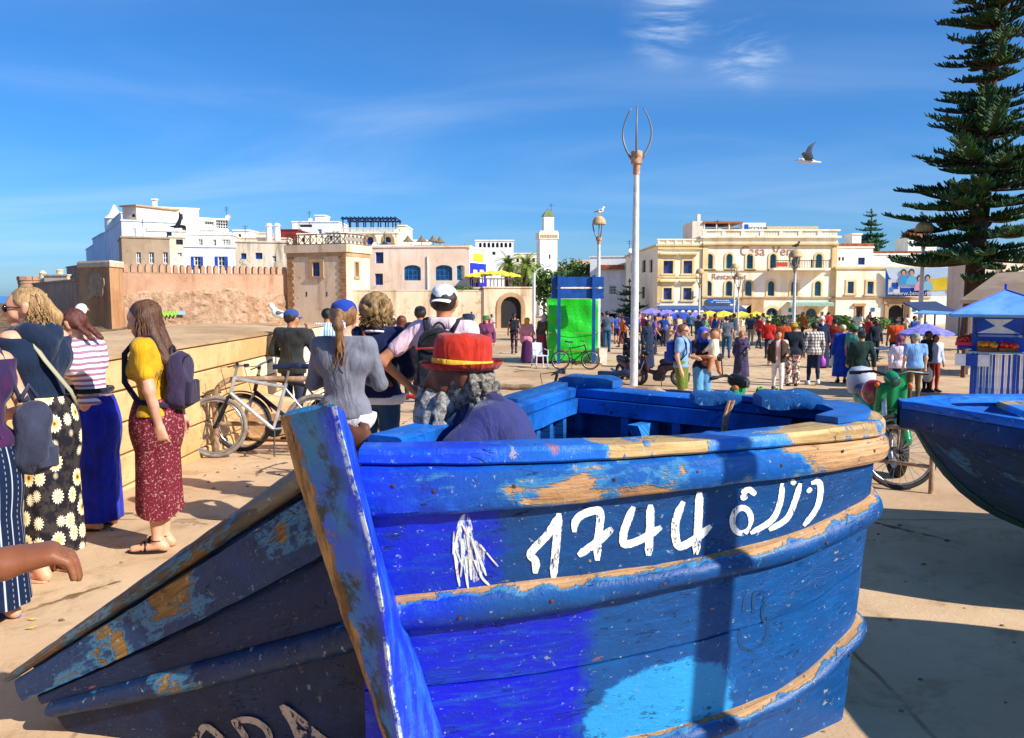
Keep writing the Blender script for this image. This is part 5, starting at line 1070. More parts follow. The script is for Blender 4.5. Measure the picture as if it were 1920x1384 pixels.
make_boat('rowing_boat', 'blue open boat lying just beside the viewer, known by its shadow at lower right', (2.95, 3.45, 0), R(-62))
# post beside the viewer whose shadow crosses the numbered hull
_u, _p, _n = u_at_px(1352); sp_ = Vector((_p.x, _p.y)) + Vector((S_DIR.x, S_DIR.y)).normalized() * 2.1
t = thing('steel_post', 'plain steel post beside the viewer that shades the numbered hull', 'post', (sp_.x, sp_.y, 0)); mb = MB(); mb.lathe([(.12, 0), (.12, .02), (.06, .03), (.06, 2.95), (.05, 3.0), (.001, 3.01)], 16); mb.build('shaft', M('grey_steel', '#9a9a98', '#7d7c78', scale=5, rough=.5, metal=.4), t, smooth=True)
# people: bodies grown as one smooth surface round a posed skeleton
black_m = M('black_plastic', '#16171a', rough=.4)
def vec(*a): return np.array(a, float)
class Prim:
    __slots__ = ('a', 'b', 'ra', 'rb', 's', 'k')
    def __init__(s, a, b, ra, rb=None, sc=(1, 1, 1), k=None):
        s.k = k
        s.a, s.b, s.ra, s.rb, s.s = np.array(a, float), np.array(b, float), ra, ra if rb is None else rb, np.array(sc, float)
    def box(s, m): 
        r = max(s.ra, s.rb) * s.s.max() + m; return np.minimum(s.a, s.b) - r, np.maximum(s.a, s.b) + r
    def d(s, X, Y, Z, infl):
        sc = s.s; a, b = s.a / sc, s.b / sc; x, y, z = X / sc[0] - a[0], Y / sc[1] - a[1], Z / sc[2] - a[2]; e = b - a; L = float(e @ e)
        if L > 1e-12:
            t = np.clip((x * e[0] + y * e[1] + z * e[2]) / L, 0, 1); x = x - t * e[0]; y = y - t * e[1]; z = z - t * e[2]; r = s.ra + (s.rb - s.ra) * t
        else: r = s.ra
        return (np.sqrt(x * x + y * y + z * z) - r) * sc.min() ** .5 - infl
def sdf_mesh(prims, h, k=.03, infl=0.0, clip=None, wob=None):
    m = k + infl + 2.5 * h; bx = [p.box(m) for p in prims]; lo = np.min([q[0] for q in bx], 0); hi = np.max([q[1] for q in bx], 0); n = np.ceil((hi - lo) / h).astype(int) + 1
    ax = [lo[i] + h * np.arange(n[i]) for i in range(3)]; F = np.full(n, .2)
    for p, (a, b) in zip(prims, bx):
        i0 = np.maximum(0, np.floor((a - lo) / h).astype(int)); i1 = np.minimum(n, np.ceil((b - lo) / h).astype(int) + 1); sl = tuple(slice(i0[i], i1[i]) for i in range(3))
        X, Y, Z = np.meshgrid(ax[0][sl[0]], ax[1][sl[1]], ax[2][sl[2]], indexing='ij', sparse=True); d = p.d(X, Y, Z, infl); f = F[sl]; kk = p.k or k; q = np.maximum(kk - np.abs(f - d), 0) / kk; F[sl] = np.minimum(f, d) - q * q * kk * .25
    if clip is not None or wob is not None:
        X, Y, Z = np.meshgrid(*ax, indexing='ij', sparse=True)
        if wob is not None: F = F + wob(X, Y, Z)
        if clip is not None: F = np.maximum(F, clip(X, Y, Z))
    F[0], F[-1], F[:, 0], F[:, -1], F[:, :, 0], F[:, :, -1] = (.05,) * 6
    S = F < 0; c = [S[i:n[0] - 1 + i, j:n[1] - 1 + j, l:n[2] - 1 + l] for i in (0, 1) for j in (0, 1) for l in (0, 1)]
    sm = sum(q.astype(np.int8) for q in c); idx = np.argwhere((sm > 0) & (sm < 8))
    if len(idx) == 0: return [], []
    acc = np.zeros((len(idx), 3)); cnt = np.zeros(len(idx)); cor = [(i, j, l) for i in (0, 1) for j in (0, 1) for l in (0, 1)]
    vals = {q: F[idx[:, 0] + q[0], idx[:, 1] + q[1], idx[:, 2] + q[2]] for q in cor}
    for q in cor:
        for axn in range(3):
            if q[axn] == 0:
                r = list(q); r[axn] = 1; r = tuple(r); a, b = vals[q], vals[r]; mk = (a < 0) != (b < 0); t = np.where(mk, a / np.where(mk, a - b, 1), 0); pt = np.tile(np.array(q, float), (len(idx), 1)); pt[:, axn] += t; acc[mk] += pt[mk]; cnt += mk
    V = lo + (idx + acc / cnt[:, None]) * h; vid = -np.ones(tuple(n - 1), int); vid[tuple(idx.T)] = np.arange(len(idx)); fs = []
    for axn in range(3):
        a = S.take(range(0, n[axn] - 1), axn); b = S.take(range(1, n[axn]), axn); ed = np.argwhere(a != b); o1, o2 = [q for q in range(3) if q != axn]
        ok = (ed[:, o1] > 0) & (ed[:, o2] > 0) & (ed[:, o1] < n[o1] - 1) & (ed[:, o2] < n[o2] - 1); ed = ed[ok]; ins = a[tuple(ed.T)]
        qd = []
        for (u, w) in ((0, 0), (1, 0), (1, 1), (0, 1)): e = ed.copy(); e[:, o1] -= 1 - u; e[:, o2] -= 1 - w; qd.append(vid[tuple(e.T)])
        qd = np.stack(qd, 1); flip = ins if axn != 1 else ~ins; qd[~flip] = qd[~flip][:, ::-1]; fs.append(qd[(qd >= 0).all(1)])
    return V, np.concatenate(fs)
def sdf_obj(name, mat, parent, prims, h, k=.03, infl=0.0, clip=None, wob=None):
    V, Fc = sdf_mesh(prims, h, k, infl, clip, wob)
    if len(V) == 0: return None
    me = bpy.data.meshes.new(name); me.vertices.add(len(V)); me.vertices.foreach_set('co', np.asarray(V, np.float32).ravel()); nf = len(Fc); me.loops.add(nf * 4); me.polygons.add(nf); me.loops.foreach_set('vertex_index', Fc.astype(np.int32).ravel()); me.polygons.foreach_set('loop_start', np.arange(nf, dtype=np.int32) * 4); me.update(calc_edges=True); me.validate(); me.polygons.foreach_set('use_smooth', np.ones(len(me.polygons), bool))
    me.materials.append(mat); o = bpy.data.objects.new(name, me); COL.objects.link(o); o.parent = parent; return o
def rx_(a): c, s = math.cos(a), math.sin(a); return np.array([[1, 0, 0], [0, c, -s], [0, s, c]])
def rz_(a): c, s = math.cos(a), math.sin(a); return np.array([[c, -s, 0], [s, c, 0], [0, 0, 1]])
SK = dict(fair=skin('fair_skin', '#e2ab8a'), tan=skin('tanned_skin', '#c48a64'), brown=skin('brown_skin', '#8f5a3c'), dark=skin('dark_skin', '#6b4330'), rosy=skin('rosy_skin', '#dd9a7e'))
ARM = {  # elbow and wrist offsets from the shoulder: outward, forward, up
    'down': ((.05, -.02, -.28), (.06, .06, -.53)), 'swing_f': ((.06, .07, -.27), (.05, .22, -.47)), 'swing_b': ((.06, -.12, -.26), (.08, -.10, -.51)), 'akimbo': ((.25, -.10, -.22), (.06, .03, -.44)), 'front': ((.06, .18, -.22), (-.02, .44, -.22)), 'reach': ((.08, .24, -.16), (.05, .50, -.12)),
    'hold': ((.07, .06, -.27), (-.08, .26, -.25)), 'phone': ((.10, .12, -.24), (-.05, .22, .02)), 'back': ((.07, -.10, -.27), (-.02, -.16, -.50)), 'bent': ((.08, -.05, -.27), (.04, .20, -.33)), 'up': ((.16, .08, .16), (.08, .10, .42)), 'lap': ((.06, .14, -.25), (-.04, .36, -.30)),
}
def skeleton(H, pose):
    s = H / 1.70; w = pose.get('w', 1.0); lean = pose.get('lean', 0.0); J = {}; fem = pose.get('fem', False); sw = (.165 if fem else .19) * w
    hipz = pose.get('hip', .92); st = pose.get('stride', 0.0); sq = pose.get('stance', .095)
    base = dict(pel=(0, 0, hipz + .03), waist=(0, 0, hipz + .14), chest=(0, 0, hipz + .38), neck=(0, -.005, hipz + .55), head=(0, .02, hipz + .675)); up = rx_(-lean) if False else rx_(lean)
    def L(p): p = np.array(p, float) - (0, 0, hipz); p = rx_(lean) @ (p * (1, -1, 1)); return (p + (0, 0, hipz)) * s
    for k_, v_ in base.items(): J[k_] = L(v_)
    for sd, nm in ((-1, 'r'), (1, 'l')):
        J['sh' + nm] = L((sd * sw, -.005, hipz + .485)); e, wr = pose.get('arm_' + nm, ARM['down']); tw = rx_(lean * pose.get('armlean', 0))
        sh = J['sh' + nm]; J['el' + nm] = sh + (tw @ np.array([sd * e[0], -e[1], e[2]])) * s; J['wr' + nm] = sh + (tw @ np.array([sd * wr[0], -wr[1], wr[2]])) * s
        J['hip' + nm] = vec(sd * .088, 0, hipz - .02) * s; ph = st * (1 if nm == 'l' else -1)
        if 'seat' in pose: kf = pose.get('kneef', .42); J['kn' + nm] = vec(sd * .12, -kf, hipz - .02) * s; J['an' + nm] = vec(sd * .12, -kf + .02, max(.08, hipz - .44)) * s
        else:
            J['an' + nm] = vec(sd * sq, -ph, .085 + (.05 if ph < -.1 else 0)) * s; J['kn' + nm] = (J['hip' + nm] + J['an' + nm]) / 2 + vec(0, -.025 - .05 * abs(ph), .0) * s
        J['toe' + nm] = J['an' + nm] + vec(sd * .025, -.155, -.055) * s; J['heel' + nm] = J['an' + nm] + vec(0, .045, -.05) * s
    J['s'] = s; return J
def head_prims(J, yaw, pitch, fine):
    s = J['s']; c = J['head']; Rm = rz_(yaw) @ rx_(pitch)
    def q(x, y, z): return c + Rm @ (vec(x, -y, z) * s)
    P_ = [Prim(q(0, -.018, .028), q(0, -.005, .03), .092 * s, .088 * s), Prim(q(0, .030, -.045), q(0, .050, -.078), .058 * s, .036 * s), Prim(q(0, .045, .0), q(0, .040, .035), .062 * s)]
    if fine: P_ += [Prim(q(0, .094, .012), q(0, .118, -.026), .010 * s, .0155 * s), Prim(q(-.035, .080, .030), q(.035, .080, .030), .017 * s), Prim(q(-.018, .086, -.056), q(.018, .086, -.056), .0125 * s), Prim(q(-.016, .084, -.070), q(.016, .084, -.070), .0125 * s), Prim(q(0, .074, -.094), q(0, .072, -.094), .021 * s), Prim(q(-.04, .058, -.02), q(-.04, .056, -.03), .03 * s), Prim(q(.04, .058, -.02), q(.04, .056, -.03), .03 * s)] + [Prim(q(sd * .086, -.010, -.012), q(sd * .090, -.018, .022), .016 * s, .02 * s) for sd in (-1, 1)]
    else: P_ += [Prim(q(0, .10, .0), q(0, .108, -.02), .014 * s)]
    return P_, q
def hand_prims(J, nm, curl=.5, fine=True, down=False):
    s = J['s']; w, e = J['wr' + nm], J['el' + nm]; d = (w - e) / np.linalg.norm(w - e); sd = -1 if nm == 'r' else 1; side = np.cross(d, vec(sd, 0, 0)); 
    if np.linalg.norm(side) < .2: side = vec(0, -1, 0)
    side /= np.linalg.norm(side); palm = np.cross(side, d); palm = palm if palm[0] * sd < 0 else -palm; out = []
    if down: side = np.cross(d, vec(0, 0, 1)); side = side / np.linalg.norm(side) * sd; palm = np.cross(side, d); palm = palm if palm[2] < 0 else -palm
    if not fine: return [Prim(w, w + d * .07 * s, .028 * s, .034 * s), Prim(w + d * .07 * s, w + d * .14 * s + palm * .03 * s, .03 * s, .018 * s)]
    for f in (-1.5, -.5, .5, 1.5): out.append(Prim(w + d * .012 * s + side * f * .010 * s, w + d * .082 * s + side * f * .019 * s, .0165 * s, .013 * s))
    for f, L in ((-1.5, .062), (-.5, .076), (.5, .080), (1.5, .070)):
        a = w + d * .082 * s + side * f * .0215 * s; b = a + (d * (1 - .35 * curl) + palm * .6 * curl) * L * .52 * s; c2 = b + (d * (1 - 1.1 * curl) + palm * (.5 + .6 * curl)) * L * .5 * s; out += [Prim(a, b, .0098 * s, .0088 * s, k=.003), Prim(b, c2, .0088 * s, .0075 * s, k=.003)]
    a = w + d * .025 * s + side * .028 * s; b = a + (d * .6 + side * .55 + palm * .35) * .045 * s; out += [Prim(a, b, .0135 * s, .0105 * s), Prim(b, b + (d * .85 + palm * .35) * .034 * s, .0100 * s, .008 * s)]
    return out
def regions(J, pose):
    s = J['s']; fem = pose.get('fem', False); w = pose.get('w', 1.0); fat = pose.get('fat', 1.0); R_ = {}
    ch, wa, pe = J['chest'], J['waist'], J['pel']; ww = (.105 if fem else .135) * w * fat
    R_['torso'] = [Prim(ch + vec(-.075 * w, 0, .01) * s, ch + vec(.075 * w, 0, .01) * s, .125 * s, sc=(1, .82, 1)), Prim(wa, ch, ww * s, .14 * s * w, sc=(1, .74 + .2 * (fat - 1), 1)), Prim(pe + vec(-.05 * w, .01, 0) * s, pe + vec(.05 * w, .01, 0) * s, (.118 if fem else .126) * s * fat ** .5, sc=(1, .9, 1)), Prim(J['shr'] * .93 + J['neck'] * .07, J['shl'] * .93 + J['neck'] * .07, .062 * s), Prim(J['neck'] + vec(0, .0, -.10) * s, J['neck'] + vec(0, 0, -.03) * s, .095 * s, .058 * s)]
    if fem: R_['torso'] += [Prim(ch + vec(sd * .066, -.075, -.035) * s, ch + vec(sd * .066, -.085, -.04) * s, .062 * s) for sd in (-1, 1)]
    R_['neck'] = [Prim(J['neck'] + vec(0, 0, -.06) * s, J['head'] + vec(0, .02, -.03) * s, .056 * s, .052 * s)]
    for nm in 'rl':
        R_['ua' + nm] = [Prim(J['sh' + nm], J['el' + nm], .052 * s * (w if not fem else .86), .040 * s)]; R_['fa' + nm] = [Prim(J['el' + nm], J['wr' + nm], .040 * s, .026 * s)]
        th = (.084 if fem else .086) * fat ** .5; R_['th' + nm] = [Prim(J['hip' + nm] + vec(0, .005, .0) * s, J['kn' + nm], th * s, .058 * s)]; R_['sn' + nm] = [Prim(J['kn' + nm], J['kn' + nm] * .65 + J['an' + nm] * .35 + vec(0, .015, 0) * s, .056 * s, .055 * s), Prim(J['kn' + nm] * .65 + J['an' + nm] * .35 + vec(0, .015, 0) * s, J['an' + nm], .055 * s, .036 * s)]
        R_['ft' + nm] = [Prim(J['an' + nm], J['heel' + nm], .038 * s, .034 * s), Prim(J['heel' + nm] + vec(0, -.03, .005) * s, J['toe' + nm], .036 * s, .028 * s, (1, 1, .9))]
    return R_
def lerp_p(p, t): return Prim(p.a, p.a + (p.b - p.a) * t, p.ra, p.ra + (p.rb - p.ra) * t, p.s)
def fold(amp, seed=0.0, f=1.0):
    return lambda X, Y, Z: amp * (np.sin(9 * f * Z + 14 * X * np.cos(seed) + 7 * Y + seed) * np.sin(17 * f * X + 8 * Y * f + 3 * Z + 2 * seed) + .5 * np.sin(31 * Z * f + 22 * X + seed * 3) * np.sin(26 * Y + 12 * Z))
def skirt_mesh(J, z_top, z_bot, r_top, r_bot, pleat=.05, n=14, seed=0, sy=.85, cx=0, cy=0, bulge=0.0, sway=(0, 0), hem=0.0, rows=26, seg=72):
    s = J['s']; mb = MB(); rings, uv = [], []
    for i in range(rows + 1):
        t = i / rows; z = (z_top + (z_bot - z_top) * t) * s; r = (r_top + (r_bot - r_top) * t ** .8 + bulge * math.sin(math.pi * min(1, t * 2.2)) ) * s; row = []
        for j in range(seg):
            q = 2 * math.pi * j / seg; pl = 1 + pleat * min(1, t * 1.8) * (math.sin(n * q + seed + 1.3 * math.sin(2 * q + seed)) * .6 + .55 * mnoise.noise(Vector((math.cos(q) * 2.2, math.sin(q) * 2.2, t * 1.6 + seed))))
            row.append(Vector(((cx + sway[0] * t) * s + r * pl * math.cos(q), (cy + sway[1] * t) * s + r * pl * sy * math.sin(q), z + (hem * s * math.sin(q * 2 + seed) * t ** 4))))
        rings.append(row); uv += [(j / seg, z) for j in range(seg)]
    mb.add([q for r in rings for q in r], [(i * seg + j, i * seg + (j + 1) % seg, (i + 1) * seg + (j + 1) % seg, (i + 1) * seg + j) for i in range(rows) for j in range(seg)], 0, uv)
    inn = [[Vector((q.x * .97, q.y * .97, q.z)) for q in rings[-1]], [Vector((q.x * .9, q.y * .9, q.z + .08 * s)) for q in rings[-1]]]; mb.loft([rings[-1]] + inn); mb.add(rings[0], [tuple(range(seg))], 0, [(0, 0)] * seg)
    for i, f_ in enumerate(mb.f):
        u = mb.uv.get(i)
        if u and len(u) == 4 and max(a[0] for a in u) - min(a[0] for a in u) > .5: mb.uv[i] = [(a[0] + 1 if a[0] < .5 else a[0], a[1]) for a in u]
    return mb
def strands(J, q, mat, parent, roots, n, length, spread, wave=.02, r=.0055, seed=1, grav=1.0, name='hair_strands', stiff=None):
    rr = random.Random(seed); mb = MB(); s = J['s']
    for i in range(n):
        a = roots(rr); L = length * rr.uniform(.75, 1.1); ph = rr.uniform(0, 6.28); ph2 = rr.uniform(0, 6.28); path = []; off = Vector((rr.uniform(-1, 1), rr.uniform(-1, 1), 0)) * spread
        for k in range(11):
            t = k / 10; path.append(Vector(a) + Vector((off.x * t + wave * math.sin(ph + t * 13) * t, off.y * t + wave * math.sin(ph2 + t * 11) * t, -L * t * grav)))
        mb.tube(path, [r * s * (1 - .65 * (k / 10) ** 2) for k in range(11)], 4, caps=False)
    return mb.build(name, mat, parent, smooth='all', fix=False)
def cap_hat(J, q, mat, parent, brim=True, back=False, yaw=0, name='cap', button=True, brimmat=None):
    s = J['s']; c = np.array(q(0, -.012, .035)); up = np.array(q(0, -.012, 1.035)) - c; fw = np.array(q(0, .988, .035)) - c; up /= np.linalg.norm(up); fw /= np.linalg.norm(fw)
    if back: fw = -fw
    rt = np.cross(fw, up); Mx = Matrix(((rt[0], fw[0], up[0], c[0]), (rt[1], fw[1], up[1], c[1]), (rt[2], fw[2], up[2], c[2]), (0, 0, 0, 1))); mb = MB()
    prof = [(.098, -.005), (.101, .02), (.099, .045), (.088, .075), (.062, .098), (.025, .108), (.003, .109)]; rings = [[Mx @ Vector((r_ * s * math.cos(2 * math.pi * k / 20) * .93, r_ * s * 1.08 * math.sin(2 * math.pi * k / 20), z * s)) for k in range(20)] for r_, z in prof]; mb.loft(rings)
    if button: mb.ell((0, 0, .111 * s), (.008 * s, .008 * s, .005 * s), 6, M=Mx)
    o = mb.build(name, mat, parent, smooth=60)
    if brim:
        mb = MB(); rings = []
        for i in range(11):
            q_ = -.95 + 1.9 * i / 10; x = math.sin(q_) * .088; y0 = math.cos(q_) * .098; y1 = y0 + .072 * math.cos(q_ * .9) ** .6; dz = -.018 * math.sin(q_) ** 2; rings.append([Mx @ Vector((x * s, y0 * s, (.004 + dz * .4) * s)), Mx @ Vector((x * 1.02 * s, (y0 + y1) / 2 * s, (.002 + dz) * s)), Mx @ Vector((x * .98 * s, y1 * s, (-.010 + dz) * s)), Mx @ Vector((x * .98 * s, y1 * s, (-.014 + dz) * s)), Mx @ Vector((x * s, y0 * s, (-.002 + dz * .4) * s))])
        mb.loft(rings, caps=True); mb.build('brim', brimmat or mat, o, smooth=50)
    return o
def person(label, loc, face, H=1.7, sk='fair', top=None, bot=None, hair=None, hat=None, shoes='#2a2522', pose=None, h=.012, fine=True, group=None, yaw=0, pitch=0, extras=None, name='person', seed=0):
    pose = dict(pose or {}); t = thing(name, label, 'person', loc, R(face), group); J = skeleton(H, pose); s = J['s']; R_ = regions(J, pose); hp, q = head_prims(J, R(yaw), R(pitch), fine); seed = seed or rnd.random() * 10
    if bot and bot[0] in ('pants', 'wide'):
        B_ = {k_: ([Prim(p.a, p.b, p.ra - .014, p.rb - (.012 if k_[0] == 't' else .002), p.s) for p in v_] if k_[:2] in ('th', 'sn') else v_) for k_, v_ in R_.items()}
    else: B_ = R_
    body = sum(B_.values(), []) + hp + hand_prims(J, 'r', pose.get('curl', .45), fine, pose.get('down')) + hand_prims(J, 'l', pose.get('curl', .45), fine)
    if not fine:   # far off: leave out what clothing hides
        body = R_['neck'] + hp + sum([R_['ua' + n] + R_['fa' + n] + B_['sn' + n] + R_['ft' + n] + B_['th' + n] for n in 'rl'], []) + R_['torso'] + hand_prims(J, 'r', .5, False) + hand_prims(J, 'l', .5, False)
    sdf_obj('body', SK[sk], t, body, h, .022 * s if fine else .03)
    ch = min(h, .012) if fine else h
    if top:
        kind, mat = top[:2]; hemz = (top[2] if len(top) > 2 else (.90 if kind in ('tee', 'tank') else .86)) * s; pr = list(R_['torso']); fat_ = .012 if kind != 'jacket' else .022
        hz_ = J['pel'][2] * .0 + hemz
        if kind == 'tee': pr += sum([[lerp_p(R_['ua' + n][0], .62)] for n in 'rl'], [])
        elif kind in ('long', 'jacket'): pr += sum([R_['ua' + n] + [lerp_p(R_['fa' + n][0], .94)] for n in 'rl'], [])
        elif kind == 'elbow': pr += sum([R_['ua' + n] + [lerp_p(R_['fa' + n][0], .25)] for n in 'rl'], [])
        elif kind == 'robe': pr += sum([R_['ua' + n] + [Prim(J['el' + n], J['el' + n] * .1 + J['wr' + n] * .9, .05 * s, .062 * s)] for n in 'rl'], [])
        if kind != 'robe': pr += [Prim(R_['torso'][2].a + vec(0, 0, -.05) * s, R_['torso'][2].b + vec(0, 0, -.05) * s, .132 * s, sc=(1, .86, 1))]
        if kind != 'robe': pr += [lerp_p(R_['th' + n][0], .3) for n in 'rl']
        nz = J['neck'][2] + (.006 if kind != 'tank' else -.045) * s
        sdf_obj('top' if kind != 'robe' else 'robe_top', mat, t, pr, ch, .025 * s, fat_ + (.002 if fine else .004), clip=lambda X, Y, Z: np.maximum(hz_ - Z, Z - nz - .55 * np.abs(Y * .3)) * .8 if kind != 'robe' else (Z - nz - .02) * .8 + 0 * X, wob=fold(.0045 if fine else .003, seed))
    if bot:
        kind, mat = bot[:2]
        if kind in ('pants', 'shorts', 'wide'):
            pr = [Prim(p.a, p.b, p.ra * .98, p.rb * .98, p.s) for p in R_['torso'][2:3]] + [Prim(J['waist'] + vec(0, 0, -.03) * s, J['pel'], R_['torso'][1].ra * .96, .11 * s, (1, .72, 1))]
            for n in 'rl':
                pr += R_['th' + n]
                if kind == 'pants': pr += R_['sn' + n]
                if kind == 'wide': pr = pr[:-1] + [Prim(J['hip' + n], J['kn' + n], .105 * s, .09 * s), Prim(J['kn' + n], J['an' + n], .09 * s, .10 * s)]
            zt_ = J['waist'][2] - .01 * s; zb_ = .075 * s if kind != 'shorts' else J['knr'][2] - .0 * s
            sdf_obj('trousers' if kind != 'shorts' else 'shorts', mat, t, pr, ch, .02 * s, .004 if kind != 'shorts' else .018, clip=lambda X, Y, Z: np.maximum(Z - zt_, zb_ - Z) + 0 * X, wob=fold(.003 if fine else .002, seed + 2, 1.3))
        else:
            a = bot[2] if len(bot) > 2 else {}; d_ = dict(z_top=1.06, z_bot=.35, r_top=.14, r_bot=.22, seed=seed); d_.update(a); mbk = skirt_mesh(J, **d_); mbk.build(a.get('nm', 'skirt') if False else 'skirt', mat, t, smooth='all', fix=False)
    if shoes:
        sm = M('shoe_' + shoes, shoes, rough=.6); b = bot[0] if bot else ''
        for n in 'rl': sdf_obj('shoe', sm, t, R_['ft' + n] + [Prim(J['an' + n] + vec(0, 0, -.01) * s, J['an' + n], .038 * s)], max(.010, ch) if fine else h, .02 * s, .007 if fine else .012, clip=lambda X, Y, Z: .004 - Z + 0 * X + 0 * Y)
    if hair:
        kind, mat = hair; sc_ = [Prim(q(0, -.022, .032), q(0, -.010, .036), .101 * s, .097 * s)]
        fr = lambda X, Y, Z: cut(X, Y, Z)
        ax_ = np.array(q(0, 1, 0)) - np.array(q(0, 0, 0)); ax_ /= np.linalg.norm(ax_); uz = np.array(q(0, 0, 1)) - np.array(q(0, 0, 0)); uz /= np.linalg.norm(uz); c0 = np.array(q(0, 0, 0))
        def cut(X, Y, Z):   # keep the face and brow free
            f_ = (X - c0[0]) * ax_[0] + (Y - c0[1]) * ax_[1] + (Z - c0[2]) * ax_[2]; u_ = (X - c0[0]) * uz[0] + (Y - c0[1]) * uz[1] + (Z - c0[2]) * uz[2]; return np.minimum(f_ * .8 - u_ * .62 - .006 * s, f_ + .03 * s + 0 * u_) * .9
        if kind == 'short': sdf_obj('hair', mat, t, sc_, ch, .02, .0, clip=lambda X, Y, Z: np.maximum(cut(X, Y, Z), (-.055 * s - ((X - c0[0]) * uz[0] + (Y - c0[1]) * uz[1] + (Z - c0[2]) * uz[2]))), wob=fold(.004, seed, 4))
        elif kind == 'curly':
            r2 = random.Random(int(seed * 77)); pr = list(sc_)
            for _ in range(170 if fine else 30):
                a, b = r2.uniform(0, 6.28), r2.uniform(-1.1, 1.57); d_ = vec(math.cos(a) * math.cos(b), math.sin(a) * math.cos(b), math.sin(b))
                if d_[1] > .25 and d_[2] < .55: continue
                pr.append(Prim(q(d_[0] * .10, d_[1] * .105 - .03, d_[2] * .10 + .02), q(d_[0] * .115, d_[1] * .12 - .03, d_[2] * .112 + .02), (.024 if fine else .035) * s))
            sdf_obj('hair', mat, t, pr, min(ch, .010) if fine else h, .008, 0)
        elif kind in ('long', 'pony', 'braid', 'bob'):
            pr = list(sc_)
            if kind == 'long' or kind == 'bob':
                zl = -.30 if kind == 'long' else -.12
                pr += [Prim(q(x, -.055 + .03 * abs(x) / .08, .0), q(x * 1.25, -.085, zl), .046 * s, .04 * s) for x in (-.06, 0, .06)] + [Prim(q(sd * .075, .0, .0), q(sd * .095, -.01, zl * .8), .03 * s, .028 * s) for sd in (-1, 1)]
            if kind == 'pony': pr += [Prim(q(0, -.11, .03), q(0, -.15, -.05), .03 * s, .034 * s), Prim(q(0, -.15, -.05), q(0, -.13, -.22), .034 * s, .012 * s)]
            if kind == 'braid':
                for k in range(9): pr.append(Prim(q(.055 + .008 * (-1) ** k, -.05 - .008 * k, .03 - .024 * k), q(.055 - .008 * (-1) ** k, -.052 - .008 * k, .02 - .024 * k), .023 * s - .0006 * k)); pr.append(Prim(q(-.055 + .008 * (-1) ** k, -.05 - .008 * k, .03 - .024 * k), q(-.055 - .008 * (-1) ** k, -.052 - .008 * k, .02 - .024 * k), .023 * s - .0006 * k))
            sdf_obj('hair', mat, t, pr, min(ch, .010) if fine else h, .02 if kind != 'braid' else .006, 0, clip=cut, wob=fold(.004, seed, 3))
    if hat:
        kind, mat = hat[:2]
        if kind == 'cap': cap_hat(J, q, mat, t)
        elif kind == 'capback': cap_hat(J, q, mat, t, back=True)
        elif kind == 'beanie': cap_hat(J, q, mat, t, brim=False, name='skullcap', button=False)
        elif kind == 'bucket':
            mb = MB(); rg = [(.145, .0), (.142, .004), (.104, .045), (.098, .09), (.085, .105), (.003, .112)]; mb.loft([[Vector(q(r_ * math.cos(2 * math.pi * k / 18), r_ * 1.08 * math.sin(2 * math.pi * k / 18) - .012, z + .02)) for k in range(18)] for r_, z in rg]); mb.build('hat', mat, t, smooth=50)
        elif kind == 'hijab':
            sdf_obj('headscarf', mat, t, [Prim(q(0, -.02, .03), q(0, -.005, .034), .110 * s), Prim(q(0, -.03, -.06), J['neck'] + vec(0, .01, -.02) * s, .088 * s, .095 * s), Prim(J['neck'] + vec(-.07, 0, -.05) * s, J['neck'] + vec(.07, 0, -.05) * s, .085 * s)], ch, .03, .0, clip=lambda X, Y, Z: .078 * s - np.sqrt((X - q(0, .10, -.02)[0]) ** 2 + (Y - q(0, .10, -.02)[1]) ** 2 + (Z - q(0, .10, -.02)[2]) ** 2), wob=fold(.004, seed, 2))
        elif kind == 'turban':
            mb = MB(); rr = random.Random(3)
            for k in range(7): mb.tube([Vector(q((.098 - .006 * k) * math.cos(a), (.106 - .006 * k) * math.sin(a) - .012, .035 + .012 * k + .012 * math.sin(a + k * 2))) for a in [2 * math.pi * i / 16 for i in range(17)]], .02 * s, 6, caps=False)
            mb.ell(q(0, -.012, .06), (.09 * s, .095 * s, .075 * s), 8); mb.build('turban', mat, t, smooth='all')
    if extras: extras(t, J, q)
    return t, J, q
def strap(t, J, pts, w, mat, name='strap', th=.006):
    mb = MB(); mb.tube([Vector(p) for p in pts], w, 6, flat=.35); return mb.build(name, mat, t, smooth='all')
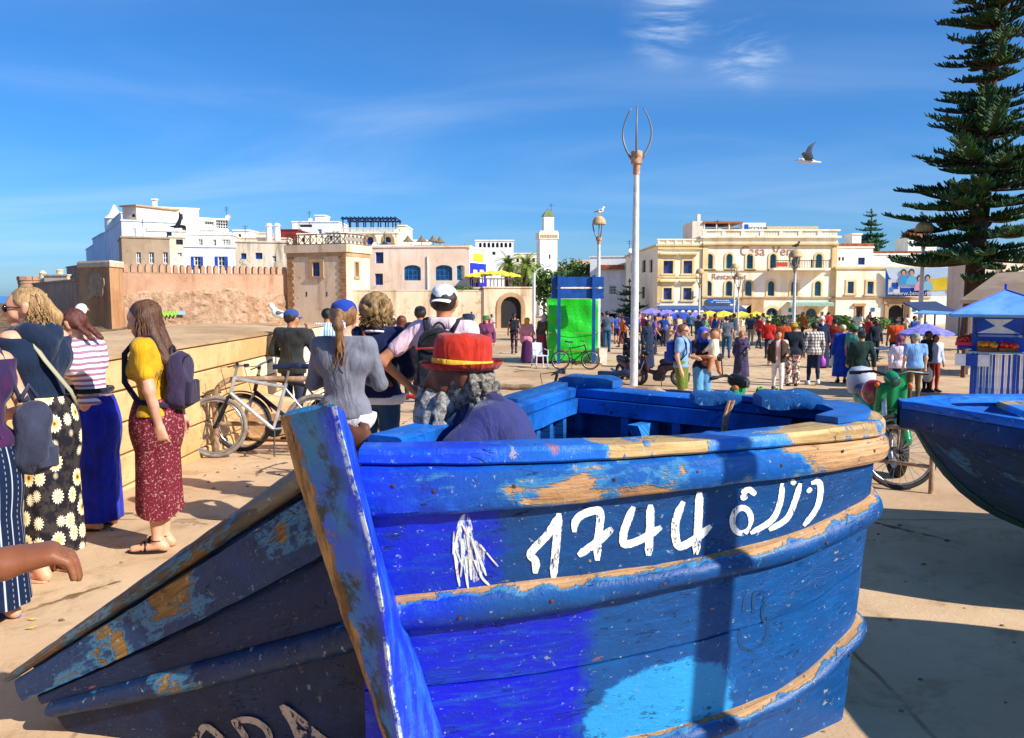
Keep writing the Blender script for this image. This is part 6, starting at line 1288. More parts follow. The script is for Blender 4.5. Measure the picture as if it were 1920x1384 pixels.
def backpack(t, J, mat, mat2, w=.30, hgt=.42, d=.16, drop=.0, y0=.115, x=0, name='backpack', lean=0):
    s = J['s']; c = J['chest'] + vec(x, y0 + d / 2, -.10 - drop) * s; mb = MB(); sg = lambda v: math.copysign(abs(v) ** .55, v); rg = []
    for i in range(15):
        f_ = i / 14; k = max(.05, 1 - abs(2 * f_ - 1) ** 6) ** .5 * (1 - .16 * f_ ** 2); rg.append([Vector(c + vec(w / 2 * k * sg(math.cos(a)), d / 2 * k * (1.15 - .35 * f_) * sg(math.sin(a)) + .012 * math.sin(9 * f_ + 3 * a) * k, hgt * (f_ - .5)) * s) for a in [2 * math.pi * j / 24 for j in range(24)]])
    mb.loft(rg, caps=True); o = mb.build(name, mat, t, smooth=60); mb = MB(); mb.tube([Vector(c + vec(w * .43 * math.cos(a), d * .30, hgt * (.05 + .36 * math.sin(a))) * s) for a in [math.pi * j / 10 for j in range(11)]], .006 * s, 5); mb.build('zip', black_m, o); mb = MB(); mb.bbox(tuple(c + vec(0, d * .5, -hgt * .2) * s), (w * .74 * s, .045 * s, hgt * .40 * s), .02); mb.build('pocket', mat2, o, smooth=30); mb = MB(); mb.tube([Vector(c + vec(v * .05, -d * .3, hgt * .47 + .05 * (1 - v * v)) * s) for v in (-1, -.5, 0, .5, 1)], .009 * s, 5); mb.build('handle', mat2, o)
    for sd in (-1, 1):
        sh = J['shr' if sd < 0 else 'shl'] * .62 + J['neck'] * .38; mb = MB(); mb.tube([Vector(c + vec(sd * w * .3, -d * .45, hgt * .42) * s), Vector(sh + vec(0, .05, .055) * s), Vector(sh + vec(0, -.03, .06) * s), Vector(sh + vec(sd * .02, -.125, -.06) * s), Vector(J['chest'] + vec(sd * .13, -.13, -.12) * s), Vector(J['chest'] + vec(sd * .165, -.03, -.25) * s), Vector(c + vec(sd * w * .42, -d * .3, -hgt * .4) * s)], .024 * s, 6, flat=.4); mb.build('strap', mat2, o, smooth='all')
    return o
# cloth patterns
def patt(name, fn, rough=.85):
    m, nt, b = new_mat(name); t = NT(nt); t.set(b.inputs['Base Color'], fn(t)); cr = t.noise(t.coord('Object', scale=(7, 7, 3.2)), 1.0, 3, .55, 1.5); t.set(b.inputs['Normal'], t.bump(cr, .6, .03)); b.inputs['Roughness'].default_value = rough; b.inputs['Specular IOR Level'].default_value = .2; MATS[name] = m; return m
def xyz(t, which='Object', **k): s = t.n('ShaderNodeSeparateXYZ', {0: t.coord(which, **k)}); return s.outputs
def saw(t, v, period, duty, soft=.06): f = t.math('FRACT', t.math('DIVIDE', v, period)); return t.rng(t.math('ABSOLUTE', t.math('SUBTRACT', f, .5)), duty / 2 - soft, duty / 2 + soft, 1, 0)
m_stripe = patt('striped_jersey', lambda t: t.mix(saw(t, t.math('ADD', xyz(t)[2], t.math('MULTIPLY', t.noise(t.coord('Object'), 5, 2), .03)), .040, .48), lin('#f2e9e6'), lin('#a0718a')))
def f_plaid(t): o = xyz(t); return t.mix(t.math('MULTIPLY', saw(t, o[2], .09, .5), .6), t.mix(t.math('MULTIPLY', saw(t, t.math('ADD', o[0], o[1]), .09, .5), .75), lin('#efe6da'), lin('#6b5a52')), lin('#4a4038'))
m_plaid = patt('checked_shirt', f_plaid)
def f_sun(t):
    uv = t.coord('UV', scale=(12.5, 8.6, 1)); vo = t.n('ShaderNodeTexVoronoi', {'Vector': uv, 'Scale': 1.0, 'Randomness': .55}, feature='F1'); d = vo.outputs['Distance']; sub = t.n('ShaderNodeVectorMath', {0: uv, 1: vo.outputs['Position']}, operation='SUBTRACT').outputs[0]; sp = t.n('ShaderNodeSeparateXYZ', {0: sub}).outputs
    ang = t.math('ARCTAN2', sp[1], sp[0]); pet = t.math('ADD', .36, t.math('MULTIPLY', t.math('ABSOLUTE', t.math('SINE', t.math('MULTIPLY', ang, 7.0))), .12)); petal = t.rng(t.math('SUBTRACT', d, pet), -.03, .02, 1, 0)
    bg = t.mix(t.rng(t.noise(uv, 1.6, 4), .46, .56), lin('#1d1a22'), lin('#3a3330')); c = t.mix(petal, bg, t.mix(t.rng(d, .12, .40), lin('#e2b04c'), lin('#f6e7bd'))); return t.mix(t.rng(d, .10, .15, 1, 0), c, lin('#6a3f22'))
m_sun = patt('sunflower_print', f_sun)
def f_lines(t):
    u = xyz(t, 'UV'); a = saw(t, u[0], 1 / 15, .10, .03); dash = saw(t, t.math('ADD', u[0], 1 / 30), 1 / 15, .05, .03); ds = saw(t, u[1], .03, .5); return t.mix(t.math('MAXIMUM', t.math('MULTIPLY', a, .9), t.math('MULTIPLY', t.math('MULTIPLY', dash, ds), .6)), lin('#10203c'), lin('#c9cfda'))
m_lines = patt('navy_white_line_cloth', f_lines)
m_maroon = patt('maroon_speckled_cloth', lambda t: t.mix(t.math('MULTIPLY', t.rng(t.noise(t.coord('Object'), 75, 3, .6), .57, .63), .75), lin('#6e1f2b'), lin('#c79a92')))
m_floral = patt('floral_print', lambda t: t.mix(t.rng(t.noise(t.coord('Object'), 16, 3), .50, .54), t.mix(t.rng(t.noise(t.coord('Object', loc=(5, 5, 5)), 13, 2), .52, .56), lin('#ecdcc8'), lin('#b3523f')), lin('#5a4a3c')))
m_legg = patt('dark_patterned_leggings', lambda t: t.mix(t.rng(t.noise(t.coord('Object'), 12, 3), .55, .60), lin('#2a2434'), lin('#b06a78')))
m_bstripe = patt('blue_striped_shirt', lambda t: t.mix(saw(t, xyz(t)[0], .05, .45), lin('#dfeaf2'), lin('#6aa6cf')))
def cl(c, c2=None): return cloth('cloth_' + c, c, c2)
def hair_m(c): 
    n = 'hair_' + c
    if n in MATS: return MATS[n]
    m, nt, b = new_mat(n); t = NT(nt); c_ = lin(c); sv = t.coord('Object', scale=(60, 60, 7)); nz = t.noise(sv, 1, 5, .7); t.set(b.inputs['Base Color'], t.mix(t.rng(nz, .35, .68), c_, tuple(q * .38 for q in c_))); t.set(b.inputs['Normal'], t.bump(nz, .9, .012)); b.inputs['Roughness'].default_value = .5; MATS[n] = m; return m
leather = M('brown_leather', '#8a4a2c', '#6d3821', scale=8, rough=.5); lens_m = M('dark_lens', '#1a1018', rough=.1, spec=.6)
def sunglasses(t, J, q):
    mb = MB()
    for sd in (-1, 1): mb.ell(q(sd * .036, .093, .010), (.030 * J['s'], .013 * J['s'], .024 * J['s']), 10)
    o = mb.build('sunglasses', lens_m, t, smooth='all'); mb = MB(); mb.tube([q(-.02, .103, .016), q(.02, .103, .016)], .0045, 6)
    for sd in (-1, 1): mb.tube([q(sd * .064, .086, .016), q(sd * .082, .05, .014), q(sd * .092, -.015, .010)], .0045, 6)
    mb.build('glasses_frame', M('tortoise_frame', '#5a2a1c', rough=.3), o, smooth='all')
def face(t, J, q, brow='#3d2a1e', lips='#b0604f'):
    s = J['s']
    for sd in (-1, 1):
        mb = MB(); mb.ell(q(sd * .034, .0795, .010), (.0145 * s, .0115 * s, .0085 * s), 8); e = mb.build('eye', M('eye_white', '#e6dfd6', rough=.3), t, smooth='all'); mb = MB(); mb.ell(q(sd * .034, .0890, .009), (.0065 * s, .0045 * s, .0068 * s), 6); mb.build('iris', M('iris_brown', '#33221a', rough=.2), e, smooth='all')
        mb = MB(); mb.tube([q(sd * .016, .0985, .028), q(sd * .034, .0975, .033), q(sd * .054, .086, .027)], .0038 * s, 5); mb.build('eyebrow', M('brow_' + brow, brow), t)
    mb = MB(); mb.tube([q(-.024, .092, -.063), q(-.01, .0995, -.060), q(0, .1005, -.062), q(.01, .0995, -.060), q(.024, .092, -.063)], [.002 * s, .005 * s, .0052 * s, .005 * s, .002 * s], 6); mb.build('lips', M('lips_' + lips, lips, rough=.4), t, smooth='all')
def sandals(t, J, mat, nfoot='rl'):
    s = J['s']
    for n in nfoot:
        h_, to, an = J['heel' + n], J['toe' + n], J['an' + n]; mb = MB(); pts = []
        for i in range(16): a = 2 * math.pi * i / 16; c = (h_ + to) / 2 + vec(0, -.015, 0) * s; pts.append(Vector((c[0] + .045 * s * math.cos(a) * (1 + .12 * (math.sin(a) < 0)), c[1] + .135 * s * math.sin(a), .004)))
        mb.prism(pts, (0, 0, .012)); o = mb.build('sandal', mat, t); mb = MB()
        for (y, z, w) in ((-.10, .062, .042), (-.07, .072, .044)): mb.tube([(an[0] + w * s * math.cos(a) * 1.02, an[1] + y * s, .010 + z * s * math.sin(a)) for a in [math.pi * k / 8 for k in range(9)]], .007 * s, 5)
        mb.tube([(an[0] + .040 * s * math.cos(a), an[1] + .042 * s * math.sin(a), an[2] + .0) for a in [2 * math.pi * k / 12 for k in range(13)]], .006 * s, 5, caps=False); mb.tube([(an[0], an[1] - .042 * s, an[2]), (an[0], an[1] - .10 * s, .07 * s)], .006 * s, 5); mb.build('strap', mat, o, smooth='all')
# the people by the quay wall
def fl(px, py): g = G(px, py); return (g.x, g.y, g.z)
blond, brown_h, dkbrown, auburn = hair_m('#c49a62'), hair_m('#6b4226'), hair_m('#33231a'), hair_m('#6a3222')
navy = cl('#16263f'); 
def x_p1(t, J, q):
    sunglasses(t, J, q); s = J['s']
    mb = MB(); mb.tube([q(-.02, .097, -.060), q(0, .104, -.066), q(.02, .097, -.060)], [.003, .006, .003], 6); mb.build('lips', M('lips_pink', '#c4665c', rough=.4), t, smooth='all')
    sdf_obj('hood', navy, t, [Prim(J['neck'] + vec(-.07, .05, -.02) * s, J['neck'] + vec(.07, .05, -.02) * s, .07 * s), Prim(J['neck'] + vec(-.09, -.03, -.03) * s, J['neck'] + vec(-.06, .06, -.03) * s, .05 * s), Prim(J['neck'] + vec(.09, -.03, -.03) * s, J['neck'] + vec(.06, .06, -.03) * s, .05 * s), Prim(J['neck'] + vec(0, .10, -.08) * s, J['neck'] + vec(0, .09, -.16) * s, .07 * s, .05 * s)], .012, .04, 0, wob=fold(.006, 3, 1.5))
    def roots(r): a = r.uniform(-1.5, 1.5); return q(.088 * math.sin(a), -.03 - .08 * math.cos(a), .03 + r.uniform(-.03, .06))
    strands(J, q, blond, t, roots, 170, .17, .05, .016, .0038, seed=4); sandals(t, J, M('pale_sandal', '#d9a98c', rough=.6))
    strap(t, J, [J['shl'] * .6 + J['neck'] * .4 + vec(0, .02, .07), J['chest'] + vec(.06, .14, 0), J['waist'] + vec(-.06, .15, .05), J['pel'] + vec(-.15, .08, .05)], .022, M('sage_strap', '#a8a284'))
person('smiling woman in sunglasses, navy hooded top and sunflower-print trousers by the quay wall', fl(104, 1080), -112, 1.72, 'fair', ('tank', navy, .98), ('skirt', m_sun, dict(z_top=1.08, z_bot=.16, r_top=.14, r_bot=.185, pleat=.06, n=9, sy=.8, bulge=.035)), ('pony', blond), None, None, dict(fem=True, lean=.16, arm_l=ARM['reach'], arm_r=ARM['reach']), h=.010, yaw=38, pitch=2, extras=x_p1, seed=1.1)
def x_p0(t, J, q):
    s = J['s']; c = J['pel'] + vec(-.20, .13, .06) * s; gm = cl('#3c3f52', '#2c2f40'); o = sdf_obj('backpack', gm, t, [Prim(c + vec(-.03, 0, -.13) * s, c + vec(.03, 0, -.13) * s, .085 * s, .085 * s, (1, .7, 1)), Prim(c + vec(-.02, 0, .10) * s, c + vec(.02, 0, .10) * s, .075 * s), Prim(c + vec(0, 0, -.1) * s, c + vec(0, 0, .1) * s, .095 * s, .08 * s)], .012, .03, 0, wob=fold(.005, 2, 2)); mb = MB(); mb.tube([Vector(c + vec(-.03, 0, .2) * s), Vector(c + vec(0, -.02, .27) * s), Vector(c + vec(.06, 0, .2) * s)], .012, 6); mb.build('handle', gm, o, smooth='all'); mb = MB(); mb.bbox(tuple(c + vec(-.03, .07, -.12) * s), (.11, .03, .11), .012); mb.build('pocket', gm, o, smooth=30)
    strap(t, J, [J['shr'] * .8 + J['neck'] * .2 + vec(0, .02, .06), J['chest'] + vec(-.16, .12, -.1), c + vec(0, -.02, .2) * s], .02, gm); sandals(t, J, M('blue_sandal', '#2264c8', rough=.5))
person('woman at the frame edge in navy skirt with thin white lines, grey backpack slung low', fl(-14, 1168), -118, 1.62, 'fair', ('tank', cl('#241f45', '#4a1a44'), .96), ('skirt', m_lines, dict(z_top=1.02, z_bot=.10, r_top=.14, r_bot=.20, pleat=.06, n=8, sy=.85, bulge=.03)), ('long', dkbrown), None, None, dict(fem=True, lean=.12, arm_l=ARM['reach'], arm_r=ARM['bent']), h=.011, extras=x_p0, seed=2.3)
def x_p2(t, J, q):
    face(t, J, q); s = J['s']; o = sdf_obj('waist_bag', cl('#2b2b30'), t, [Prim(J['waist'] + vec(-.07, -.15, .02) * s, J['waist'] + vec(.09, -.14, .02) * s, .05 * s, sc=(1, .8, 1))], .012, .02); mb = MB(); mb.tube([(J['waist'][0] + .165 * s * math.cos(a), J['waist'][1] + .13 * s * math.sin(a), J['waist'][2] + .03 * s) for a in [2 * math.pi * k / 24 for k in range(25)]], .02, 6, flat=1, caps=False); mb.build('belt', cl('#1d1d22'), o, smooth='all'); sandals(t, J, M('black_sandal', '#241c1a', rough=.5))
    def roots(r): a = r.uniform(-1.6, 1.6); return q(.08 * math.sin(a), -.06 * math.cos(a) - .03, .085 + r.uniform(-.01, .02))
    strands(J, q, auburn, t, roots, 110, .10, .025, .010, .0036, seed=6)
person('girl with braided auburn hair in striped shirt and royal blue skirt looking over the wall', fl(190, 988), -98, 1.58, 'fair', ('tee', m_stripe, .985), ('skirt', cl('#1428b0', '#0d1a7c'), dict(z_top=1.04, z_bot=.07, r_top=.14, r_bot=.175, pleat=.06, n=7, sy=.9, bulge=.04)), ('braid', auburn), None, None, dict(fem=True, lean=.2, arm_l=ARM['reach'], arm_r=ARM['reach']), h=.010, pitch=28, extras=x_p2, seed=3.7)
def x_p3(t, J, q):
    face(t, J, q); s = J['s']; backpack(t, J, cl('#3b2f4a', '#2b2238'), cl('#2d2338'), w=.27, hgt=.40, d=.15, drop=.02); sandals(t, J, M('black_sandal', '#241c1a', rough=.5))
    def roots(r): a = r.uniform(-1.75, 1.75); k = r.random(); return q((.090 + .012 * k) * math.sin(a), -.02 - .088 * math.cos(a), .045 + .055 * r.uniform(-1, .9) * (1 - abs(a) / 4))
    strands(J, q, brown_h, t, roots, 460, .42, .065, .026, .004, seed=5)
person('girl with long wavy brown hair in yellow T-shirt and maroon skirt', fl(303, 1030), -88, 1.63, 'fair', ('tee', cl('#d9a516', '#b5840c'), .95), ('skirt', m_maroon, dict(z_top=1.06, z_bot=.27, r_top=.14, r_bot=.17, pleat=.07, n=6, sy=.95, bulge=.04, hem=.03)), ('long', brown_h), None, None, dict(fem=True, lean=.05, arm_l=((.04, -.06, -.27), (.0, -.10, -.52)), arm_r=((.04, -.08, -.27), (-.02, -.14, -.50)), stance=.06), h=.010, pitch=14, extras=x_p3, seed=4.2)
# hand reaching in at the left edge, its owner standing beside the viewer
def x_hand(t, J, q):
    face(t, J, q)
    w, e = J['wrr'], J['elr']; d = Vector((e - w)).normalized(); a = d.orthogonal().normalized(); b = d.cross(a); c = Vector(w) + d * .035; mb = MB(); mb.tube([c + (a * math.cos(k) + b * math.sin(k)) * .036 for k in [2 * math.pi * i / 20 for i in range(21)]], .0045, 6, caps=False); mb.build('bracelet', M('pink_bracelet', '#d98a80', '#c06c66', scale=60, rough=.6), t, smooth='all')
person('person outside the frame whose brown hand with pink bracelet reaches in', (-1.36, 1.40, 0), 90, 1.68, 'brown', ('tee', cl('#7a4a58')), ('pants', cl('#2a3142')), ('short', dkbrown), None, '#332a26', dict(arm_r=((.0, .26, -.20), (-.13, .50, -.165)), curl=.8, fem=True, down=True), h=.0075, extras=x_hand, seed=5.5)
# the group behind the bow post
def x_p4(t, J, q):
    s = J['s']; sdf_obj('shirt_tail', cl('#eceaf0'), t, [Prim(J['pel'] + vec(-.08, 0, -.02) * s, J['pel'] + vec(.08, 0, -.02) * s, .142 * s, sc=(1, .86, 1))], .012, .02, .008, clip=lambda X, Y, Z: np.maximum(Z - .93 * s, .80 * s - Z) + 0 * X); c = q(0, -.125, -.05); mb = MB()
    for k in range(7): a = k * .9; mb.ell((c[0] + .03 * math.cos(a), c[1] + .01, c[2] + .028 * math.sin(a)), (.020, .016, .022), 6)
    mb.build('scrunchie', patt('white_blue_scrunchie', lambda t_: t_.mix(t_.rng(t_.noise(t_.coord('Object'), 40, 2), .5, .55), lin('#e8e6ee'), lin('#3a4a9c'))), t, smooth='all')
    strands(J, q, hair_m('#9a6a3c'), t, lambda r: q(r.uniform(-.02, .02), -.125, -.02 + r.uniform(-.03, .03)), 46, .30, .035, .010, .0065, seed=9)
L4 = P(643, 555, 5.6)
person('woman in grey sweater and blue cap with a ponytail, seen from behind', (L4.x, L4.y, gz(L4.x, L4.y)), 176, 1.62, 'fair', ('long', cl('#7c7c86', '#66666f'), .90), ('pants', cl('#26304a')), ('pony', hair_m('#9a6a3c')), ('cap', cl('#1d3f9c', '#16307c')), '#2a2522', dict(fem=True, w=1.06, fat=1.12, arm_l=ARM['hold'], arm_r=ARM['hold']), h=.011, pitch=6, extras=x_p4, seed=6.1)
def x_p5(t, J, q):
    s = J['s']; strap(t, J, [J['shl'] * .55 + J['neck'] * .45 + vec(0, .05, .055), J['chest'] + vec(.045, .125, .06), J['chest'] + vec(-.03, .14, -.08), J['waist'] + vec(-.10, .12, .02), J['pel'] + vec(-.17, .04, .0)], .02, leather); mb = MB(); mb.tube([(J['neck'][0] + .085 * math.cos(a), J['neck'][1] + .03 + .075 * math.sin(a), J['neck'][2] - .035 + .012 * math.sin(a)) for a in [2 * math.pi * k / 20 for k in range(21)]], .009, 6, caps=False); mb.build('collar_band', cl('#e9dfe0'), t, smooth='all')
    sdf_obj('shirt_tail', cl('#dfe6f2'), t, [Prim(J['pel'] + vec(-.08, 0, -.0) * s, J['pel'] + vec(.08, 0, -.0) * s, .140 * s, sc=(1, .86, 1))], .012, .02, .006, clip=lambda X, Y, Z: np.maximum(Z - .95 * s, .875 * s - Z) + 0 * X); strands(J, q, hair_m('#a5814e'), t, lambda r: (lambda a: q(.105 * math.sin(a), -.03 - .10 * math.cos(a), .03 + r.uniform(-.06, .08)))(r.uniform(-2.4, 2.4)), 260, .11, .035, .02, .0045, seed=11)
L5 = P(706, 555, 6.35)
person('woman with curly blond bob, navy jumper, jeans and tan shoulder strap, seen from behind', (L5.x, L5.y, gz(L5.x, L5.y)), 172, 1.67, 'fair', ('long', cl('#14204a', '#0f1838'), .93), ('pants', cl('#1f4a74', '#183a5e')), ('curly', hair_m('#a5814e')), None, '#2a2522', dict(fem=True, w=1.08, fat=1.1, arm_l=ARM['hold'], arm_r=ARM['bent']), h=.011, extras=x_p5, seed=7.3)
def x_p6(t, J, q):
    backpack(t, J, cl('#1c1e26', '#14151c'), cl('#23252e'), w=.30, hgt=.46, d=.15); s = J['s']; mb = MB(); c = J['chest'] + vec(0, .27, -.02) * s; mb.tube([tuple(c + vec(-.14, -.02, .0)), tuple(c + vec(0, .005, .01)), tuple(c + vec(.14, -.02, .0))], .008, 5); mb.build('red_piping', cl('#c43a2c'), t)
    sdf_obj('collar', cl('#efd2d4'), t, [Prim(J['neck'] + vec(-.05, .03, -.015) * s, J['neck'] + vec(.05, .03, -.015) * s, .062 * s)], .010, .02, .006, clip=lambda X, Y, Z: Z - J['neck'][2] - .03 + 0 * X)
L6 = P(832, 555, 6.15)
person('man in white cap and pale pink shirt with black backpack, hand on hip', (L6.x, L6.y, gz(L6.x, L6.y)), 170, 1.73, 'tan', ('tee', cl('#efccd2', '#dfb4be'), .88), ('shorts', cl('#23283a')), ('short', dkbrown), ('capback', cl('#eef0f4', '#d4dae6')), '#5a4a3c', dict(w=1.02, arm_l=ARM['akimbo'], arm_r=ARM['bent']), h=.011, extras=x_p6, seed=8.8)
# man in the red hat sitting in the boat
def x_p7(t, J, q):
    s = J['s']; red = cl('#c4301a', '#9c2212'); mb = MB()
    def ring_(r, z, sq=1.0, dent=0.0, tilt=.0): return [Vector(q(r * math.cos(a), r * 1.1 * sq * math.sin(a) - .015, .045 + z - dent * max(0, math.cos(a * 2 + 1.57)) + tilt * math.sin(a))) for a in [2 * math.pi * k / 30 for k in range(30)]]
    mb.loft([ring_(.100, .012), ring_(.104, .05), ring_(.101, .095), ring_(.092, .122, 1, .006), ring_(.066, .132, 1, .016), ring_(.03, .124, 1, .012), ring_(.002, .122)]); o = mb.build('hat_crown', red, t, smooth=60)
    mb = MB(); rr = []
    for r, dz in ((.098, .012), (.116, .004), (.128, .006), (.140, .018), (.143, .023), (.138, .012), (.126, -.002), (.114, -.004), (.098, .002)): rr.append([Vector(q(r * math.cos(a), r * 1.12 * math.sin(a) - .015, .045 + dz - .028 * (r - .098) / .07 * math.cos(a) ** 2 * -1 * .0 - .022 * (r - .098) / .07 * math.sin(a))) for a in [2 * math.pi * k / 36 for k in range(36)]])
    mb.loft(rr); mb.build('hat_brim', red, o, smooth=60); mb = MB(); mb.loft([ring_(.1035, .014), ring_(.1075, .016), ring_(.1075, .032), ring_(.1045, .034)]); mb.build('hat_band', cl('#e3b93c', '#cf9f24'), o, smooth=60)
    rb = random.Random(5); pr = []
    for _ in range(260): a = rb.uniform(-1.45, 1.45); z = rb.uniform(-.11, .035); k = .088 + rb.uniform(0, .045) * (1 if z < 0 else .4); pr.append(Prim(q(k * math.sin(a), -.03 - k * math.cos(a), z), q(k * 1.08 * math.sin(a), -.03 - k * 1.08 * math.cos(a), z - .012), .0095))
    gh = M('grey_curls', '#a39a8c', '#5f584e', scale=45, rough=.9, lo=.4, hi=.6, bump=.8, bscale=120); sdf_obj('hair', gh, t, pr + [Prim(q(0, -.035, -.03), q(0, -.03, .02), .095)], .0065, .004)
    pr = [Prim(q(0, .045, -.08), q(0, .10, -.15), .068, .06), Prim(q(0, .10, -.15), q(0, .115, -.25), .058, .02)]
    for _ in range(90): a = rb.uniform(-1.5, 1.5); z = rb.uniform(-.20, -.045); k = .085 + .03 * rb.random(); pr.append(Prim(q(k * .75 * math.sin(a), .035 + k * .85 * math.cos(a), z), q(k * .78 * math.sin(a), .045 + k * .9 * math.cos(a), z - .03), .012))
    sdf_obj('beard', M('grey_beard', '#b9b4ae', '#77726e', scale=40, rough=.9, lo=.4, hi=.6, bump=.8, bscale=110), t, pr, .008, .008)
    mb = MB(); col_ = cl('#2a2a55'); sdf_obj('collar', col_, t, [Prim(J['neck'] + vec(-.06, .04, -.01) * s, J['neck'] + vec(.06, .04, -.01) * s, .066 * s), Prim(J['neck'] + vec(.07, -.03, -.03) * s, J['neck'] + vec(.05, .04, -.01) * s, .045 * s)], .010, .02)
person('grey-bearded man in red hat with yellow band and violet-blue jacket, sitting in the boat', (.13, 3.18, -.02), -86, 1.70, 'dark', ('jacket', cl('#34366e', '#282a58'), .50), ('pants', cl('#2a2d3c')), None, None, '#2a2522', dict(hip=.80, seat=1, kneef=.16, lean=.50, w=1.08, arm_l=((.10, .20, -.16), (.04, .42, -.06)), arm_r=ARM['lap'], curl=.3), h=.010, pitch=-4, yaw=2, extras=x_p7, seed=9.4)
L8 = P(545, 555, 11.3)
person('man in dark olive jacket and blue cap leaning on the quay wall with a phone', (L8.x, L8.y, gz(L8.x, L8.y)), 160, 1.66, 'tan', ('jacket', cl('#2f3230', '#242624'), .84), ('pants', cl('#27304a')), ('short', dkbrown), ('cap', cl('#2d4a8c')), '#2a2522', dict(w=1.05, arm_r=ARM['phone'], arm_l=ARM['bent']), h=.016, fine=False, yaw=-30)
# street furniture
pole_m = M('painted_steel_pole', '#dededc', '#c6c6c2', scale=6, rough=.45, metal=.2, bump=.15); fit_m = M('rusty_fitting', '#c9a283', '#9a6c50', scale=9, rough=.7, bump=.3); prong_m = M('grey_prong', '#6f7c86', '#8a7a66', scale=8, rough=.5, metal=.3); shade_m = M('weathered_shade', '#d3b487', '#a88a62', scale=9, rough=.8, bump=.4)
def lamp_post(label, base, h, top, r=.085, dome=True, prong=1.15, spread=.38, open_=False):
    t = thing('street_lamp', label, 'street lamp', base, group='street lamps'); mb = MB(); mb.lathe([(r * 1.9, 0), (r * 1.9, .03), (r * 1.15, .05), (r * 1.1, h * .5), (r * .8, h)], 14, caps=True); mb.build('shaft', pole_m, t, smooth=True)
    mb = MB(); mb.lathe([(r * .95, h - .02), (r * 1.0, h), (r * 1.0, h + .20 * prong), (r * 1.6, h + .23 * prong), (r * 1.6, h + .5 * prong), (r * 1.35, h + .52 * prong), (.01, h + .53 * prong)], 14); mb.build('fitting', fit_m, t, smooth=35)
    for k in range(3):
        a = 2 * math.pi * k / 3 + (.35 if open_ else .9); pts = []
        for i in range(15):
            f_ = i / 14; rr = spread * (1.02 * math.sin(math.pi * (.12 + .74 * f_)) if open_ else math.sin(math.pi * (.10 + .40 * f_) * 1.0)); pts.append((rr * math.cos(a), rr * math.sin(a), h + .35 * prong + prong * 1.15 * f_))
        mb = MB(); mb.tube(pts, [.030 * r / .085 * (1 - .5 * (i / 14) * open_) for i in range(15)], 7); mb.build('prong', prong_m, t, smooth='all')
    if dome:
        z = h + prong * 1.5; e_ = 2.5 * spread; mb = MB(); mb.lathe([(spread * 1.06, z - .05), (spread * 1.12, z - .02), (spread * 1.08, z + .06 * e_), (spread * .98, z + .2 * e_), (spread * .75, z + .34 * e_), (spread * .42, z + .43 * e_), (.01, z + .46 * e_)], 20); mb.lathe([(spread * 1.04, z - .04), (.01, z + .02)], 20); mb.build('lamp_shade', shade_m, t, smooth=40); mb = MB(); mb.tube([(0, 0, h + .5 * prong), (0, 0, z)], .025, 6); mb.build('stem', prong_m, t)
    return t, h + prong * 1.5 + 1.15 * spread
def lamp_at(label, px, ybase, yfit, **k):
    g = G(px, ybase); return lamp_post(label, (g.x, g.y, g.z), P(px, yfit, g.y).z - g.z, 0, **k)
lamp_at('tall lamp post with three bare prongs and no shade', 1188, 735, 326, dome=False, open_=True, prong=1.12, spread=.42, r=.092)
L_A = lamp_at('domed lamp with a gull on top behind the green stall', 1121, 676, 457, prong=.54, spread=.25, r=.075)
L_B = lamp_at('domed lamp before the hotel balcony', 1487, 640, 511, prong=.63, spread=.37, r=.09)
L_C = lamp_at('domed lamp with a gull on top beside the pine', 1723, 652, 466, prong=.6, spread=.40, r=.10)
lamp_at('slim lamp before the corner house windows', 1310, 632, 540, prong=.7, spread=.28, r=.07); lamp_at('slim lamp before the restaurant portal', 1383, 628, 548, prong=.8, spread=.30, r=.06); lamp_at('dark-capped lamp close to the hotel corner', 1375, 628, 528, prong=.7, spread=.3, r=.06)
# street light arm by the palms
g = G(1001, 625); t = thing('street_light', 'white pole beside the gatehouse and palms', 'street light', g); mb = MB(); mb.tube([(0, 0, 0), (0, 0, P(1001, 512, g.y).z - g.z)], .13, 8); zt_ = P(1001, 512, g.y).z - g.z; mb.tube([(0, 0, zt_), (.5, 0, zt_ + .4), (1.4, 0, zt_ + .6)], .06, 6); mb.build('pole', pole_m, t, smooth=True)
# blue notice frame and the green-wrapped stall
sblue = M('sign_blue_paint', '#15509c', '#0f3f80', scale=3, rough=.5)
gs = G(1076, 684); t = thing('notice_frame', 'dark blue notice board frame on two posts before the green stall', 'sign', (gs.x, gs.y - .5, gs.z)); fz = lambda py: P(1080, py, gs.y - .5).z - gs.z; sxx = lambda px: P(px, 600, gs.y - .5).x - gs.x
for px in (1048, 1113): mb = MB(); mb.box((sxx(px) - .06, -.06, -.1), (sxx(px) + .06, .06, fz(516))); mb.build('post', sblue, t)
mb = MB(); mb.box((sxx(1034), .065, fz(538.5)), (sxx(1132), .13, fz(519))); mb.build('panel', sblue, t); mb = MB(); mb.box((sxx(1034), .065, fz(560)), (sxx(1132), .13, fz(541))); mb.build('panel', sblue, t)
for px in (1075, 1088, 1122): mb = MB(); mb.box((sxx(px), .05, fz(541.5)), (sxx(px) + .12, .064, fz(538))); mb.build('sticker', white_p, t)
for px in (1066, 1124): mb = MB(); mb.box((sxx(px) - .5, -.25, -.12), (sxx(px) + .1, .25, .08)); mb.build('footing', cop_m, t)
green_t = M('green_tarpaulin', '#22d422', '#17b51c', scale=1.2, rough=.35, bump=.55, bscale=2.2, bdist=.12, spec=.5)
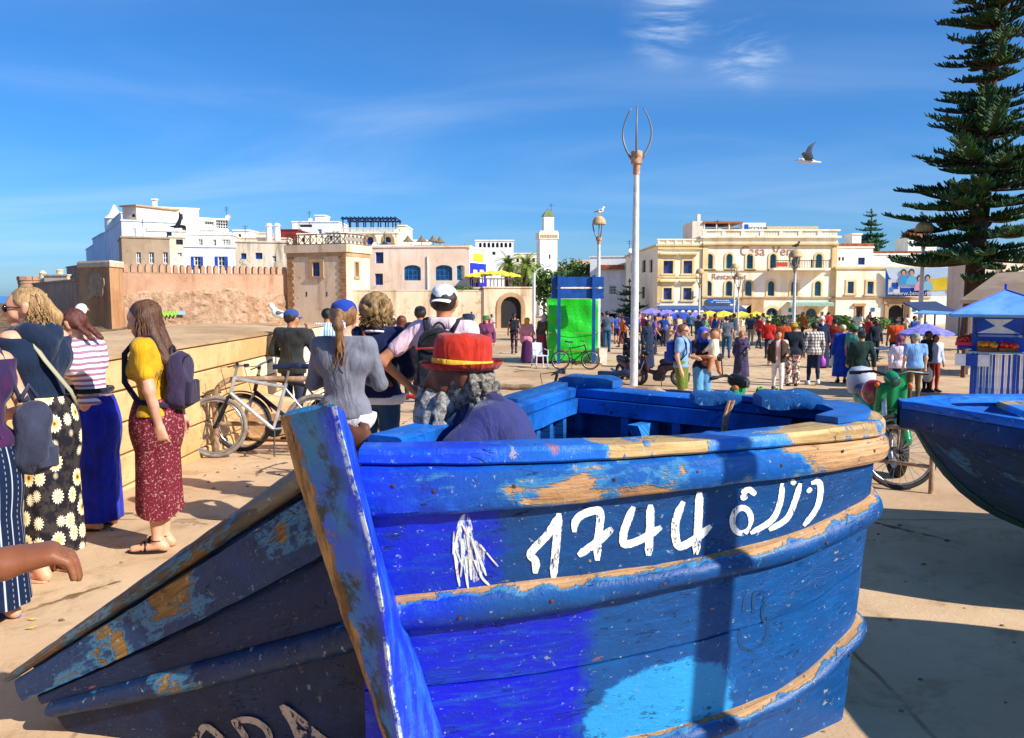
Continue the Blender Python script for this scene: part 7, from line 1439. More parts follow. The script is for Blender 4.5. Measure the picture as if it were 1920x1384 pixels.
t = thing('wrapped_stall', 'market stall wrapped in bright green tarpaulin behind the blue frame', 'stall', (gs.x, gs.y + .4, gs.z)); mb = MB(); x0, x1 = sxx(1031) - .02, P(1121, 600, gs.y + .4).x - gs.x; zt_ = P(1076, 561, gs.y + .4).z - gs.z; rings = []
for i in range(15):
    z = .12 + (zt_ - .12) * i / 14; row = []
    for (a, b, n) in (((x0, 0), (x1, 0), 12), ((x1, 0), (x1, 1.5), 8), ((x1, 1.5), (x0, 1.5), 12), ((x0, 1.5), (x0, 0), 8)):
        for k in range(n): f_ = k / n; x, y = a[0] + (b[0] - a[0]) * f_, a[1] + (b[1] - a[1]) * f_; w_ = .05 * mnoise.noise(Vector((x * 2.2, y * 2 + 3, z * 2.2))) + .03 * math.sin(z * 7 + x * 3); row.append((x, y + w_, z + .02 * mnoise.noise(Vector((x * 3, y, 8)))))
    rings.append(row)
mb.loft(rings, caps=True); tp_ = mb.build('tarpaulin', green_t, t, smooth=60)
mb = MB()
for z in (.55, 1.2): mb.tube([(x0 - .03, -.08, z), ((x0 + x1) / 2, -.1, z - .03), (x1 + .03, -.08, z), (x1 + .05, 1.5, z)], .012, 5)
mb.build('rope', M('old_rope', '#b98d68'), t); mb = MB(); mb.box((x0 + .3, -.2, 0), (x0 + 1.4, .3, .11)); mb.build('pallet', brown_wood, t)
t = thing('cardboard_box', 'crumpled white cardboard box at the corner of the green stall', 'box', (P(1128, 660, gs.y).x, gs.y + .1, gs.z)); mb = MB(); mb.box((-.15, -.15, 0), (.17, .2, .62), M=Matrix.Rotation(.3, 4, 'Z')); mb.build('carton', M('pale_card', '#e6d4c0', '#cbb49a', scale=4, bump=.5), t); mb = MB(); mb.box((-.17, -.17, .621), (.19, .0, .64), M=Matrix.Rotation(.3, 4, 'Z')); mb.build('flap', M('pale_card', '#e6d4c0'), t)
def plastic_chair(label, px, py, rot):
    g = G(px, py); m = M('white_plastic', '#cdd6e4', '#b9c2d2', scale=3, rough=.4); t = thing('plastic_chair', label, 'chair', g, R(rot))
    for x in (-.2, .2):
        for y in (-.2, .2): mb = MB(); mb.tube([(x * 1.15, y * 1.15, 0), (x, y, .44)], .022, 6); mb.build('leg', m, t)
    mb = MB(); mb.bbox((0, 0, .45), (.46, .46, .03), .01); mb.build('seat', m, t); mb = MB(); rg = []
    for i in range(9): a = -.9 + 1.8 * i / 8; rg.append([(.24 * math.sin(a), .12 + .13 * math.cos(a), .46), (.24 * math.sin(a), .18 + .13 * math.cos(a), .86 + .05 * math.cos(a)), (.24 * math.sin(a), .205 + .13 * math.cos(a), .86 + .05 * math.cos(a)), (.24 * math.sin(a), .145 + .13 * math.cos(a), .46)])
    mb.loft(rg, caps=True); mb.build('backrest', m, t)
    for x in (-.24, .24): mb = MB(); mb.tube([(x, -.2, .45), (x, -.21, .64), (x, .15, .68)], .02, 6); mb.build('arm', m, t)
plastic_chair('pale plastic armchair beside the green stall', 1012, 690, 20)
# parasols
def parasol(label, px, py, Y, r, h, m, n=8, group='cafe parasols', frill=.06):
    c = P(px, py, Y); g = gz(c.x, c.y); t = thing('parasol', label, 'parasol', (c.x, c.y, g if h is None else c.z - h), group=group); hh = (c.z - g) if h is None else h; mb = MB(); mb.tube([(0, 0, 0), (0, 0, hh + .05)], .03, 6); mb.build('pole', pole_m, t); mb = MB(); rg = []
    for (k, z) in ((1.0, -.62 - frill * 2), (1.0, -.62), (.66, -.36), (.33, -.14), (.02, .02)):
        rg.append([(r * k * (1 if (j % 2 == 0) else .93) * math.cos(math.pi * j / n), r * k * (1 if (j % 2 == 0) else .93) * math.sin(math.pi * j / n), hh + z * r * .55 - (.05 * r * k if j % 2 else 0)) for j in range(2 * n)])
    mb.loft(rg); cn = mb.build('canopy', m, t); mb = MB()
    for j in range(n): mb.tube([(0, 0, hh - .05), (r * .97 * math.cos(2 * math.pi * j / n), r * .97 * math.sin(2 * math.pi * j / n), hh - .62 * r * .55 - .03)], .012, 4)
    mb.build('rib', iron, cn); return t
yel, purp, bluc = cloth('yellow_canvas', '#f2dc3c', '#dcbf24'), cloth('violet_canvas', '#8f86dd', '#776cc8'), cloth('blue_canvas', '#1f46b0', '#16358c')
for i, (px, py, Y) in enumerate(((1331, 583, 70), (1357, 583, 69), (1390, 584, 68), (1418, 584.5, 66))): parasol(['yellow parasol first in the row from the corner house', 'yellow parasol second in the row from the corner house', 'yellow parasol third in the row by the restaurant door', 'yellow parasol last in the row by the arched door'][i], px, py, Y, 1.25, None, yel)
for i, (px, py, Y, m) in enumerate(((1221, 578, 74, purp), (1250, 581, 70, purp), (1252, 588, 64, bluc), (1275, 585, 66, bluc), (1280, 585.5, 72, purp), (1304, 586, 70, purp))): parasol(['violet parasol farthest towards the side street', 'violet parasol behind the blue ones under the cafe awning', 'low blue parasol before the cafe', 'wide blue parasol beside the low one before the cafe', 'violet parasol tucked behind the wide blue one', 'violet parasol next to the yellow row'][i], px, py, Y, 1.2, None, m)
for i, (px, py, Y) in enumerate(((888, 512, 82), (904, 509, 83), (921, 507, 82), (940, 507, 83), (958, 511, 82))): parasol(['yellow terrace parasol against the blue wall', 'second yellow terrace parasol from the blue wall', 'middle yellow terrace parasol over the gatehouse', 'fourth yellow terrace parasol from the blue wall', 'yellow terrace parasol nearest the palms'][i], px, py, Y, 1.0, 1.6, yel, group='terrace parasols')
parasol('violet-blue parasol beside the blue kiosk', 1738, 607, 23, .74, None, cloth('lilac_canvas', '#8a86e0', '#6f69c6'), group='kiosk parasol')
# cafe tables under the parasols, a low hedge of chairs: far away and small
# blue kiosk
kb = M('kiosk_blue', '#1554cc', '#1046aa', scale=2, rough=.5); kw = M('kiosk_white', '#e9edf2', '#cfd8e2', scale=3, rough=.55); kl = M('kiosk_pale_blue', '#7fb2e0', '#5f97cc', scale=2.5, rough=.5); kr = M('kiosk_roof_sheet', '#7fb4e4', '#5c97cf', scale=1.5, rough=.4, bump=.3)
fk = Fac(1826, 19.3, 1990, 18.4); c0 = fk.W(0, 0); zk = gz(c0.x, c0.y); t = thing('kiosk', 'blue and white painted juice kiosk with a pyramid roof and fruit trays', 'kiosk', (c0.x + .8, c0.y + .6, zk)); kz = lambda py: fk.sz(1850, py)[1]
L, D = fk.L, 1.9
def kbox(name, m, s0, s1, z0, z1, o0, o1): mb = MB(); fk.box(mb, s0, s1, z0, z1, o0, o1); return mb.build(name, m, t, world=True)
for s in (0, L / 2, L - .07):
    for o in (0, -D): kbox('post', kb, s, s + .07, zk, kz(590), o - .07, o)
kbox('panel', kb, .072, L, kz(628), kz(594), -.05, -.01); kbox('rail', kl, .072, L, kz(630.5), kz(628.4), -.06, .03); kbox('panel', kb, .072, L, kz(658), kz(631), -.05, -.012); kbox('counter', kl, -.05, L, kz(662), kz(658.5), -.4, .25); kbox('floor', brown_wood, 0, L, zk + .02, zk + .1, -D, 0)
r0 = fk.rect(1829, 597, 1917, 626); mx, my = (r0[0] + r0[1]) / 2, (r0[2] + r0[3]) / 2
for a, b in (((r0[0] + .18, r0[3] - .02), (r0[1] - .18, r0[3] - .02)), ((r0[0] + .04, r0[2] + .01), (r0[1] - .04, r0[2] + .01))): mb = MB(); mb.prism([fk.W(*a, .0), fk.W(mx - .06, my, .0), fk.W(mx + .06, my, .0), fk.W(*b, .0)], Vector((fk.n.x, fk.n.y, 0)) * -.012); mb.build('white_wedge', kw, t, world=True)
n = 26
for k in range(n):
    s = .074 + (L - .1) * k / n; zt_ = kz(664); kbox('board', [kw, kb, kw, kw, kb][k % 5] if k > 5 else [kb, kl][k % 2], s, s + (L - .1) / n - .006, zk + .1, zt_, -.05, -.02 + .006 * (k % 2))
for k, m in enumerate((kw, kb, kw)): s0, s1 = fk.rect(1824 + k * 22, 0, 1824 + k * 22 + 21, 1)[:2]; kbox('counter_front', m, s0, s1, kz(686), kz(664), .02, .26)
# left flank: open hatch, striped skirt
g_ = Fac.__new__(Fac); q0 = fk.W(0, 0, -D); g_.A = Vector((q0.x, q0.y)); g_.d = fk.n.copy(); g_.L = D; g_.n = -fk.d
for k in range(9):
    mb = MB(); g_.box(mb, D * k / 9 + .004, D * (k + 1) / 9 - .004, zk + .05, kz(655), -.03, .0); mb.build('board', [kb, kw][k % 2], t, world=True)
mb = MB(); g_.box(mb, 0, D, kz(655), kz(651), -.2, .3); mb.build('counter', kb, t, world=True)
mb = MB(); g_.box(mb, .0, D * .45, kz(648), kz(600), -.04, -.02); mb.build('panel', kb, t, world=True); mb = MB(); g_.box(mb, D * .05, D * .38, kz(640), kz(604), -.02, -.004); mb.build('white_panel', kw, t, world=True)
e = [fk.W(-.45, kz(589), .35), fk.W(L + .45, kz(589), .35), fk.W(L + .45, kz(589), -D - .35), fk.W(-.45, kz(589), -D - .35)]; ap = fk.W(L * .36, kz(543), -D * .45); mb = MB(); mb.add(e + [ap] + [q - Vector((0, 0, .07)) for q in e], [(0, 1, 4), (1, 2, 4), (2, 3, 4), (3, 0, 4), (0, 5, 6, 1), (1, 6, 7, 2), (2, 7, 8, 3), (3, 8, 5, 0), (5, 8, 7, 6)]); rf = mb.build('roof', kr, t, world=True)
mb = MB()
for q in e: mb.tube([q, ap], .022, 5)
mb.tube([ap, ap + Vector((0, 0, .14))], .03, 6); mb.build('ridge', kb, rf, world=True)
mb = MB(); w_ = [g_.W(0, kz(592), .1), g_.W(D, kz(592), .1), g_.W(D + .1, kz(589) - .02, 1.25), g_.W(0, kz(587), 1.25)]; mb.prism(w_, (0, 0, .025)); mb.build('hatch_flap', kl, t, world=True)
mb = MB(); w_ = [fk.W(.05, kz(595), .02), fk.W(L, kz(595), .02), fk.W(L, kz(589), .9), fk.W(.0, kz(592), .9)]; mb.prism(w_, (0, 0, .025)); mb.build('hatch_flap', kl, t, world=True)
for s in (.1, L * .6): mb = MB(); mb.tube([fk.W(s, kz(630), .02), fk.W(s, kz(603), .9)], .015, 5); mb.build('stay', iron, t, world=True)
def fruit(label, fac, s0, s1, o0, o1, z, m, m2, r=.05, n=60, cat='fruit tray'):
    c = fac.W((s0 + s1) / 2, z, (o0 + o1) / 2); tt = thing('fruit_tray', label, cat, c); mb = MB(); fac.box(mb, s0, s1, z + .005, z + .09, o0, o1); mb.build('tray', m2, tt, world=True); mb = MB()
    for k in range(n): f_ = rnd.random(); mb.ell(fac.W(s0 + (s1 - s0) * (.06 + .88 * rnd.random()), z + .11 + .09 * rnd.random() * (1 - abs(f_ - .5)), o0 + (o1 - o0) * (.08 + .84 * f_)), (r, r, r * .95), 5)
    tag(mb.build('fruit', m, tt, world=True, smooth='all'), kind='stuff')
orange_m, red_m = M('orange_peel', '#e07a1c', '#c99a24', scale=6, rough=.5), M('red_fruit', '#b3202c', '#d0482c', scale=6, rough=.4)
s0, s1 = fk.rect(1866, 0, 1905, 1)[:2]; fruit('tray of oranges on the kiosk counter front', fk, s0, s1, .0, .34, kz(658) + .01, orange_m, brown_wood)
s0, s1 = fk.rect(1908, 0, 1945, 1)[:2]; fruit('tray of red fruit at the frame edge of the kiosk counter', fk, s0, s1, .0, .34, kz(658) + .01, red_m, brown_wood)
fruit('pink crate of pomegranates on the side counter of the kiosk', g_, D * .55, D * .98, -.1, .34, kz(651) + .01, red_m, M('pink_crate', '#e02a6a', rough=.4), r=.055, n=70); fruit('crate of mixed oranges at the back of the side counter', g_, D * .05, D * .5, -.1, .3, kz(651) + .01, orange_m, M('pink_crate', '#e02a6a'), r=.05, n=50)
# brown sheet roofs behind the kiosk
brm = M('brown_roof_sheet', '#94806c', '#7c6855', scale=.8, rough=.8, bump=.4); t = thing('market_shed', 'market shed with a big brown sloping roof behind the kiosk', 'shed', (15.5, 27, gz(15, 27))); a, b, c, d = P(1800, 562, 26), P(1870, 512, 29), P(2050, 500, 29), P(2050, 566, 25); mb = MB(); mb.prism([a, d, c, b], (0, 0, -.12)); mb.build('roof', brm, t, world=True)
a2, b2 = P(1800, 562, 26), P(1840, 560, 33); mb = MB(); mb.prism([a2, b, b2], (0, 0, -.1)); mb.build('roof_hip', brm, t, world=True)
for q in (P(1812, 566, 26.3), P(1930, 566, 25.8), P(2030, 566, 25.5)): mb = MB(); mb.tube([(q.x, q.y, gz(q.x, q.y)), (q.x, q.y, q.z)], .07, 6); mb.build('post', brown_wood, t, world=True)
mb = MB(); a, d = P(1815, 572, 27.5), P(2040, 572, 27); mb.box((a.x, 27.3, gz(a.x, 27)), (d.x, 27.5, a.z)); mb.build('back_wall', tan, t, world=True)
# small stalls and awnings seen between kiosk and pine
t = thing('stall_awning', 'dark blue stall awning below the pine branches', 'stall', (*P(1765, 600, 34)[:2], gz(17, 34))); a, b = P(1735, 588, 34), P(1800, 586, 34); mb = MB(); mb.prism([a, b, b + Vector((0, 2, .45)), a + Vector((0, 2, .45))], (0, 0, -.05)); mb.build('awning', navy_awn, t, world=True)
for q in (a, b, a + Vector((0, 2, .4)), b + Vector((0, 2, .4))): mb = MB(); mb.tube([(q.x, q.y, gz(q.x, q.y)), q - Vector((0, 0, .05))], .04, 5); mb.build('post', iron, t, world=True)
# low concrete bench beside the stalls
for (px, py, L_, lab) in ((1668, 705, 1.7, 'low concrete bench between the walkers and the kiosk'),): g = G(px, py); t = thing('bench', lab, 'bench', g, R(-6)); mb = MB(); mb.bbox((0, 0, .40), (L_, .5, .10), .02); mb.build('seat', cop_m, t); [MB().bbox((x, 0, .175), (.25, .42, .35), .02).build('leg', cop_m, t) for x in (-L_ * .35, L_ * .35)]
for (px, py, lab) in ((1655, 690, 'white trestle table with glasses behind the walkers'), (1690, 700, 'second white trestle table nearer the kiosk')):
    g = G(px, py); t = thing('trestle_table', lab, 'table', g, R(4)); mb = MB(); mb.bbox((0, 0, .72), (1.1, .6, .04), .01); mb.build('tabletop', kw, t)
    for x in (-.45, .45): mb = MB(); mb.tube([(x, -.25, 0), (x, .1, .7)], .02, 5); mb.tube([(x, .25, 0), (x, -.1, .7)], .02, 5); mb.build('leg', kw, t)
# bicycles, mopeds, racks
rubber = M('tyre_rubber', '#2a2826', '#3a3530', scale=20, rough=.85); pale_tyre = M('pale_tyre', '#8d857c', '#6f675f', scale=20, rough=.85); chrome = M('dull_chrome', '#b9bcc0', '#8f8f8c', scale=12, rough=.3, metal=.85); dark_met = M('dark_metal', '#2a2c30', '#1f2022', scale=8, rough=.4, metal=.5); saddle_m = M('navy_saddle', '#1d2a4c', '#151f3a', scale=8, rough=.5)
def wheel(t, c, r, tm, tyre=.024, spokes=20, name='wheel', rot=0.0, fat=1.0):
    c = Vector(c); mb = MB(); K = 36
    def tor(R0, rr, n=8, sx=1.0): return [[c + Vector(((R0 + rr * math.cos(2 * math.pi * j / n)) * math.cos(a), rr * sx * math.sin(2 * math.pi * j / n), (R0 + rr * math.cos(2 * math.pi * j / n)) * math.sin(a))) for j in range(n)] for a in [2 * math.pi * k / K for k in range(K + 1)]]
    mb.loft(tor(r - tyre, tyre, 8, fat)); w = mb.build(name, tm, t, smooth='all'); mb = MB(); mb.loft(tor(r - tyre * 2.3, tyre * .55, 6, 1.1)); mb.build('rim', chrome, w, smooth='all'); mb = MB()
    for k in range(spokes): a = 2 * math.pi * k / spokes; b = a + (.5 if k % 2 else -.5); mb.tube([c + Vector((.025 * math.cos(b), .03 * (-1) ** k, .025 * math.sin(b))), c + Vector(((r - tyre * 2.5) * math.cos(a), 0, (r - tyre * 2.5) * math.sin(a)))], .0022, 3, caps=False)
    tag(mb.build('spokes', chrome, w), kind='stuff'); mb = MB(); mb.tube([c + Vector((0, -.05, 0)), c + Vector((0, .05, 0))], .022, 8); mb.build('hub', dark_met, w); return w
def bicycle(label, loc, rotz, fm, tm=rubber, fm2=None, fender=None, mtb=False, sad=saddle_m, lean=0.0, basket=None, bar=.30, group='parked bicycles'):
    t = thing('bicycle', label, 'bicycle', loc, rotz, group); t.rotation_euler = (lean, 0, rotz); r = .34; F, B = Vector((.53, 0, r)), Vector((-.53, 0, r)); bb = Vector((-.08, 0, .30)); st = Vector((-.22, 0, .80)); hd = Vector((.33, 0, .86)); hl = Vector((.37, 0, .70))
    wheel(t, F, r, tm); wheel(t, B, r, tm); mb = MB()
    for a, b, rr in ((bb, st, .019), (st + Vector((.02, 0, -.04)), hd, .019), (bb, hl, .024), (hd + Vector((-.01, 0, .03)), hl, .022)): mb.tube([a, b], rr, 8)
    for sd in (-1, 1): mb.tube([bb, B + Vector((0, sd * .05, 0))], .012, 6); mb.tube([st + Vector((.01, 0, -.05)), B + Vector((0, sd * .05, 0))], .010, 6)
    mb.build('frame', fm, t, smooth=40); mb = MB()
    for sd in (-1, 1): mb.tube([hl + Vector((.005, sd * .03, -.02)), hl + Vector((.04, sd * .055, -.10)), F + Vector((0, sd * .055, 0))], .014, 6)
    mb.build('fork', fm2 or dark_met, t, smooth=40); mb = MB(); mb.tube([st, st + Vector((-.03, 0, .14))], .014, 6); mb.build('seat_post', chrome, t); s0 = st + Vector((-.03, 0, .16)); mb = MB()
    rg = [[s0 + Vector((x, w * math.cos(a), .02 + .03 * math.sin(a) + dz)) for a in [2 * math.pi * k / 10 for k in range(10)]] for x, w, dz in ((.17, .012, .0), (.14, .028, .005), (.02, .040, .0), (-.06, .085, .012), (-.11, .085, .018), (-.13, .05, .012))]; mb.loft(rg, caps=True); mb.build('saddle', sad, t, smooth=60)
    h0 = hd + Vector((-.03, 0, .12)); mb = MB(); mb.tube([hd, h0], .016, 6); mb.tube([h0 + Vector((-.06, -bar, .03)), h0 + Vector((.0, -bar * .5, .02)), h0 + Vector((.03, 0, 0)), h0 + Vector((0, bar * .5, .02)), h0 + Vector((-.06, bar, .03))], .012, 7); o = mb.build('handlebar', dark_met if mtb else chrome, t, smooth=40)
    for sd in (-1, 1): mb = MB(); mb.tube([h0 + Vector((-.045, sd * bar * .72, .026)), h0 + Vector((-.062, sd * (bar + .02), .031))], .019, 7); mb.build('grip', black_m, o); mb = MB(); mb.tube([h0 + Vector((-.01, sd * bar * .6, .02)), h0 + Vector((.05, sd * bar * .78, .0))], .007, 5); mb.build('brake_lever', dark_met, o)
    mb = MB(); mb.lathe([(.02, -.01), (.09, -.008), (.09, .008), (.02, .01)], 20, M=Matrix.Translation(bb) @ Matrix.Rotation(math.pi / 2, 4, 'X')); o = mb.build('chainring', dark_met, t); mb = MB()
    for sd in (-1, 1): a = bb + Vector((sd * .11, sd * .08, -sd * .12)); mb = MB(); mb.tube([bb + Vector((0, sd * .06, 0)), a], .010, 6); mb.bbox(a + Vector((0, sd * .04, 0)), (.09, .07, .02), .006); mb.build('pedal', dark_met, o)
    mb = MB(); mb.tube([bb + Vector((0, -.06, .088)), B + Vector((0, -.06, .04)), B + Vector((-.04, -.06, 0)), B + Vector((0, -.06, -.04)), bb + Vector((0, -.06, -.088))], .006, 4); mb.build('chain', rubber, t)
    if fender is not None:
        for c in (F, B): mb = MB(); rg = [[c + Vector(((r + .03) * math.cos(a), w, (r + .03) * math.sin(a) - .012 * abs(w) / .03)) for w in (-.03, 0, .03)] for a in [R(10 + 150 * k / 18) for k in range(19)]]; mb.loft(rg, closed=False); mb.build('mudguard', fender, t, smooth='all')
    mb = MB(); mb.tube([h0 + Vector((.02, .08, .02)), h0 + Vector((.16, .05, .0)), h0 + Vector((.12, .02, -.2)), hl + Vector((.03, .03, 0))], .0045, 4); mb.tube([bb + Vector((-.02, .06, .0)), Vector((-.12, .22, .02))], .010, 5); tag(mb.build('cable', black_m, t), kind='stuff'); return t
silver = M('silver_paint', '#c9ccd0', '#a9a9a6', scale=8, rough=.35, metal=.5)
g = G(500, 858); bicycle('silver bicycle leaning at the rack by the quay wall', (g.x - .02, g.y + .05, g.z), R(188), silver, pale_tyre, dark_met, lean=.10)
bicycle('black bicycle behind the silver one at the rack', (g.x + .12, g.y + .50, gz(g.x, g.y + .5)), R(184), dark_met, rubber, silver, lean=-.06, fender=dark_met)
g = G(735, 852); bicycle('red bicycle standing behind the jeans of the curly-haired woman', (P(765, 600, 7.4).x, 7.4, gz(-1, 7.4)), R(172), M('red_paint', '#b3261e', '#8f1c16', scale=8, rough=.35), rubber, lean=.06)
g = G(1078, 692); bicycle('dark bicycle standing in front of the green stall', (g.x, g.y - .3, g.z), R(2), M('dark_green_paint', '#1c3a30', '#142a24', scale=8, rough=.4), rubber, lean=-.04, fender=dark_met)
bicycle('red mountain bicycle behind the boat stern, handlebar and saddle in sight', (P(1105, 700, 7.7).x, 7.7, gz(.8, 7.7) + .0), R(176), M('red_paint', '#b3261e'), rubber, mtb=True, lean=.05, bar=.31)
rack_m = M('rusty_rack', '#bda183', '#8f6f4f', scale=7, rough=.7, bump=.4, c3='#6b5a4c', s3=20, amt3=.5)
def hoop(label, a, b, h, r=.032):
    a, b = Vector(a), Vector(b); t = thing('bike_rack', label, 'bike rack', (a + b) / 2, group='steel bike racks'); o = (a + b) / 2; d = (b - a).normalized(); L_ = (b - a).length; pts = [a + Vector((0, 0, -.02)), a + Vector((0, 0, h * .6))]
    for k in range(1, 8): q = math.pi / 2 * k / 8; pts.append(a + d * .22 * (1 - math.cos(q)) + Vector((0, 0, h - .22 + .22 * math.sin(q))))
    pts += [a + d * (.22 + (L_ - .44) * f_) + Vector((0, 0, h + .004 * math.sin(9 * f_))) for f_ in (0, .25, .5, .75, 1)]
    for k in range(1, 8): q = math.pi / 2 * (1 - k / 8); pts.append(b - d * .22 * (1 - math.cos(q)) + Vector((0, 0, h - .22 + .22 * math.sin(q))))
    pts += [b + Vector((0, 0, h * .6)), b + Vector((0, 0, -.02))]; mb = MB(); mb.tube([p - o for p in pts], r, 10); mb.build('hoop', rack_m, t, smooth=50); mb = MB(); mb.tube([a - o + Vector((0, 0, h * .42)), b - o + Vector((0, 0, h * .42))], r * .8, 8); mb.build('crossbar', rack_m, t, smooth=50)
def gp(px, Y): p = P(px, 600, Y); return (p.x, Y, gz(p.x, Y))
hoop('rusty bike rack hoop holding the bicycles by the quay wall', gp(398, 9.0), gp(706, 9.2), .85); hoop('rusty rack hoop behind the man in the red hat', gp(892, 8.6), gp(1032, 8.4), .80); hoop('rusty rack hoop in front of the tall lamp post', gp(1088, 8.3), gp(1266, 8.1), .80); hoop('rusty rack hoop beside the green moped', gp(1640, 7.4), gp(1760, 7.0), .55, .022)
# stone blocks behind the rack
for i, (px, Y, sx, sy, sz_) in enumerate(((560, 10.4, 1.3, .5, .45), (660, 10.0, .9, .5, .38), (505, 10.8, .6, .45, .55))):
    x, y, z = gp(px, Y); t = thing('stone_block', ['long broken stone slab behind the bicycle rack', 'shorter stone slab behind the rack nearer the grey sweater', 'upright lump of broken concrete behind the bicycles'][i], 'stone', (x, y, z), R(-8 + 11 * i)); mb = MB(); mb.bbox((0, 0, sz_ / 2), (sx, sy, sz_), .05); mb.v = [tuple(Vector(q) + Vector((mnoise.noise(Vector(q) * 2), mnoise.noise(Vector(q) * 2 + Vector((5, 0, 0))), mnoise.noise(Vector(q) * 2 + Vector((0, 9, 0))))) * .07) for q in mb.v]; mb.build('slab', cop_m, t)
def moped(label, loc, rotz, bm, seatm, top=None, headlight=True, legshield=True, mirrors=True, name='moped', lean=0, tyre_c=rubber):
    t = thing(name, label, 'moped', loc, rotz, 'parked mopeds'); t.rotation_euler = (lean, 0, rotz); r = .28; F, B = Vector((.62, 0, r)), Vector((-.58, 0, r)); wheel(t, F, r, tyre_c, .045, 24); wheel(t, B, r, tyre_c, .05, 24)
    pr = [Prim((-.10, 0, .42), (.10, 0, .36), .10, .09, (1, .9, 1)), Prim((-.62, 0, .62), (-.05, 0, .52), .09, .12, (1, .9, 1)), Prim((.05, 0, .36), (.30, 0, .42), .07, .06), Prim((-.75, 0, .66), (-.55, 0, .62), .05, .08)]; sdf_obj('body', bm, t, pr, .02, .05)
    if legshield: sdf_obj('leg_shield', bm, t, [Prim((.34, -.10, .45), (.42, -.10, .85), .05, .045), Prim((.34, .10, .45), (.42, .10, .85), .05, .045), Prim((.34, 0, .42), (.42, 0, .88), .055)], .02, .05)
    sdf_obj('front_mudguard', bm, t, [Prim(F + Vector((.30 * math.cos(R(a)), 0, .30 * math.sin(R(a)))), F + Vector((.30 * math.cos(R(a + 22)), 0, .30 * math.sin(R(a + 22)))), .055, sc=(1, 1, 1)) for a in (25, 47, 69, 91, 113)], .018, .02, 0, clip=lambda X, Y, Z: .275 - np.sqrt((X - F.x) ** 2 + (Z - F.z) ** 2) + 0 * Y)
    sdf_obj('seat', seatm, t, [Prim((-.66, 0, .74), (-.10, 0, .70), .085, .09, (1, 1.2, .8)), Prim((-.3, 0, .70), (-.08, 0, .70), .09)], .02, .05); mb = MB()
    for sd in (-1, 1): mb.tube([Vector((.40, sd * .07, .80)), Vector((.54, sd * .085, .45)), F + Vector((0, sd * .085, 0))], .024, 7)
    mb.build('fork', chrome, t, smooth=50); mb = MB(); mb.tube([(.30, -.33, .98), (.36, -.16, 1.0), (.39, 0, .95), (.36, .16, 1.0), (.30, .33, .98)], .014, 7); o = mb.build('handlebar', dark_met, t, smooth=50); sdf_obj('headlight', dark_met if mirrors else bm, t, [Prim((.38, 0, .94), (.48, 0, .92), .07, .06)], .016, .03); mb = MB(); mb.ell((.525, 0, .915), (.012, .05, .05), 10); mb.build('lamp_lens', M('lamp_lens', '#3f484c', rough=.08), t, smooth='all')
    for sd in (-1, 1):
        mb = MB(); mb.tube([(.31, sd * .26, .982), (.295, sd * .37, .978)], .019, 7); mb.build('grip', black_m, o)
        if mirrors: mb = MB(); mb.tube([(.34, sd * .20, 1.0), (.36, sd * .28, 1.17)], .007, 5); mb.ell((.36, sd * .32, 1.19), (.014, .065, .04), 8); mb.build('mirror', black_m, o, smooth='all')
        mb = MB(); mb.ell((.46, sd * .15, .88), (.03, .025, .025), 6); mb.build('indicator', M('amber_lens', '#d9661c', rough=.2), t, smooth='all')
    mb = MB(); mb.tube([(-.05, -.12, .28), (-.5, -.15, .26), (-.85, -.16, .36)], [.03, .045, .045], 8); mb.build('exhaust', chrome, t, smooth=50); mb = MB(); mb.bbox((.02, 0, .27), (.34, .24, .24), .05); mb.build('engine', dark_met, t)
    if top: mb = MB(); rg = [[Vector((-.66 + .15 * k * math.cos(a), .145 * k * math.sin(a), z - .13)) for a in [2 * math.pi * i / 20 for i in range(20)]] for k, z in ((.8, .80), (1.0, .84), (1.04, .93), (1.04, .955), (.98, 1.02), (.7, 1.08), (.02, 1.10))]; mb.loft(rg); mb.build('top_box', top, t, smooth=50)
    mb = MB(); mb.tube([(-.05, .1, .25), (-.12, .26, .02)], .014, 5); mb.build('stand', dark_met, t); return t
g = G(1240, 724); moped('dark moped parked by the tall lamp post', (g.x - .05, g.y, g.z), R(158), M('plum_paint', '#3a2034', '#1f1a2a', scale=3, rough=.3), black_m, name='moped')
g = G(1185, 722); moped('second dark moped hidden behind the lamp post, facing the viewer', (g.x, g.y + .6, gz(g.x, g.y + .6)), R(-70), M('wine_paint', '#4a2030', rough=.3), black_m)
moped('green moped behind the boat rail with round headlight', (P(1312, 700, 8.6).x, 8.6, gz(1.9, 8.6) - .05), R(-38), M('mint_paint', '#1f8f62', '#176f4c', scale=4, rough=.3), black_m)
moped('green moped with white top box parked between the boats', (3.755, 8.41, gz(2, 8.4)), R(-98), M('emerald_paint', '#128a50', '#0d6f40', scale=4, rough=.25), M('navy_seat', '#24385e', rough=.5), top=M('box_white', '#c9ced6', '#9aa0aa', scale=2, rough=.3), mirrors=False)
hx = P(1638, 735, 8.2); t = thing('helmet', 'red crash helmet with clear visor on the green moped', 'helmet', hx); mb = MB(); mb.ell((0, 0, 0), (.115, .13, .125), 14); mb.build('shell', M('red_gloss', '#c4201c', '#a81814', scale=3, rough=.15, spec=.6), t, smooth='all'); mb = MB(); rg = [[Vector((.121 * math.cos(a) * math.cos(e), .136 * math.sin(a) * math.cos(e), .13 * math.sin(e))) for a in [R(-160 + 140 * k / 12) for k in range(13)]] for e in [R(-42 + 52 * k / 6) for k in range(7)]]; mb.loft(rg, closed=False); mb.build('visor', M('smoky_visor', '#7a4a48', rough=.08, spec=.7), t, smooth='all')
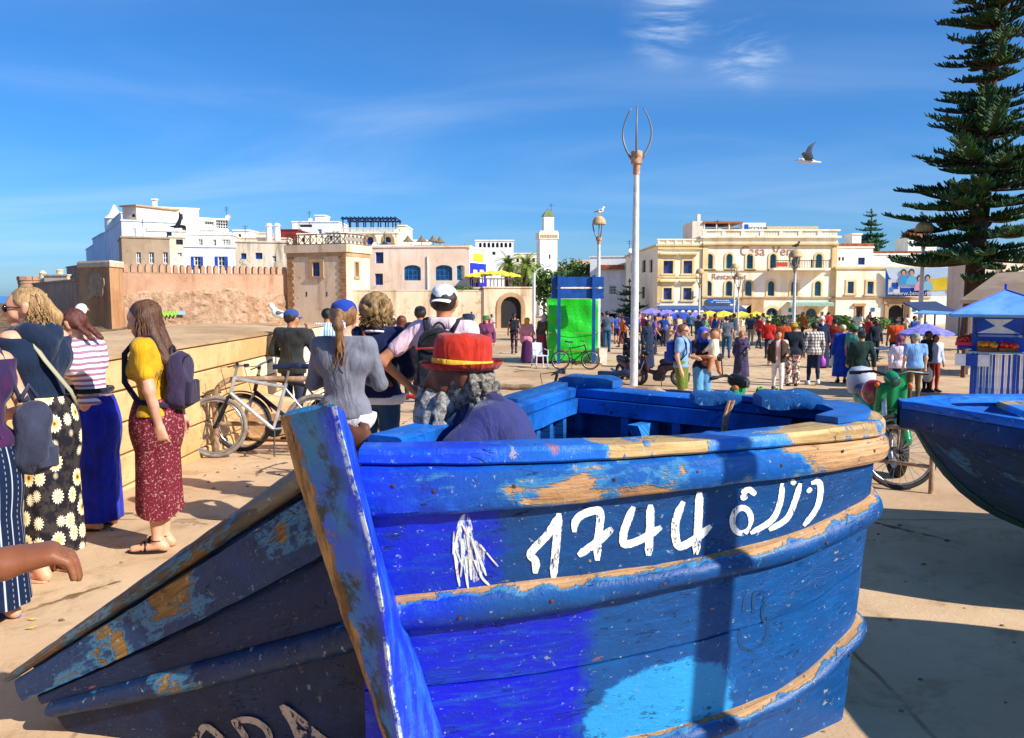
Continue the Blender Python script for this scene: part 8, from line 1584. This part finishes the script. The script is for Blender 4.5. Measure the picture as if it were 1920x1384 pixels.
t = thing('spare_wheel', 'loose bicycle wheel with cream mudguard leaning in front of the green moped', 'wheel', (P(1690, 850, 7.15).x, 7.15, gz(2, 7.15)), R(-8)); t.rotation_euler = (R(-10), 0, R(-8)); wheel(t, (0, 0, .335), .335, rubber, .02, 28); mb = MB(); rg = [[Vector((.375 * math.cos(a), w, .335 + .375 * math.sin(a))) for w in (-.03, -.012, .012, .03)] for a in [R(15 + 150 * k / 20) for k in range(21)]]; mb.loft(rg, closed=False); mb.build('mudguard', M('cream_guard', '#c9b48a', '#a8936a', scale=8), t, smooth='all'); mb = MB(); [mb.tube([(0, s_ * .05, .335), (.05, s_ * .05, .8)], .011, 6) for s_ in (-1, 1)]; mb.build('fork', rack_m, t)
# people out on the square
def pp(label, px, hy, fy, face_, sk='tan', top=None, bot=None, hair=('short', '#241a14'), hat=None, pose=None, shoes='#2a2522', Y=None, h=.022, extras=None, group=None, **k):
    if Y is None: g = G(px, fy)
    else: q = P(px, 600, Y); g = Vector((q.x, Y, gz(q.x, Y)))
    H = min(1.92, max(1.4, P(px, hy, g.y).z - g.z)) - (.02 if hat else 0)
    tm = lambda v: (v[0], v[1] if not isinstance(v[1], str) else cl(v[1]), *v[2:]) if v else None
    hr = (hair[0], hair_m(hair[1])) if hair else None; ht = (hat[0], hat[1] if not isinstance(hat[1], str) else cl(hat[1])) if hat else None
    return person(label, g, face_, H, sk, tm(top), tm(bot), hr, ht, shoes, pose, h, False, group, extras=extras, **k)
DRESS = lambda zb=.04, rb=.30, rt=.17, zt=1.32: dict(z_top=zt, z_bot=zb, r_top=rt, r_bot=rb, pleat=.05, n=7, sy=.75, rows=14, seg=36)
walk = dict(stride=.22, arm_l=ARM['swing_b'], arm_r=ARM['swing_f']); walk2 = dict(stride=-.18, arm_l=ARM['swing_f'], arm_r=ARM['swing_b']); fw = dict(walk, fem=True); fs = dict(fem=True); AWAY = 178
def bag(lab, c, w=.2, hh=.28, side='r'):
    def f(t, J, q): b_ = thing('carrier_bag', lab, 'bag', parent_matrix(t) @ Vector(J['wr' + side] + vec(0, 0, -.10)), t.rotation_euler.z); mb = MB(); mb.loft([[Vector((k * w / 2 * math.cos(a), k * .06 * math.sin(a), z)) for a in [2 * math.pi * i / 10 for i in range(10)]] for k, z in ((.55, -hh), (1, -hh * .8), (.95, -hh * .3), (.4, -.03), (.15, .08))], caps=True); mb.build('sack', M('bag_' + c, c, rough=.4, bump=.3, bscale=12), b_, smooth=50); mb = MB(); [mb.tube([(s_ * .03, y_, .0), (s_ * .02, y_, .10), (0, y_, .14)], .006, 4) for s_ in (-1, 1) for y_ in (-.01, .01)]; mb.build('handle', M('bag_' + c, c), b_)
    return f
def pack(c): return lambda t, J, q: backpack(t, J, cl(c), cl(c), w=.28, hgt=.42, d=.15)
def x_glass(t, J, q): sunglasses(t, J, q); backpack(t, J, cl('#1f3f9c'), cl('#1a3480'), w=.3, hgt=.44, d=.18)
def x_child(t, J, q):
    c = vec(0, 0, 0); o = thing('person', 'small child in cream top carried by the woman in blue headscarf', 'person', parent_matrix(t) @ Vector(J['chest'] + vec(.10, -.24, .02)), t.rotation_euler.z); sdf_obj('top', cl('#efe0c0'), o, [Prim(c + vec(0, 0, -.12), c + vec(0, 0, .10), .10, .085), Prim(c + vec(-.06, -.02, .06), c + vec(-.14, .05, -.04), .035)], .02, .03); sdf_obj('hair', hair_m('#6b4226'), o, [Prim(c + vec(.015, .02, .27), c + vec(.03, .03, .20), .088, .075)], .02, .02); sdf_obj('body', SK['tan'], o, [Prim(c + vec(0, -.01, .24), c + vec(0, 0, .24), .085), Prim(c + vec(0, 0, -.14), c + vec(0, 0, .2), .06, .04), Prim(c + vec(-.06, -.02, .06), c + vec(-.17, .07, -.07), .03), Prim(c + vec(.06, .0, -.15), c + vec(.14, .05, -.42), .06, .035), Prim(c + vec(-.05, -.03, -.15), c + vec(-.10, -.03, -.40), .06, .035), Prim(c + vec(.14, .05, -.42), c + vec(.15, .0, -.46), .035)], .02, .02); mb = MB(); p = J['pel'] + vec(-.02, -.2, .1); mb.ell(p, (.11, .06, .09), 8); mb.build('handbag', leather, t, smooth='all')
pp('man in sunglasses, light blue T-shirt and olive shorts with blue backpack', 1280, 610, 745, 62, 'fair', ('tee', '#7fa8cf'), ('shorts', '#6b7a2c'), ('short', '#8a5a34'), None, dict(arm_r=ARM['down'], arm_l=ARM['bent']), Y=14.5, h=.016, extras=x_glass)
pp('woman in blue headscarf and navy top carrying a small child in cream', 1318, 614, 745, 15, 'tan', ('tee', '#1c2240'), ('wide', '#5f9bc8'), None, ('hijab', '#2b55c4'), dict(fem=True, arm_l=ARM['hold'], arm_r=ARM['hold']), Y=14.9, h=.016, extras=x_child)
pp('woman in long plum robe and brown headscarf walking towards the boats', 1389, 620, 708, -8, 'tan', ('robe', '#463a5c'), ('skirt', cl('#463a5c', '#342a48'), DRESS()), None, ('hijab', '#a8745c'), dict(fem=True, arm_l=ARM['bent'], arm_r=ARM['swing_b'], fat=1.15))
pp('man in grey T-shirt and jeans walking away past the yellow parasols', 1361, 594, 673, 172, 'fair', ('tee', '#5d6470'), ('pants', '#1f4f74'), pose=walk)
pp('young man in open brown jacket, pink shirt and white trousers', 1457, 622, 736, -14, 'tan', ('tee', '#e6bdb4', .88), ('pants', '#e6dcd6'), pose=dict(stride=.16, arm_l=ARM['bent'], arm_r=ARM['down']), h=.018, extras=lambda t, J, q: sdf_obj('jacket', cl('#4a3626', '#38281c'), t, [Prim(J['chest'] + vec(sd * .06, 0, .03), J['pel'] + vec(sd * .07, 0, .0), .15, .145, (1, .95, 1)) for sd in (-1, 1)] + [Prim(J['sh' + n], J['el' + n], .066, .055) for n in 'rl'] + [Prim(J['el' + n], J['el' + n] * .15 + J['wr' + n] * .85, .055, .042) for n in 'rl'] + [Prim(J['chest'] + vec(-.1, .08, .05), J['chest'] + vec(.1, .08, -.1), .08)], .02, .03, 0, clip=lambda X, Y, Z: np.minimum(.055 - np.abs(X), -.02 - Y) + 0 * Z))
pp('woman in yellow headwrap, dark jacket and floral trousers beside the young man', 1485, 605, 724, 170, 'brown', ('jacket', '#17202c'), ('wide', m_floral), None, ('turban', patt('yellow_black_wrap', lambda t: t.mix(saw(t, xyz(t)[2], .03, .4), lin('#d9b23c'), lin('#3a2e1a')))), fs, h=.018)
pp('man in red jacket and white cap standing with his back turned', 1440, 598, 672, 165, 'tan', ('jacket', '#c4261e'), ('pants', '#1c2436'), hat=('cap', '#e6d2ac'))
pp('person in orange top bending beside the red jacket', 1466, 600, 690, 150, 'brown', ('long', '#d9551c'), ('pants', '#4a2a30'), pose=dict(lean=.15))
pp('man in checked shirt and dark jeans carrying a purple bag', 1524, 606, 722, 174, 'tan', ('long', m_plaid, .84), ('pants', '#1a2744'), pose=dict(stride=.14, arm_l=ARM['down'], arm_r=ARM['down']), shoes='#d9d2c6', h=.018, extras=bag('purple carrier bag hanging from the hand of the man in checked shirt', '#b04ac0'))
pp('person in shiny royal blue robe and cream cap with a white bag', 1577, 610, 718, 168, 'tan', ('robe', '#1444b0'), ('skirt', cl('#1444b0', '#0e3488'), DRESS(.2, .27)), None, ('beanie', '#dcc6a0'), dict(arm_l=ARM['down']), h=.018, extras=bag('white carrier bag held by the person in royal blue robe', '#e9e6e0', side='l'))
pp('man in dark green jacket and cap in front of the blue robe', 1617, 621, 745, 176, 'tan', ('jacket', '#16302c'), ('pants', '#1c2a44'), hat=('cap', '#1a1f30'), pose=walk2, Y=18.0, h=.018)
pp('man in green cap and teal shirt behind the dark green jacket', 1600, 612, 720, 150, 'tan', ('tee', '#4a9c84'), ('pants', '#3a3f30'), hat=('cap', '#178f3c'))
pp('woman in white blouse with violet hair beside the blue-shirted man', 1690, 630, 752, 172, 'fair', ('long', '#ecdce6'), ('pants', '#24304e'), ('bob', '#8a3a5c'), pose=fs, Y=18.6, h=.018)
pp('stout man in light blue shirt and khaki trousers carrying a green bag', 1719, 626, 756, 170, 'fair', ('tee', '#79a8e0', .86), ('pants', '#5a4a30'), ('short', '#b9ac98'), ('cap', '#8a9a72'), dict(fat=1.15, w=1.06, arm_l=ARM['down']), Y=18.0, h=.018, extras=bag('bright green carrier bag held by the stout man in light blue shirt', '#1fa84a', .24, .34, 'l'))
pp('man in orange vest standing by the pale portal', 1676, 598, 690, 165, 'brown', ('tee', '#e0521c'), ('pants', '#1c2436'))
pp('white-bearded man in white cap and dark robe facing the viewer', 1538, 594, 690, 0, 'tan', ('robe', '#1a2340'), ('skirt', '#1a2340', DRESS()), ('short', '#e6e2da'), ('beanie', '#efece4'), extras=lambda t, J, q: sdf_obj('beard', M('white_beard', '#efece6'), t, [Prim(q(0, .07, -.08), q(0, .09, -.15), .055, .03)], .02, .02))
pp('man in brick red jumper and dark cap near the portal steps', 1563, 598, 690, 150, 'tan', ('long', '#9c3024'), ('pants', '#2a2f44'), hat=('cap', '#1a1a22'))
pp('dark-clothed figure with bushy hair before the portal', 1640, 601, 680, 10, 'dark', ('jacket', '#14202e'), ('pants', '#1a2028'), ('curly', '#16120f'))
pp('boy in white shirt and red trousers holding a cream bag beside the kiosk', 1750, 628, 735, 10, 'tan', ('long', '#c9d3e6'), ('pants', '#a03224'), extras=bag('large cream bag held by the boy in red trousers', '#efe2c4', .3, .4))
pp('person in dark coat behind the boy at the kiosk', 1736, 622, 735, 30, 'brown', ('jacket', '#15151c'), ('pants', '#1a1a24'))
pp('woman in dark blue long coat by the parked mopeds', 1213, 600, 690, 30, 'brown', ('robe', '#182a44'), ('skirt', '#182a44', DRESS()), None, ('hijab', '#182a44'), fs)
pp('figure in dark jacket behind the tall lamp post', 1183, 622, 712, -20, 'brown', ('jacket', '#1a2230'), ('pants', '#1a1f2a'))
pp('man in slate T-shirt and jeans standing with hand on hip beyond the green stall', 1138, 584, 660, 175, 'tan', ('tee', '#4f5f74'), ('pants', '#1f5a80'), pose=dict(arm_l=ARM['akimbo']))
pp('person in blue shirt and shorts beside the slate T-shirt', 1156, 590, 645, 170, 'tan', ('tee', '#4a6ad0'), ('shorts', '#1c2a50'))
pp('woman in pink top and red trousers beside the blue shirt', 1164, 594, 645, 190, 'fair', ('tee', '#e6b0b0'), ('pants', '#c43a44'), ('long', '#4a2e20'), pose=fs)
pp('woman in long pale pink dress strolling on the square', 1247, 592, 640, 160, 'tan', ('robe', '#e8a898'), ('skirt', '#e8a898', DRESS()), None, ('hijab', '#d98a80'), fs)
pp('woman in dark skirt and pink top beside the long pink dress', 1235, 594, 640, 175, 'tan', ('long', '#e0b0b8'), ('skirt', '#1c2a3c', dict(z_top=1.0, z_bot=.1, r_top=.15, r_bot=.2, rows=10, seg=30)), None, ('hijab', '#e6c0b8'), fs)
pp('woman in pink hooded coat and long purple skirt by the plastic chair', 988, 596, 681, 176, 'tan', ('jacket', '#d98a94', .72), ('skirt', '#4a1f50', dict(z_top=1.0, z_bot=.06, r_top=.16, r_bot=.25, rows=12, seg=36)), None, ('hijab', '#d9a23c'), dict(fem=True, arm_r=ARM['bent']), extras=bag('small blue bucket bag held by the woman in pink hooded coat', '#4a7ab8', .2, .2))
pp('old woman in brown shawl and pink headscarf bending beside the green stall', 1015, 588, 680, 150, 'tan', ('robe', '#6b5a44'), ('skirt', '#a83a50', dict(z_top=1.0, z_bot=.06, r_top=.16, r_bot=.24, rows=12, seg=36)), None, ('hijab', '#e6bcc0'), dict(fem=True, lean=.3))
pp('woman in black top and patterned leggings walking towards the gate', 964, 588, 664, 175, 'tan', ('tank', '#1a1c28'), ('pants', m_legg), ('pony', '#1c1512'), pose=fw, extras=pack('#22242e'))
pp('woman in plaid shirt and green hat walking towards the viewer', 912, 590, 695, -5, 'fair', ('jacket', '#7a3a5c'), ('pants', '#7fa6d0'), ('long', '#5a3a28'), ('bucket', '#3a7a3a'), dict(walk, fem=True))
pp('man in black jumper and bucket hat walking towards the viewer', 877, 578, 700, -5, 'fair', ('long', '#1a1f2c'), ('pants', '#2a3042'), hat=('bucket', '#1c2a3c'), pose=walk, Y=17.5)
pp('man in black T-shirt and dark cap walking away', 788, 568, 700, 178, 'tan', ('tee', '#15182a'), ('pants', '#2a3040'), hat=('cap', '#14161f'), pose=walk, Y=15)
pp('woman with brown hair in green top and dark trousers', 753, 588, 700, 178, 'fair', ('long', '#8fae6a'), ('pants', '#1c3a3c'), ('long', '#7a3a24'), pose=fs, Y=19)
pp('woman in white top and pale jeans', 735, 585, 700, 172, 'tan', ('tee', '#eee4e6'), ('pants', '#9cc0dc'), ('pony', '#241a14'), pose=fs, Y=21)
pp('man in blue striped shirt walking beyond the wall end', 614, 570, 680, 178, 'tan', ('long', m_bstripe), ('pants', '#b9a06a'), pose=walk, Y=15.8)
pp('person in pink sitting high on the wall beside the gate tower', 649, 556, 600, 190, 'tan', ('long', '#d94a8c'), ('pants', '#2a2438'), Y=60, h=.035)
# the far crowd: a few dressed figures, repeated
protos = []
for i, (tc, bc, hc, sk_, fem, kind) in enumerate([('#b3262c', '#1c2436', '#241a14', 'tan', 0, 'pants'), ('#1f4fa0', '#2a2f3c', '#1c1512', 'tan', 0, 'pants'), ('#e8e0d4', '#2a4a74', '#4a2e20', 'fair', 1, 'pants'), ('#d98aa0', '#8a3a5c', '#241a14', 'tan', 1, 'skirt'), ('#2a3a52', '#8a8478', '#1c1512', 'brown', 0, 'pants'), ('#d9762c', '#3a2f2a', '#1c1512', 'brown', 0, 'pants'), ('#5f8f6a', '#4a4034', '#6b4226', 'fair', 1, 'skirt'), ('#c9b08a', '#5a4a3c', '#241a14', 'tan', 0, 'shorts'), ('#6a4a8c', '#2a2440', '#241a14', 'tan', 1, 'skirt'), ('#3a6a8c', '#1f3a5c', '#33231a', 'fair', 0, 'pants')]):
    nm = ['red', 'blue', 'white', 'pink', 'dark blue', 'orange', 'green', 'sand-coloured', 'violet', 'steel blue'][i]
    t, J, q = person('far-off walker in %s among the crowd on the square' % nm, (0, 0, 0), 0, 1.66, sk_, ('long' if i % 2 else 'tee', cl(tc)), (kind, cl(bc)) if kind != 'skirt' else (kind, cl(bc), dict(z_top=1.0, z_bot=.1, r_top=.15, r_bot=.22, rows=8, seg=24)), ('short' if not fem else 'long', hair_m(hc)), None, '#2a2522', dict(fem=bool(fem), stride=[.22, .0, .18, .05, -.2][i % 5], lean=[0, .06, 0, .14, 0][i % 5], fat=1 + .12 * (i % 3), arm_l=ARM[['swing_b', 'akimbo', 'down', 'hold', 'swing_f'][i % 5]], arm_r=ARM[['swing_f', 'phone', 'bent', 'down'][i % 4]]), .036, False, 'far crowd on the square'); protos.append([t, False, nm])
rc = random.Random(12)
spots = []
for k in range(150):
    if len(spots) >= 62: break
    z_ = rc.random()
    px, fy = (rc.uniform(1128, 1436), rc.uniform(612, 658) if rc.random() < .8 else rc.uniform(650, 672)) if z_ < .62 else (rc.uniform(1440, 1720), rc.uniform(618, 665)) if z_ < .86 else (rc.uniform(655, 930), rc.uniform(612, 648)) if z_ < .96 else (rc.uniform(1000, 1030), rc.uniform(618, 640))
    g = G(px, fy)
    if g.y > 76 or any((g - s).length < .8 for s in spots): continue
    spots.append(g)
for k, g in enumerate(spots):
    t, used, nm = protos[k % len(protos)]
    if used: t = copy_tree(t)
    protos[k % len(protos)][1] = True; t.location = g; t.rotation_euler = (0, 0, R(rc.choice([0, 180, 90, -90]) + rc.uniform(-40, 40))); sc_ = rc.uniform(.93, 1.07); t.scale = (sc_,) * 3
    px = 960 + FPX * g.x / g.y; zn = next(n for lim, n in ((800, 'under the curtain wall'), (950, 'near the gatehouse'), (1100, 'beside the green stall'), (1180, 'between green stall and lamp post'), (1230, 'behind the tall lamp post'), (1275, 'before the blue parasols'), (1320, 'before the violet parasols'), (1375, 'before the first yellow parasols'), (1440, 'before the last yellow parasols'), (1500, 'before the hotel doors'), (1570, 'before the hotel corner'), (1640, 'before the pale wing'), (9999, 'before the stone portal')) if px < lim)
    t['label'] = 'far-off %s walker %s, %s' % (nm, zn, 'close to the fronts' if g.y > 58 else 'half way across' if g.y > 46 else 'on the near side')
# trees
def leafmat(name, c, c2):
    m, nt, b = new_mat(name); t = NT(nt); v = t.coord('Object'); t.set(b.inputs['Base Color'], t.mix(t.rng(t.noise(v, .9, 4), .38, .62), lin(c), lin(c2))); b.inputs['Roughness'].default_value = .6; b.inputs['Specular IOR Level'].default_value = .25; return m
bark = M('pine_bark', '#5a4436', '#3d2e26', scale=3, rough=.95, bump=.7, stretch=(1, 1, .4)); pine_l = leafmat('pine_needles', '#17402e', '#34541f'); pine_l2 = leafmat('far_pine_needles', '#2c5a44', '#3a6a44')
def araucaria(label, base, H, rad, r0, top_shift, tiers, seed, leaf, z0=.2, nb=6, twig=.26, thick=.036, dens=1.0):
    rr = random.Random(seed); t = thing('araucaria_tree', label, 'tree', base); mb = MB(); sh = Vector((*top_shift, 0)); axis_ = lambda z: sh * (z / H); mb.tube([axis_(z) + Vector((.06 * math.sin(z), 0, z)) for z in np.linspace(-.2, H, 16)], [r0 * (1 - .8 * i / 15) for i in range(16)], 10); mb.build('trunk', bark, t, smooth='all'); wood, fo = MB(), MB()
    def spray(p, d, L, k):
        a = d.copy(); pts = [p.copy()]
        for i in range(4): a = (a + Vector((0, 0, .16)) + Vector((rr.uniform(-.1, .1), rr.uniform(-.1, .1), 0))).normalized(); pts.append(pts[-1] + a * L / 4)
        fo.tube(pts, [k * .8, k * 1.15, k * 1.1, k * .9, k * .25], 3, caps=False)
    for j in range(tiers):
        f_ = max(0, (j + rr.uniform(-.45, .45)) / tiers); z = H * (z0 + (1 - z0) * f_); Rm = rad(f_) ; off = rr.uniform(0, 6.28); n = nb if f_ < .9 else 4
        for k in range(n):
            if rr.random() < (.22 if f_ > .08 else .65): continue
            a = off + 2 * math.pi * (k + rr.uniform(-.25, .25)) / n; L = Rm * rr.uniform(.35, 1.18); dr = rr.uniform(-.26, .12) - .12 * (1 - f_); p = axis_(z) + Vector((0, 0, z)); d = Vector((math.cos(a), math.sin(a), dr)).normalized(); pts = [p]; ns = 9
            for i in range(ns): d = (d + Vector((rr.uniform(-.05, .05), rr.uniform(-.05, .05), .03 + .045 * i / ns))).normalized(); pts.append(pts[-1] + d * L / ns)
            wood.tube(pts, [.055 * r0 / .4 * (1 - .85 * i / ns) + .008 for i in range(ns + 1)], 5, caps=False); side = d.cross(Vector((0, 0, 1))).normalized(); m_ = int(L / .16 * dens)
            bare = rr.uniform(.04, .30)
            for i in range(m_):
                s = bare + (1 - bare) * i / m_; q = s * ns; a_ = int(min(q, ns - 1)); p0 = pts[a_].lerp(pts[a_ + 1], q - a_); w = twig * (1.5 - .8 * s) * L ** .5 * rr.uniform(.7, 1.2)
                for sd in (-1, 1):
                    if rr.random() < .1: continue
                    dd = (side * sd * rr.uniform(.7, 1) + d * rr.uniform(.35, .75) + Vector((0, 0, rr.uniform(-.1, .3)))).normalized(); spray(p0, dd, w, thick * rr.uniform(.8, 1.3))
                    for q2 in range(2): p1 = p0 + dd * w * rr.uniform(.3, .8); spray(p1, (dd + side * sd * rr.uniform(-.6, .6) + Vector((0, 0, rr.uniform(.1, .6)))).normalized(), w * .55, thick)
            spray(pts[-1], d, twig * 1.2, thick)
    tag(wood.build('limbs', bark, t, smooth='all'), kind='stuff'); tag(fo.build('crown', leaf, t, smooth='all', fix=False), kind='stuff'); return t
bp_ = P(1822, 560, 40); zb_ = gz(bp_.x, 40)
araucaria('tall dark Norfolk pine rising above the market at the right', (bp_.x, 40, zb_), 19.5, lambda f: crom([0, .23, .345, .45, .545, .65, .79, 1], [3.2, 4.2, 3.9, 3.3, 1.9, 2.1, 2.8, 1.1], f), .52, (P(1868, 0, 40).x - bp_.x + .2, 0), 36, 5, pine_l, z0=.165, nb=9, dens=1.5, thick=.031)
b3_ = P(1628, 560, 120); araucaria('distant slender araucaria behind the white roofs', (b3_.x, 120, -1.4), P(1628, 391, 120).z + 1.4, lambda f: 3.6 * (1 - f) + .25, .35, (0, 0), 15, 9, pine_l2, z0=.4, nb=7, twig=.42, thick=.085, dens=.55)
b4_ = P(1190, 600, 88); araucaria('small dark araucaria in the shade of the side house', (b4_.x, 92, -1.4), 5.0, lambda f: 2.0 * (1 - f) + .3, .16, (0, 0), 9, 4, pine_l2, z0=.12, nb=7, twig=.34, thick=.06, dens=.7)
palm_l = leafmat('palm_leaf', '#4a7a34', '#8a9a3c')
def palm(label, px, py, Y, r, seed, n=34):
    rr = random.Random(seed); c = P(px, py, Y); g = gz(c.x, c.y); t = thing('palm_tree', label, 'tree', (c.x, c.y, g), group='palms'); h = c.z - g; mb = MB(); mb.tube([(.1 * math.sin(z), 0, z) for z in np.linspace(0, h, 10)], [.26 - .008 * i for i in range(10)], 9); mb.build('trunk', bark, t, smooth='all'); mb = MB()
    for k in range(n):
        a = 2.4 * k; el = 1.25 - 1.9 * k / n + rr.uniform(-.12, .12); L = r * rr.uniform(.85, 1.1); p = Vector((.1, 0, h)); d = Vector((math.cos(a) * math.cos(el), math.sin(a) * math.cos(el), math.sin(el))); pts = [p]
        for i in range(9): d = (d + Vector((0, 0, -.15))).normalized(); pts.append(pts[-1] + d * L / 9)
        s = d.cross(Vector((0, 0, 1))).normalized(); mb.tube(pts, [.025] * 10, 3, caps=False)
        for i in range(1, 10):
            for sd in (-1, 1):
                for e in (0, .33, .66): p0 = pts[i - 1].lerp(pts[i], e); l = .42 * r / 1.6 * (1 - .55 * i / 10) * rr.uniform(.8, 1.2); tip_ = p0 + s * sd * l + (pts[i] - pts[i - 1]).normalized() * l * .6 + Vector((0, 0, -.12 * l)); w = (pts[i] - pts[i - 1]).normalized() * .035; mb.add([p0 - w, p0 + w, tip_], [(0, 1, 2)])
    tag(mb.build('crown', palm_l, t, fix=False), kind='stuff')
palm('palm tree nearest the yellow terrace parasols', 951, 494, 90, 1.7, 3); palm('taller palm tree beside the minaret', 985, 496, 88, 2.0, 4)
bush_l = leafmat('bush_leaf', '#2f4f22', '#4f6a2c')
def bush(label, px, py, Y, rx, rz_h, n, seed, leaf=bush_l, cat='bush', s=.22, name='bush'):
    rr = random.Random(seed); c = P(px, py, Y); g = gz(c.x, c.y) if c.z - rz_h < .5 and Y > 9 else c.z - rz_h; t = thing(name, label, cat, (c.x, c.y, g)); mb = MB(); cl_ = [(rr.uniform(-1, 1) * rx * .7, rr.uniform(-.6, .6) * rx, (c.z - g) + rr.uniform(-.7, .7) * rz_h, rr.uniform(.35, .6)) for _ in range(14)]
    for k in range(n):
        q = cl_[k % 14]; a, e = rr.uniform(0, 6.28), math.asin(rr.uniform(-1, 1)); d = Vector((math.cos(a) * math.cos(e), math.sin(a) * math.cos(e), math.sin(e))); p = Vector(q[:3]) + Vector((d.x * rx * q[3], d.y * rx * q[3], d.z * rz_h * q[3])) * rr.uniform(.75, 1.05); u = d.orthogonal().normalized() * s * rr.uniform(.5, 1.1); v = d.cross(u).normalized() * s * .45; tw = Matrix.Rotation(rr.uniform(0, 6), 3, d) ; u = tw @ u; v = tw @ v; mb.add([p - u, p + v + d * s * .2, p + u, p - v], [(0, 1, 2, 3)])
    tag(mb.build('crown', leaf, t, fix=False), kind='stuff'); mb = MB(); mb.tube([(0, 0, 0), (0, 0, max(.02, c.z - g))], s * .4, 6); mb.build('trunk', bark, t)
bush('dark green tree between gatehouse and notice frame', 1020, 540, 95, 1.9, 2.4, 1500, 3, cat='tree', name='tree', s=.3); bush('green tree below the palms', 975, 540, 100, 1.6, 1.6, 900, 4, cat='tree', name='tree', s=.3); bush('dark tree behind the notice frame panel', 1090, 510, 118, 3.6, 1.5, 1500, 5, cat='tree', name='tree', s=.34); bush('green shrub on the curtain wall', 863, 543, 80.5, 1.6, .3, 500, 6, s=.2); bush('leafy hedge behind the bench on the square', 1545, 605, 62, 5.2, .5, 1600, 8, s=.2); bush('second leafy hedge near the portal', 1620, 606, 55, 2.6, .55, 900, 9, s=.2)
bush('tuft of bright green weed growing on the boat rail', 1436, 741, 3.95, .05, .04, 320, 10, leaf=leafmat('weed_green', '#5fae2c', '#3f8f1f'), cat='weed', s=.014, name='weed')
# gulls
gw, gg = M('gull_white', '#f0eeea', '#d9d6d0', scale=20, rough=.7), M('gull_grey', '#59626c', '#464e58', scale=12, rough=.7); gb, gl = M('gull_black', '#1d1f22', rough=.6), M('gull_yellow', '#d9a53c', rough=.5)
def gull(label, loc, rotz, s=1.0, mw=gw, mg=gg):
    t = thing('seagull', label, 'bird', loc, rotz, 'gulls', s); sdf_obj('body', mw, t, [Prim((.0, 0, .17), (.10, 0, .20), .07, .06), Prim((.08, 0, .20), (.15, 0, .30), .05, .038), Prim((.16, 0, .325), (.17, 0, .325), .042), Prim((-.02, 0, .16), (-.17, 0, .13), .055, .02)], .012, .03)
    for sd in (-1, 1): sdf_obj('wing', mg, t, [Prim((.06, sd * .055, .205), (-.20, sd * .03, .145), .038, .014, (1, .55, 1))], .010, .02); mb = MB(); mb.tube([(.02, sd * .03, .12), (.02, sd * .03, 0)], .006, 5); mb.tube([(.02, sd * .03, .004), (.06, sd * .035, .004)], .006, 5); mb.build('leg', gl, t)
    mb = MB(); mb.tube([(.20, 0, .325), (.235, 0, .32), (.26, 0, .308)], [.014, .011, .003], 6); mb.build('beak', gl, t); mb = MB(); [mb.ell((.19, sd * .033, .335), (.007, .006, .007), 5) for sd in (-1, 1)]; mb.build('eyes', gb, t); return t
def flying(label, loc, rz__, s, mw, mg, up=.9, roll=0.0, pitch=0.0):
    t = thing('seagull', label, 'bird', loc, rz__, 'gulls', s); t.rotation_euler = (roll, pitch, rz__); sdf_obj('body', mw, t, [Prim((-.10, 0, 0), (.12, 0, .01), .055, .06), Prim((.12, 0, .01), (.22, 0, .025), .05, .04), Prim((-.10, 0, 0), (-.30, 0, .0), .05, .02, (1, 1.6, .7))], .014, .04); mb = MB(); mb.tube([(.25, 0, .022), (.33, 0, .0)], [.016, .003], 6); mb.build('beak', gl, t)
    for sd in (-1, 1):
        mb = MB(); rg = []
        for k in range(11):
            f_ = k / 10; y = sd * (.04 + .62 * f_ * math.cos(up * (1 - .45 * f_))); z = .03 + .62 * f_ * math.sin(up * (1 - .45 * f_)); ch_ = .19 * (1 - f_) ** .5 * (1 - .25 * f_) + .012; x = .06 + .10 * math.sin(f_ * 2.4) - .16 * f_ ** 2; rg.append([Vector((x + .0, y, z)), Vector((x - ch_ * .45, y, z + .014)), Vector((x - ch_, y, z)), Vector((x - ch_ * .45, y, z - .006))])
        mb.loft(rg, caps=True); mb.build('wing', mg, t, smooth=60)
flying('gull gliding in the open sky at the right', P(1515, 303, 24), R(150), 1.15, gw, gg, up=1.0, roll=R(-22), pitch=R(-8))
flying('dark gull swooping in front of the white medina', P(335, 425, 40), R(10), 1.25, gb, gb, up=.8, roll=R(38))
b_ = lambda L: (L[0].location.x, L[0].location.y, L[0].location.z + L[1])
gull('gull perched on the domed lamp behind the green stall', b_(L_A), R(10), 1.05); gull('pale gull perched on the domed lamp beside the pine', b_(L_C), R(200), 1.25, gw, gw); gull('dark gull landing on the lamp before the hotel', b_(L_B), R(15), 1.3, gb, gb)
gull('large gull standing on the quay wall behind the women', (-4.05, 7.55, WT + .05), R(80), 1.12); gull('small gull at the far end of the quay wall', (-3.78, 13.6, WT + .05), R(190), 1.0)
# litter and pebbles on the quay
mb = MB(); rr = random.Random(8)
for k in range(420):
    x, y = rr.uniform(-3.2, 3.2), rr.uniform(2.2, 13); s = rr.uniform(.006, .022); q = rr.uniform(0, 6); mb.ell((x, y, gz(x, y) + s * .2), (s, s * rr.uniform(.5, 1), s * .5), 4)
tag(mb.build('gravel', M('pebble', '#9c7f5c', '#6f5a42', scale=3), None), 'scattered pebbles and grit on the quay', 'gravel', kind='stuff')
for k, (px, py, c) in enumerate(((62, 1164, '#c9b26a'), (60, 1180, '#b89a58'), (385, 893, '#8a6a44'))): g = G(px, py); t = thing('dry_leaf', ['yellow dry leaf on the quay by the blue sandals', 'curled tan leaf below the yellow one', 'brown leaf on the quay behind the maroon skirt'][k], 'leaf', g, k * .7); mb = MB(); mb.add([(-.03, 0, .012), (0, -.008, .006), (.03, 0, .014), (0, .009, .016)], [(0, 1, 2, 3)]); mb.build('blade', M('leaf_' + c, c), t)
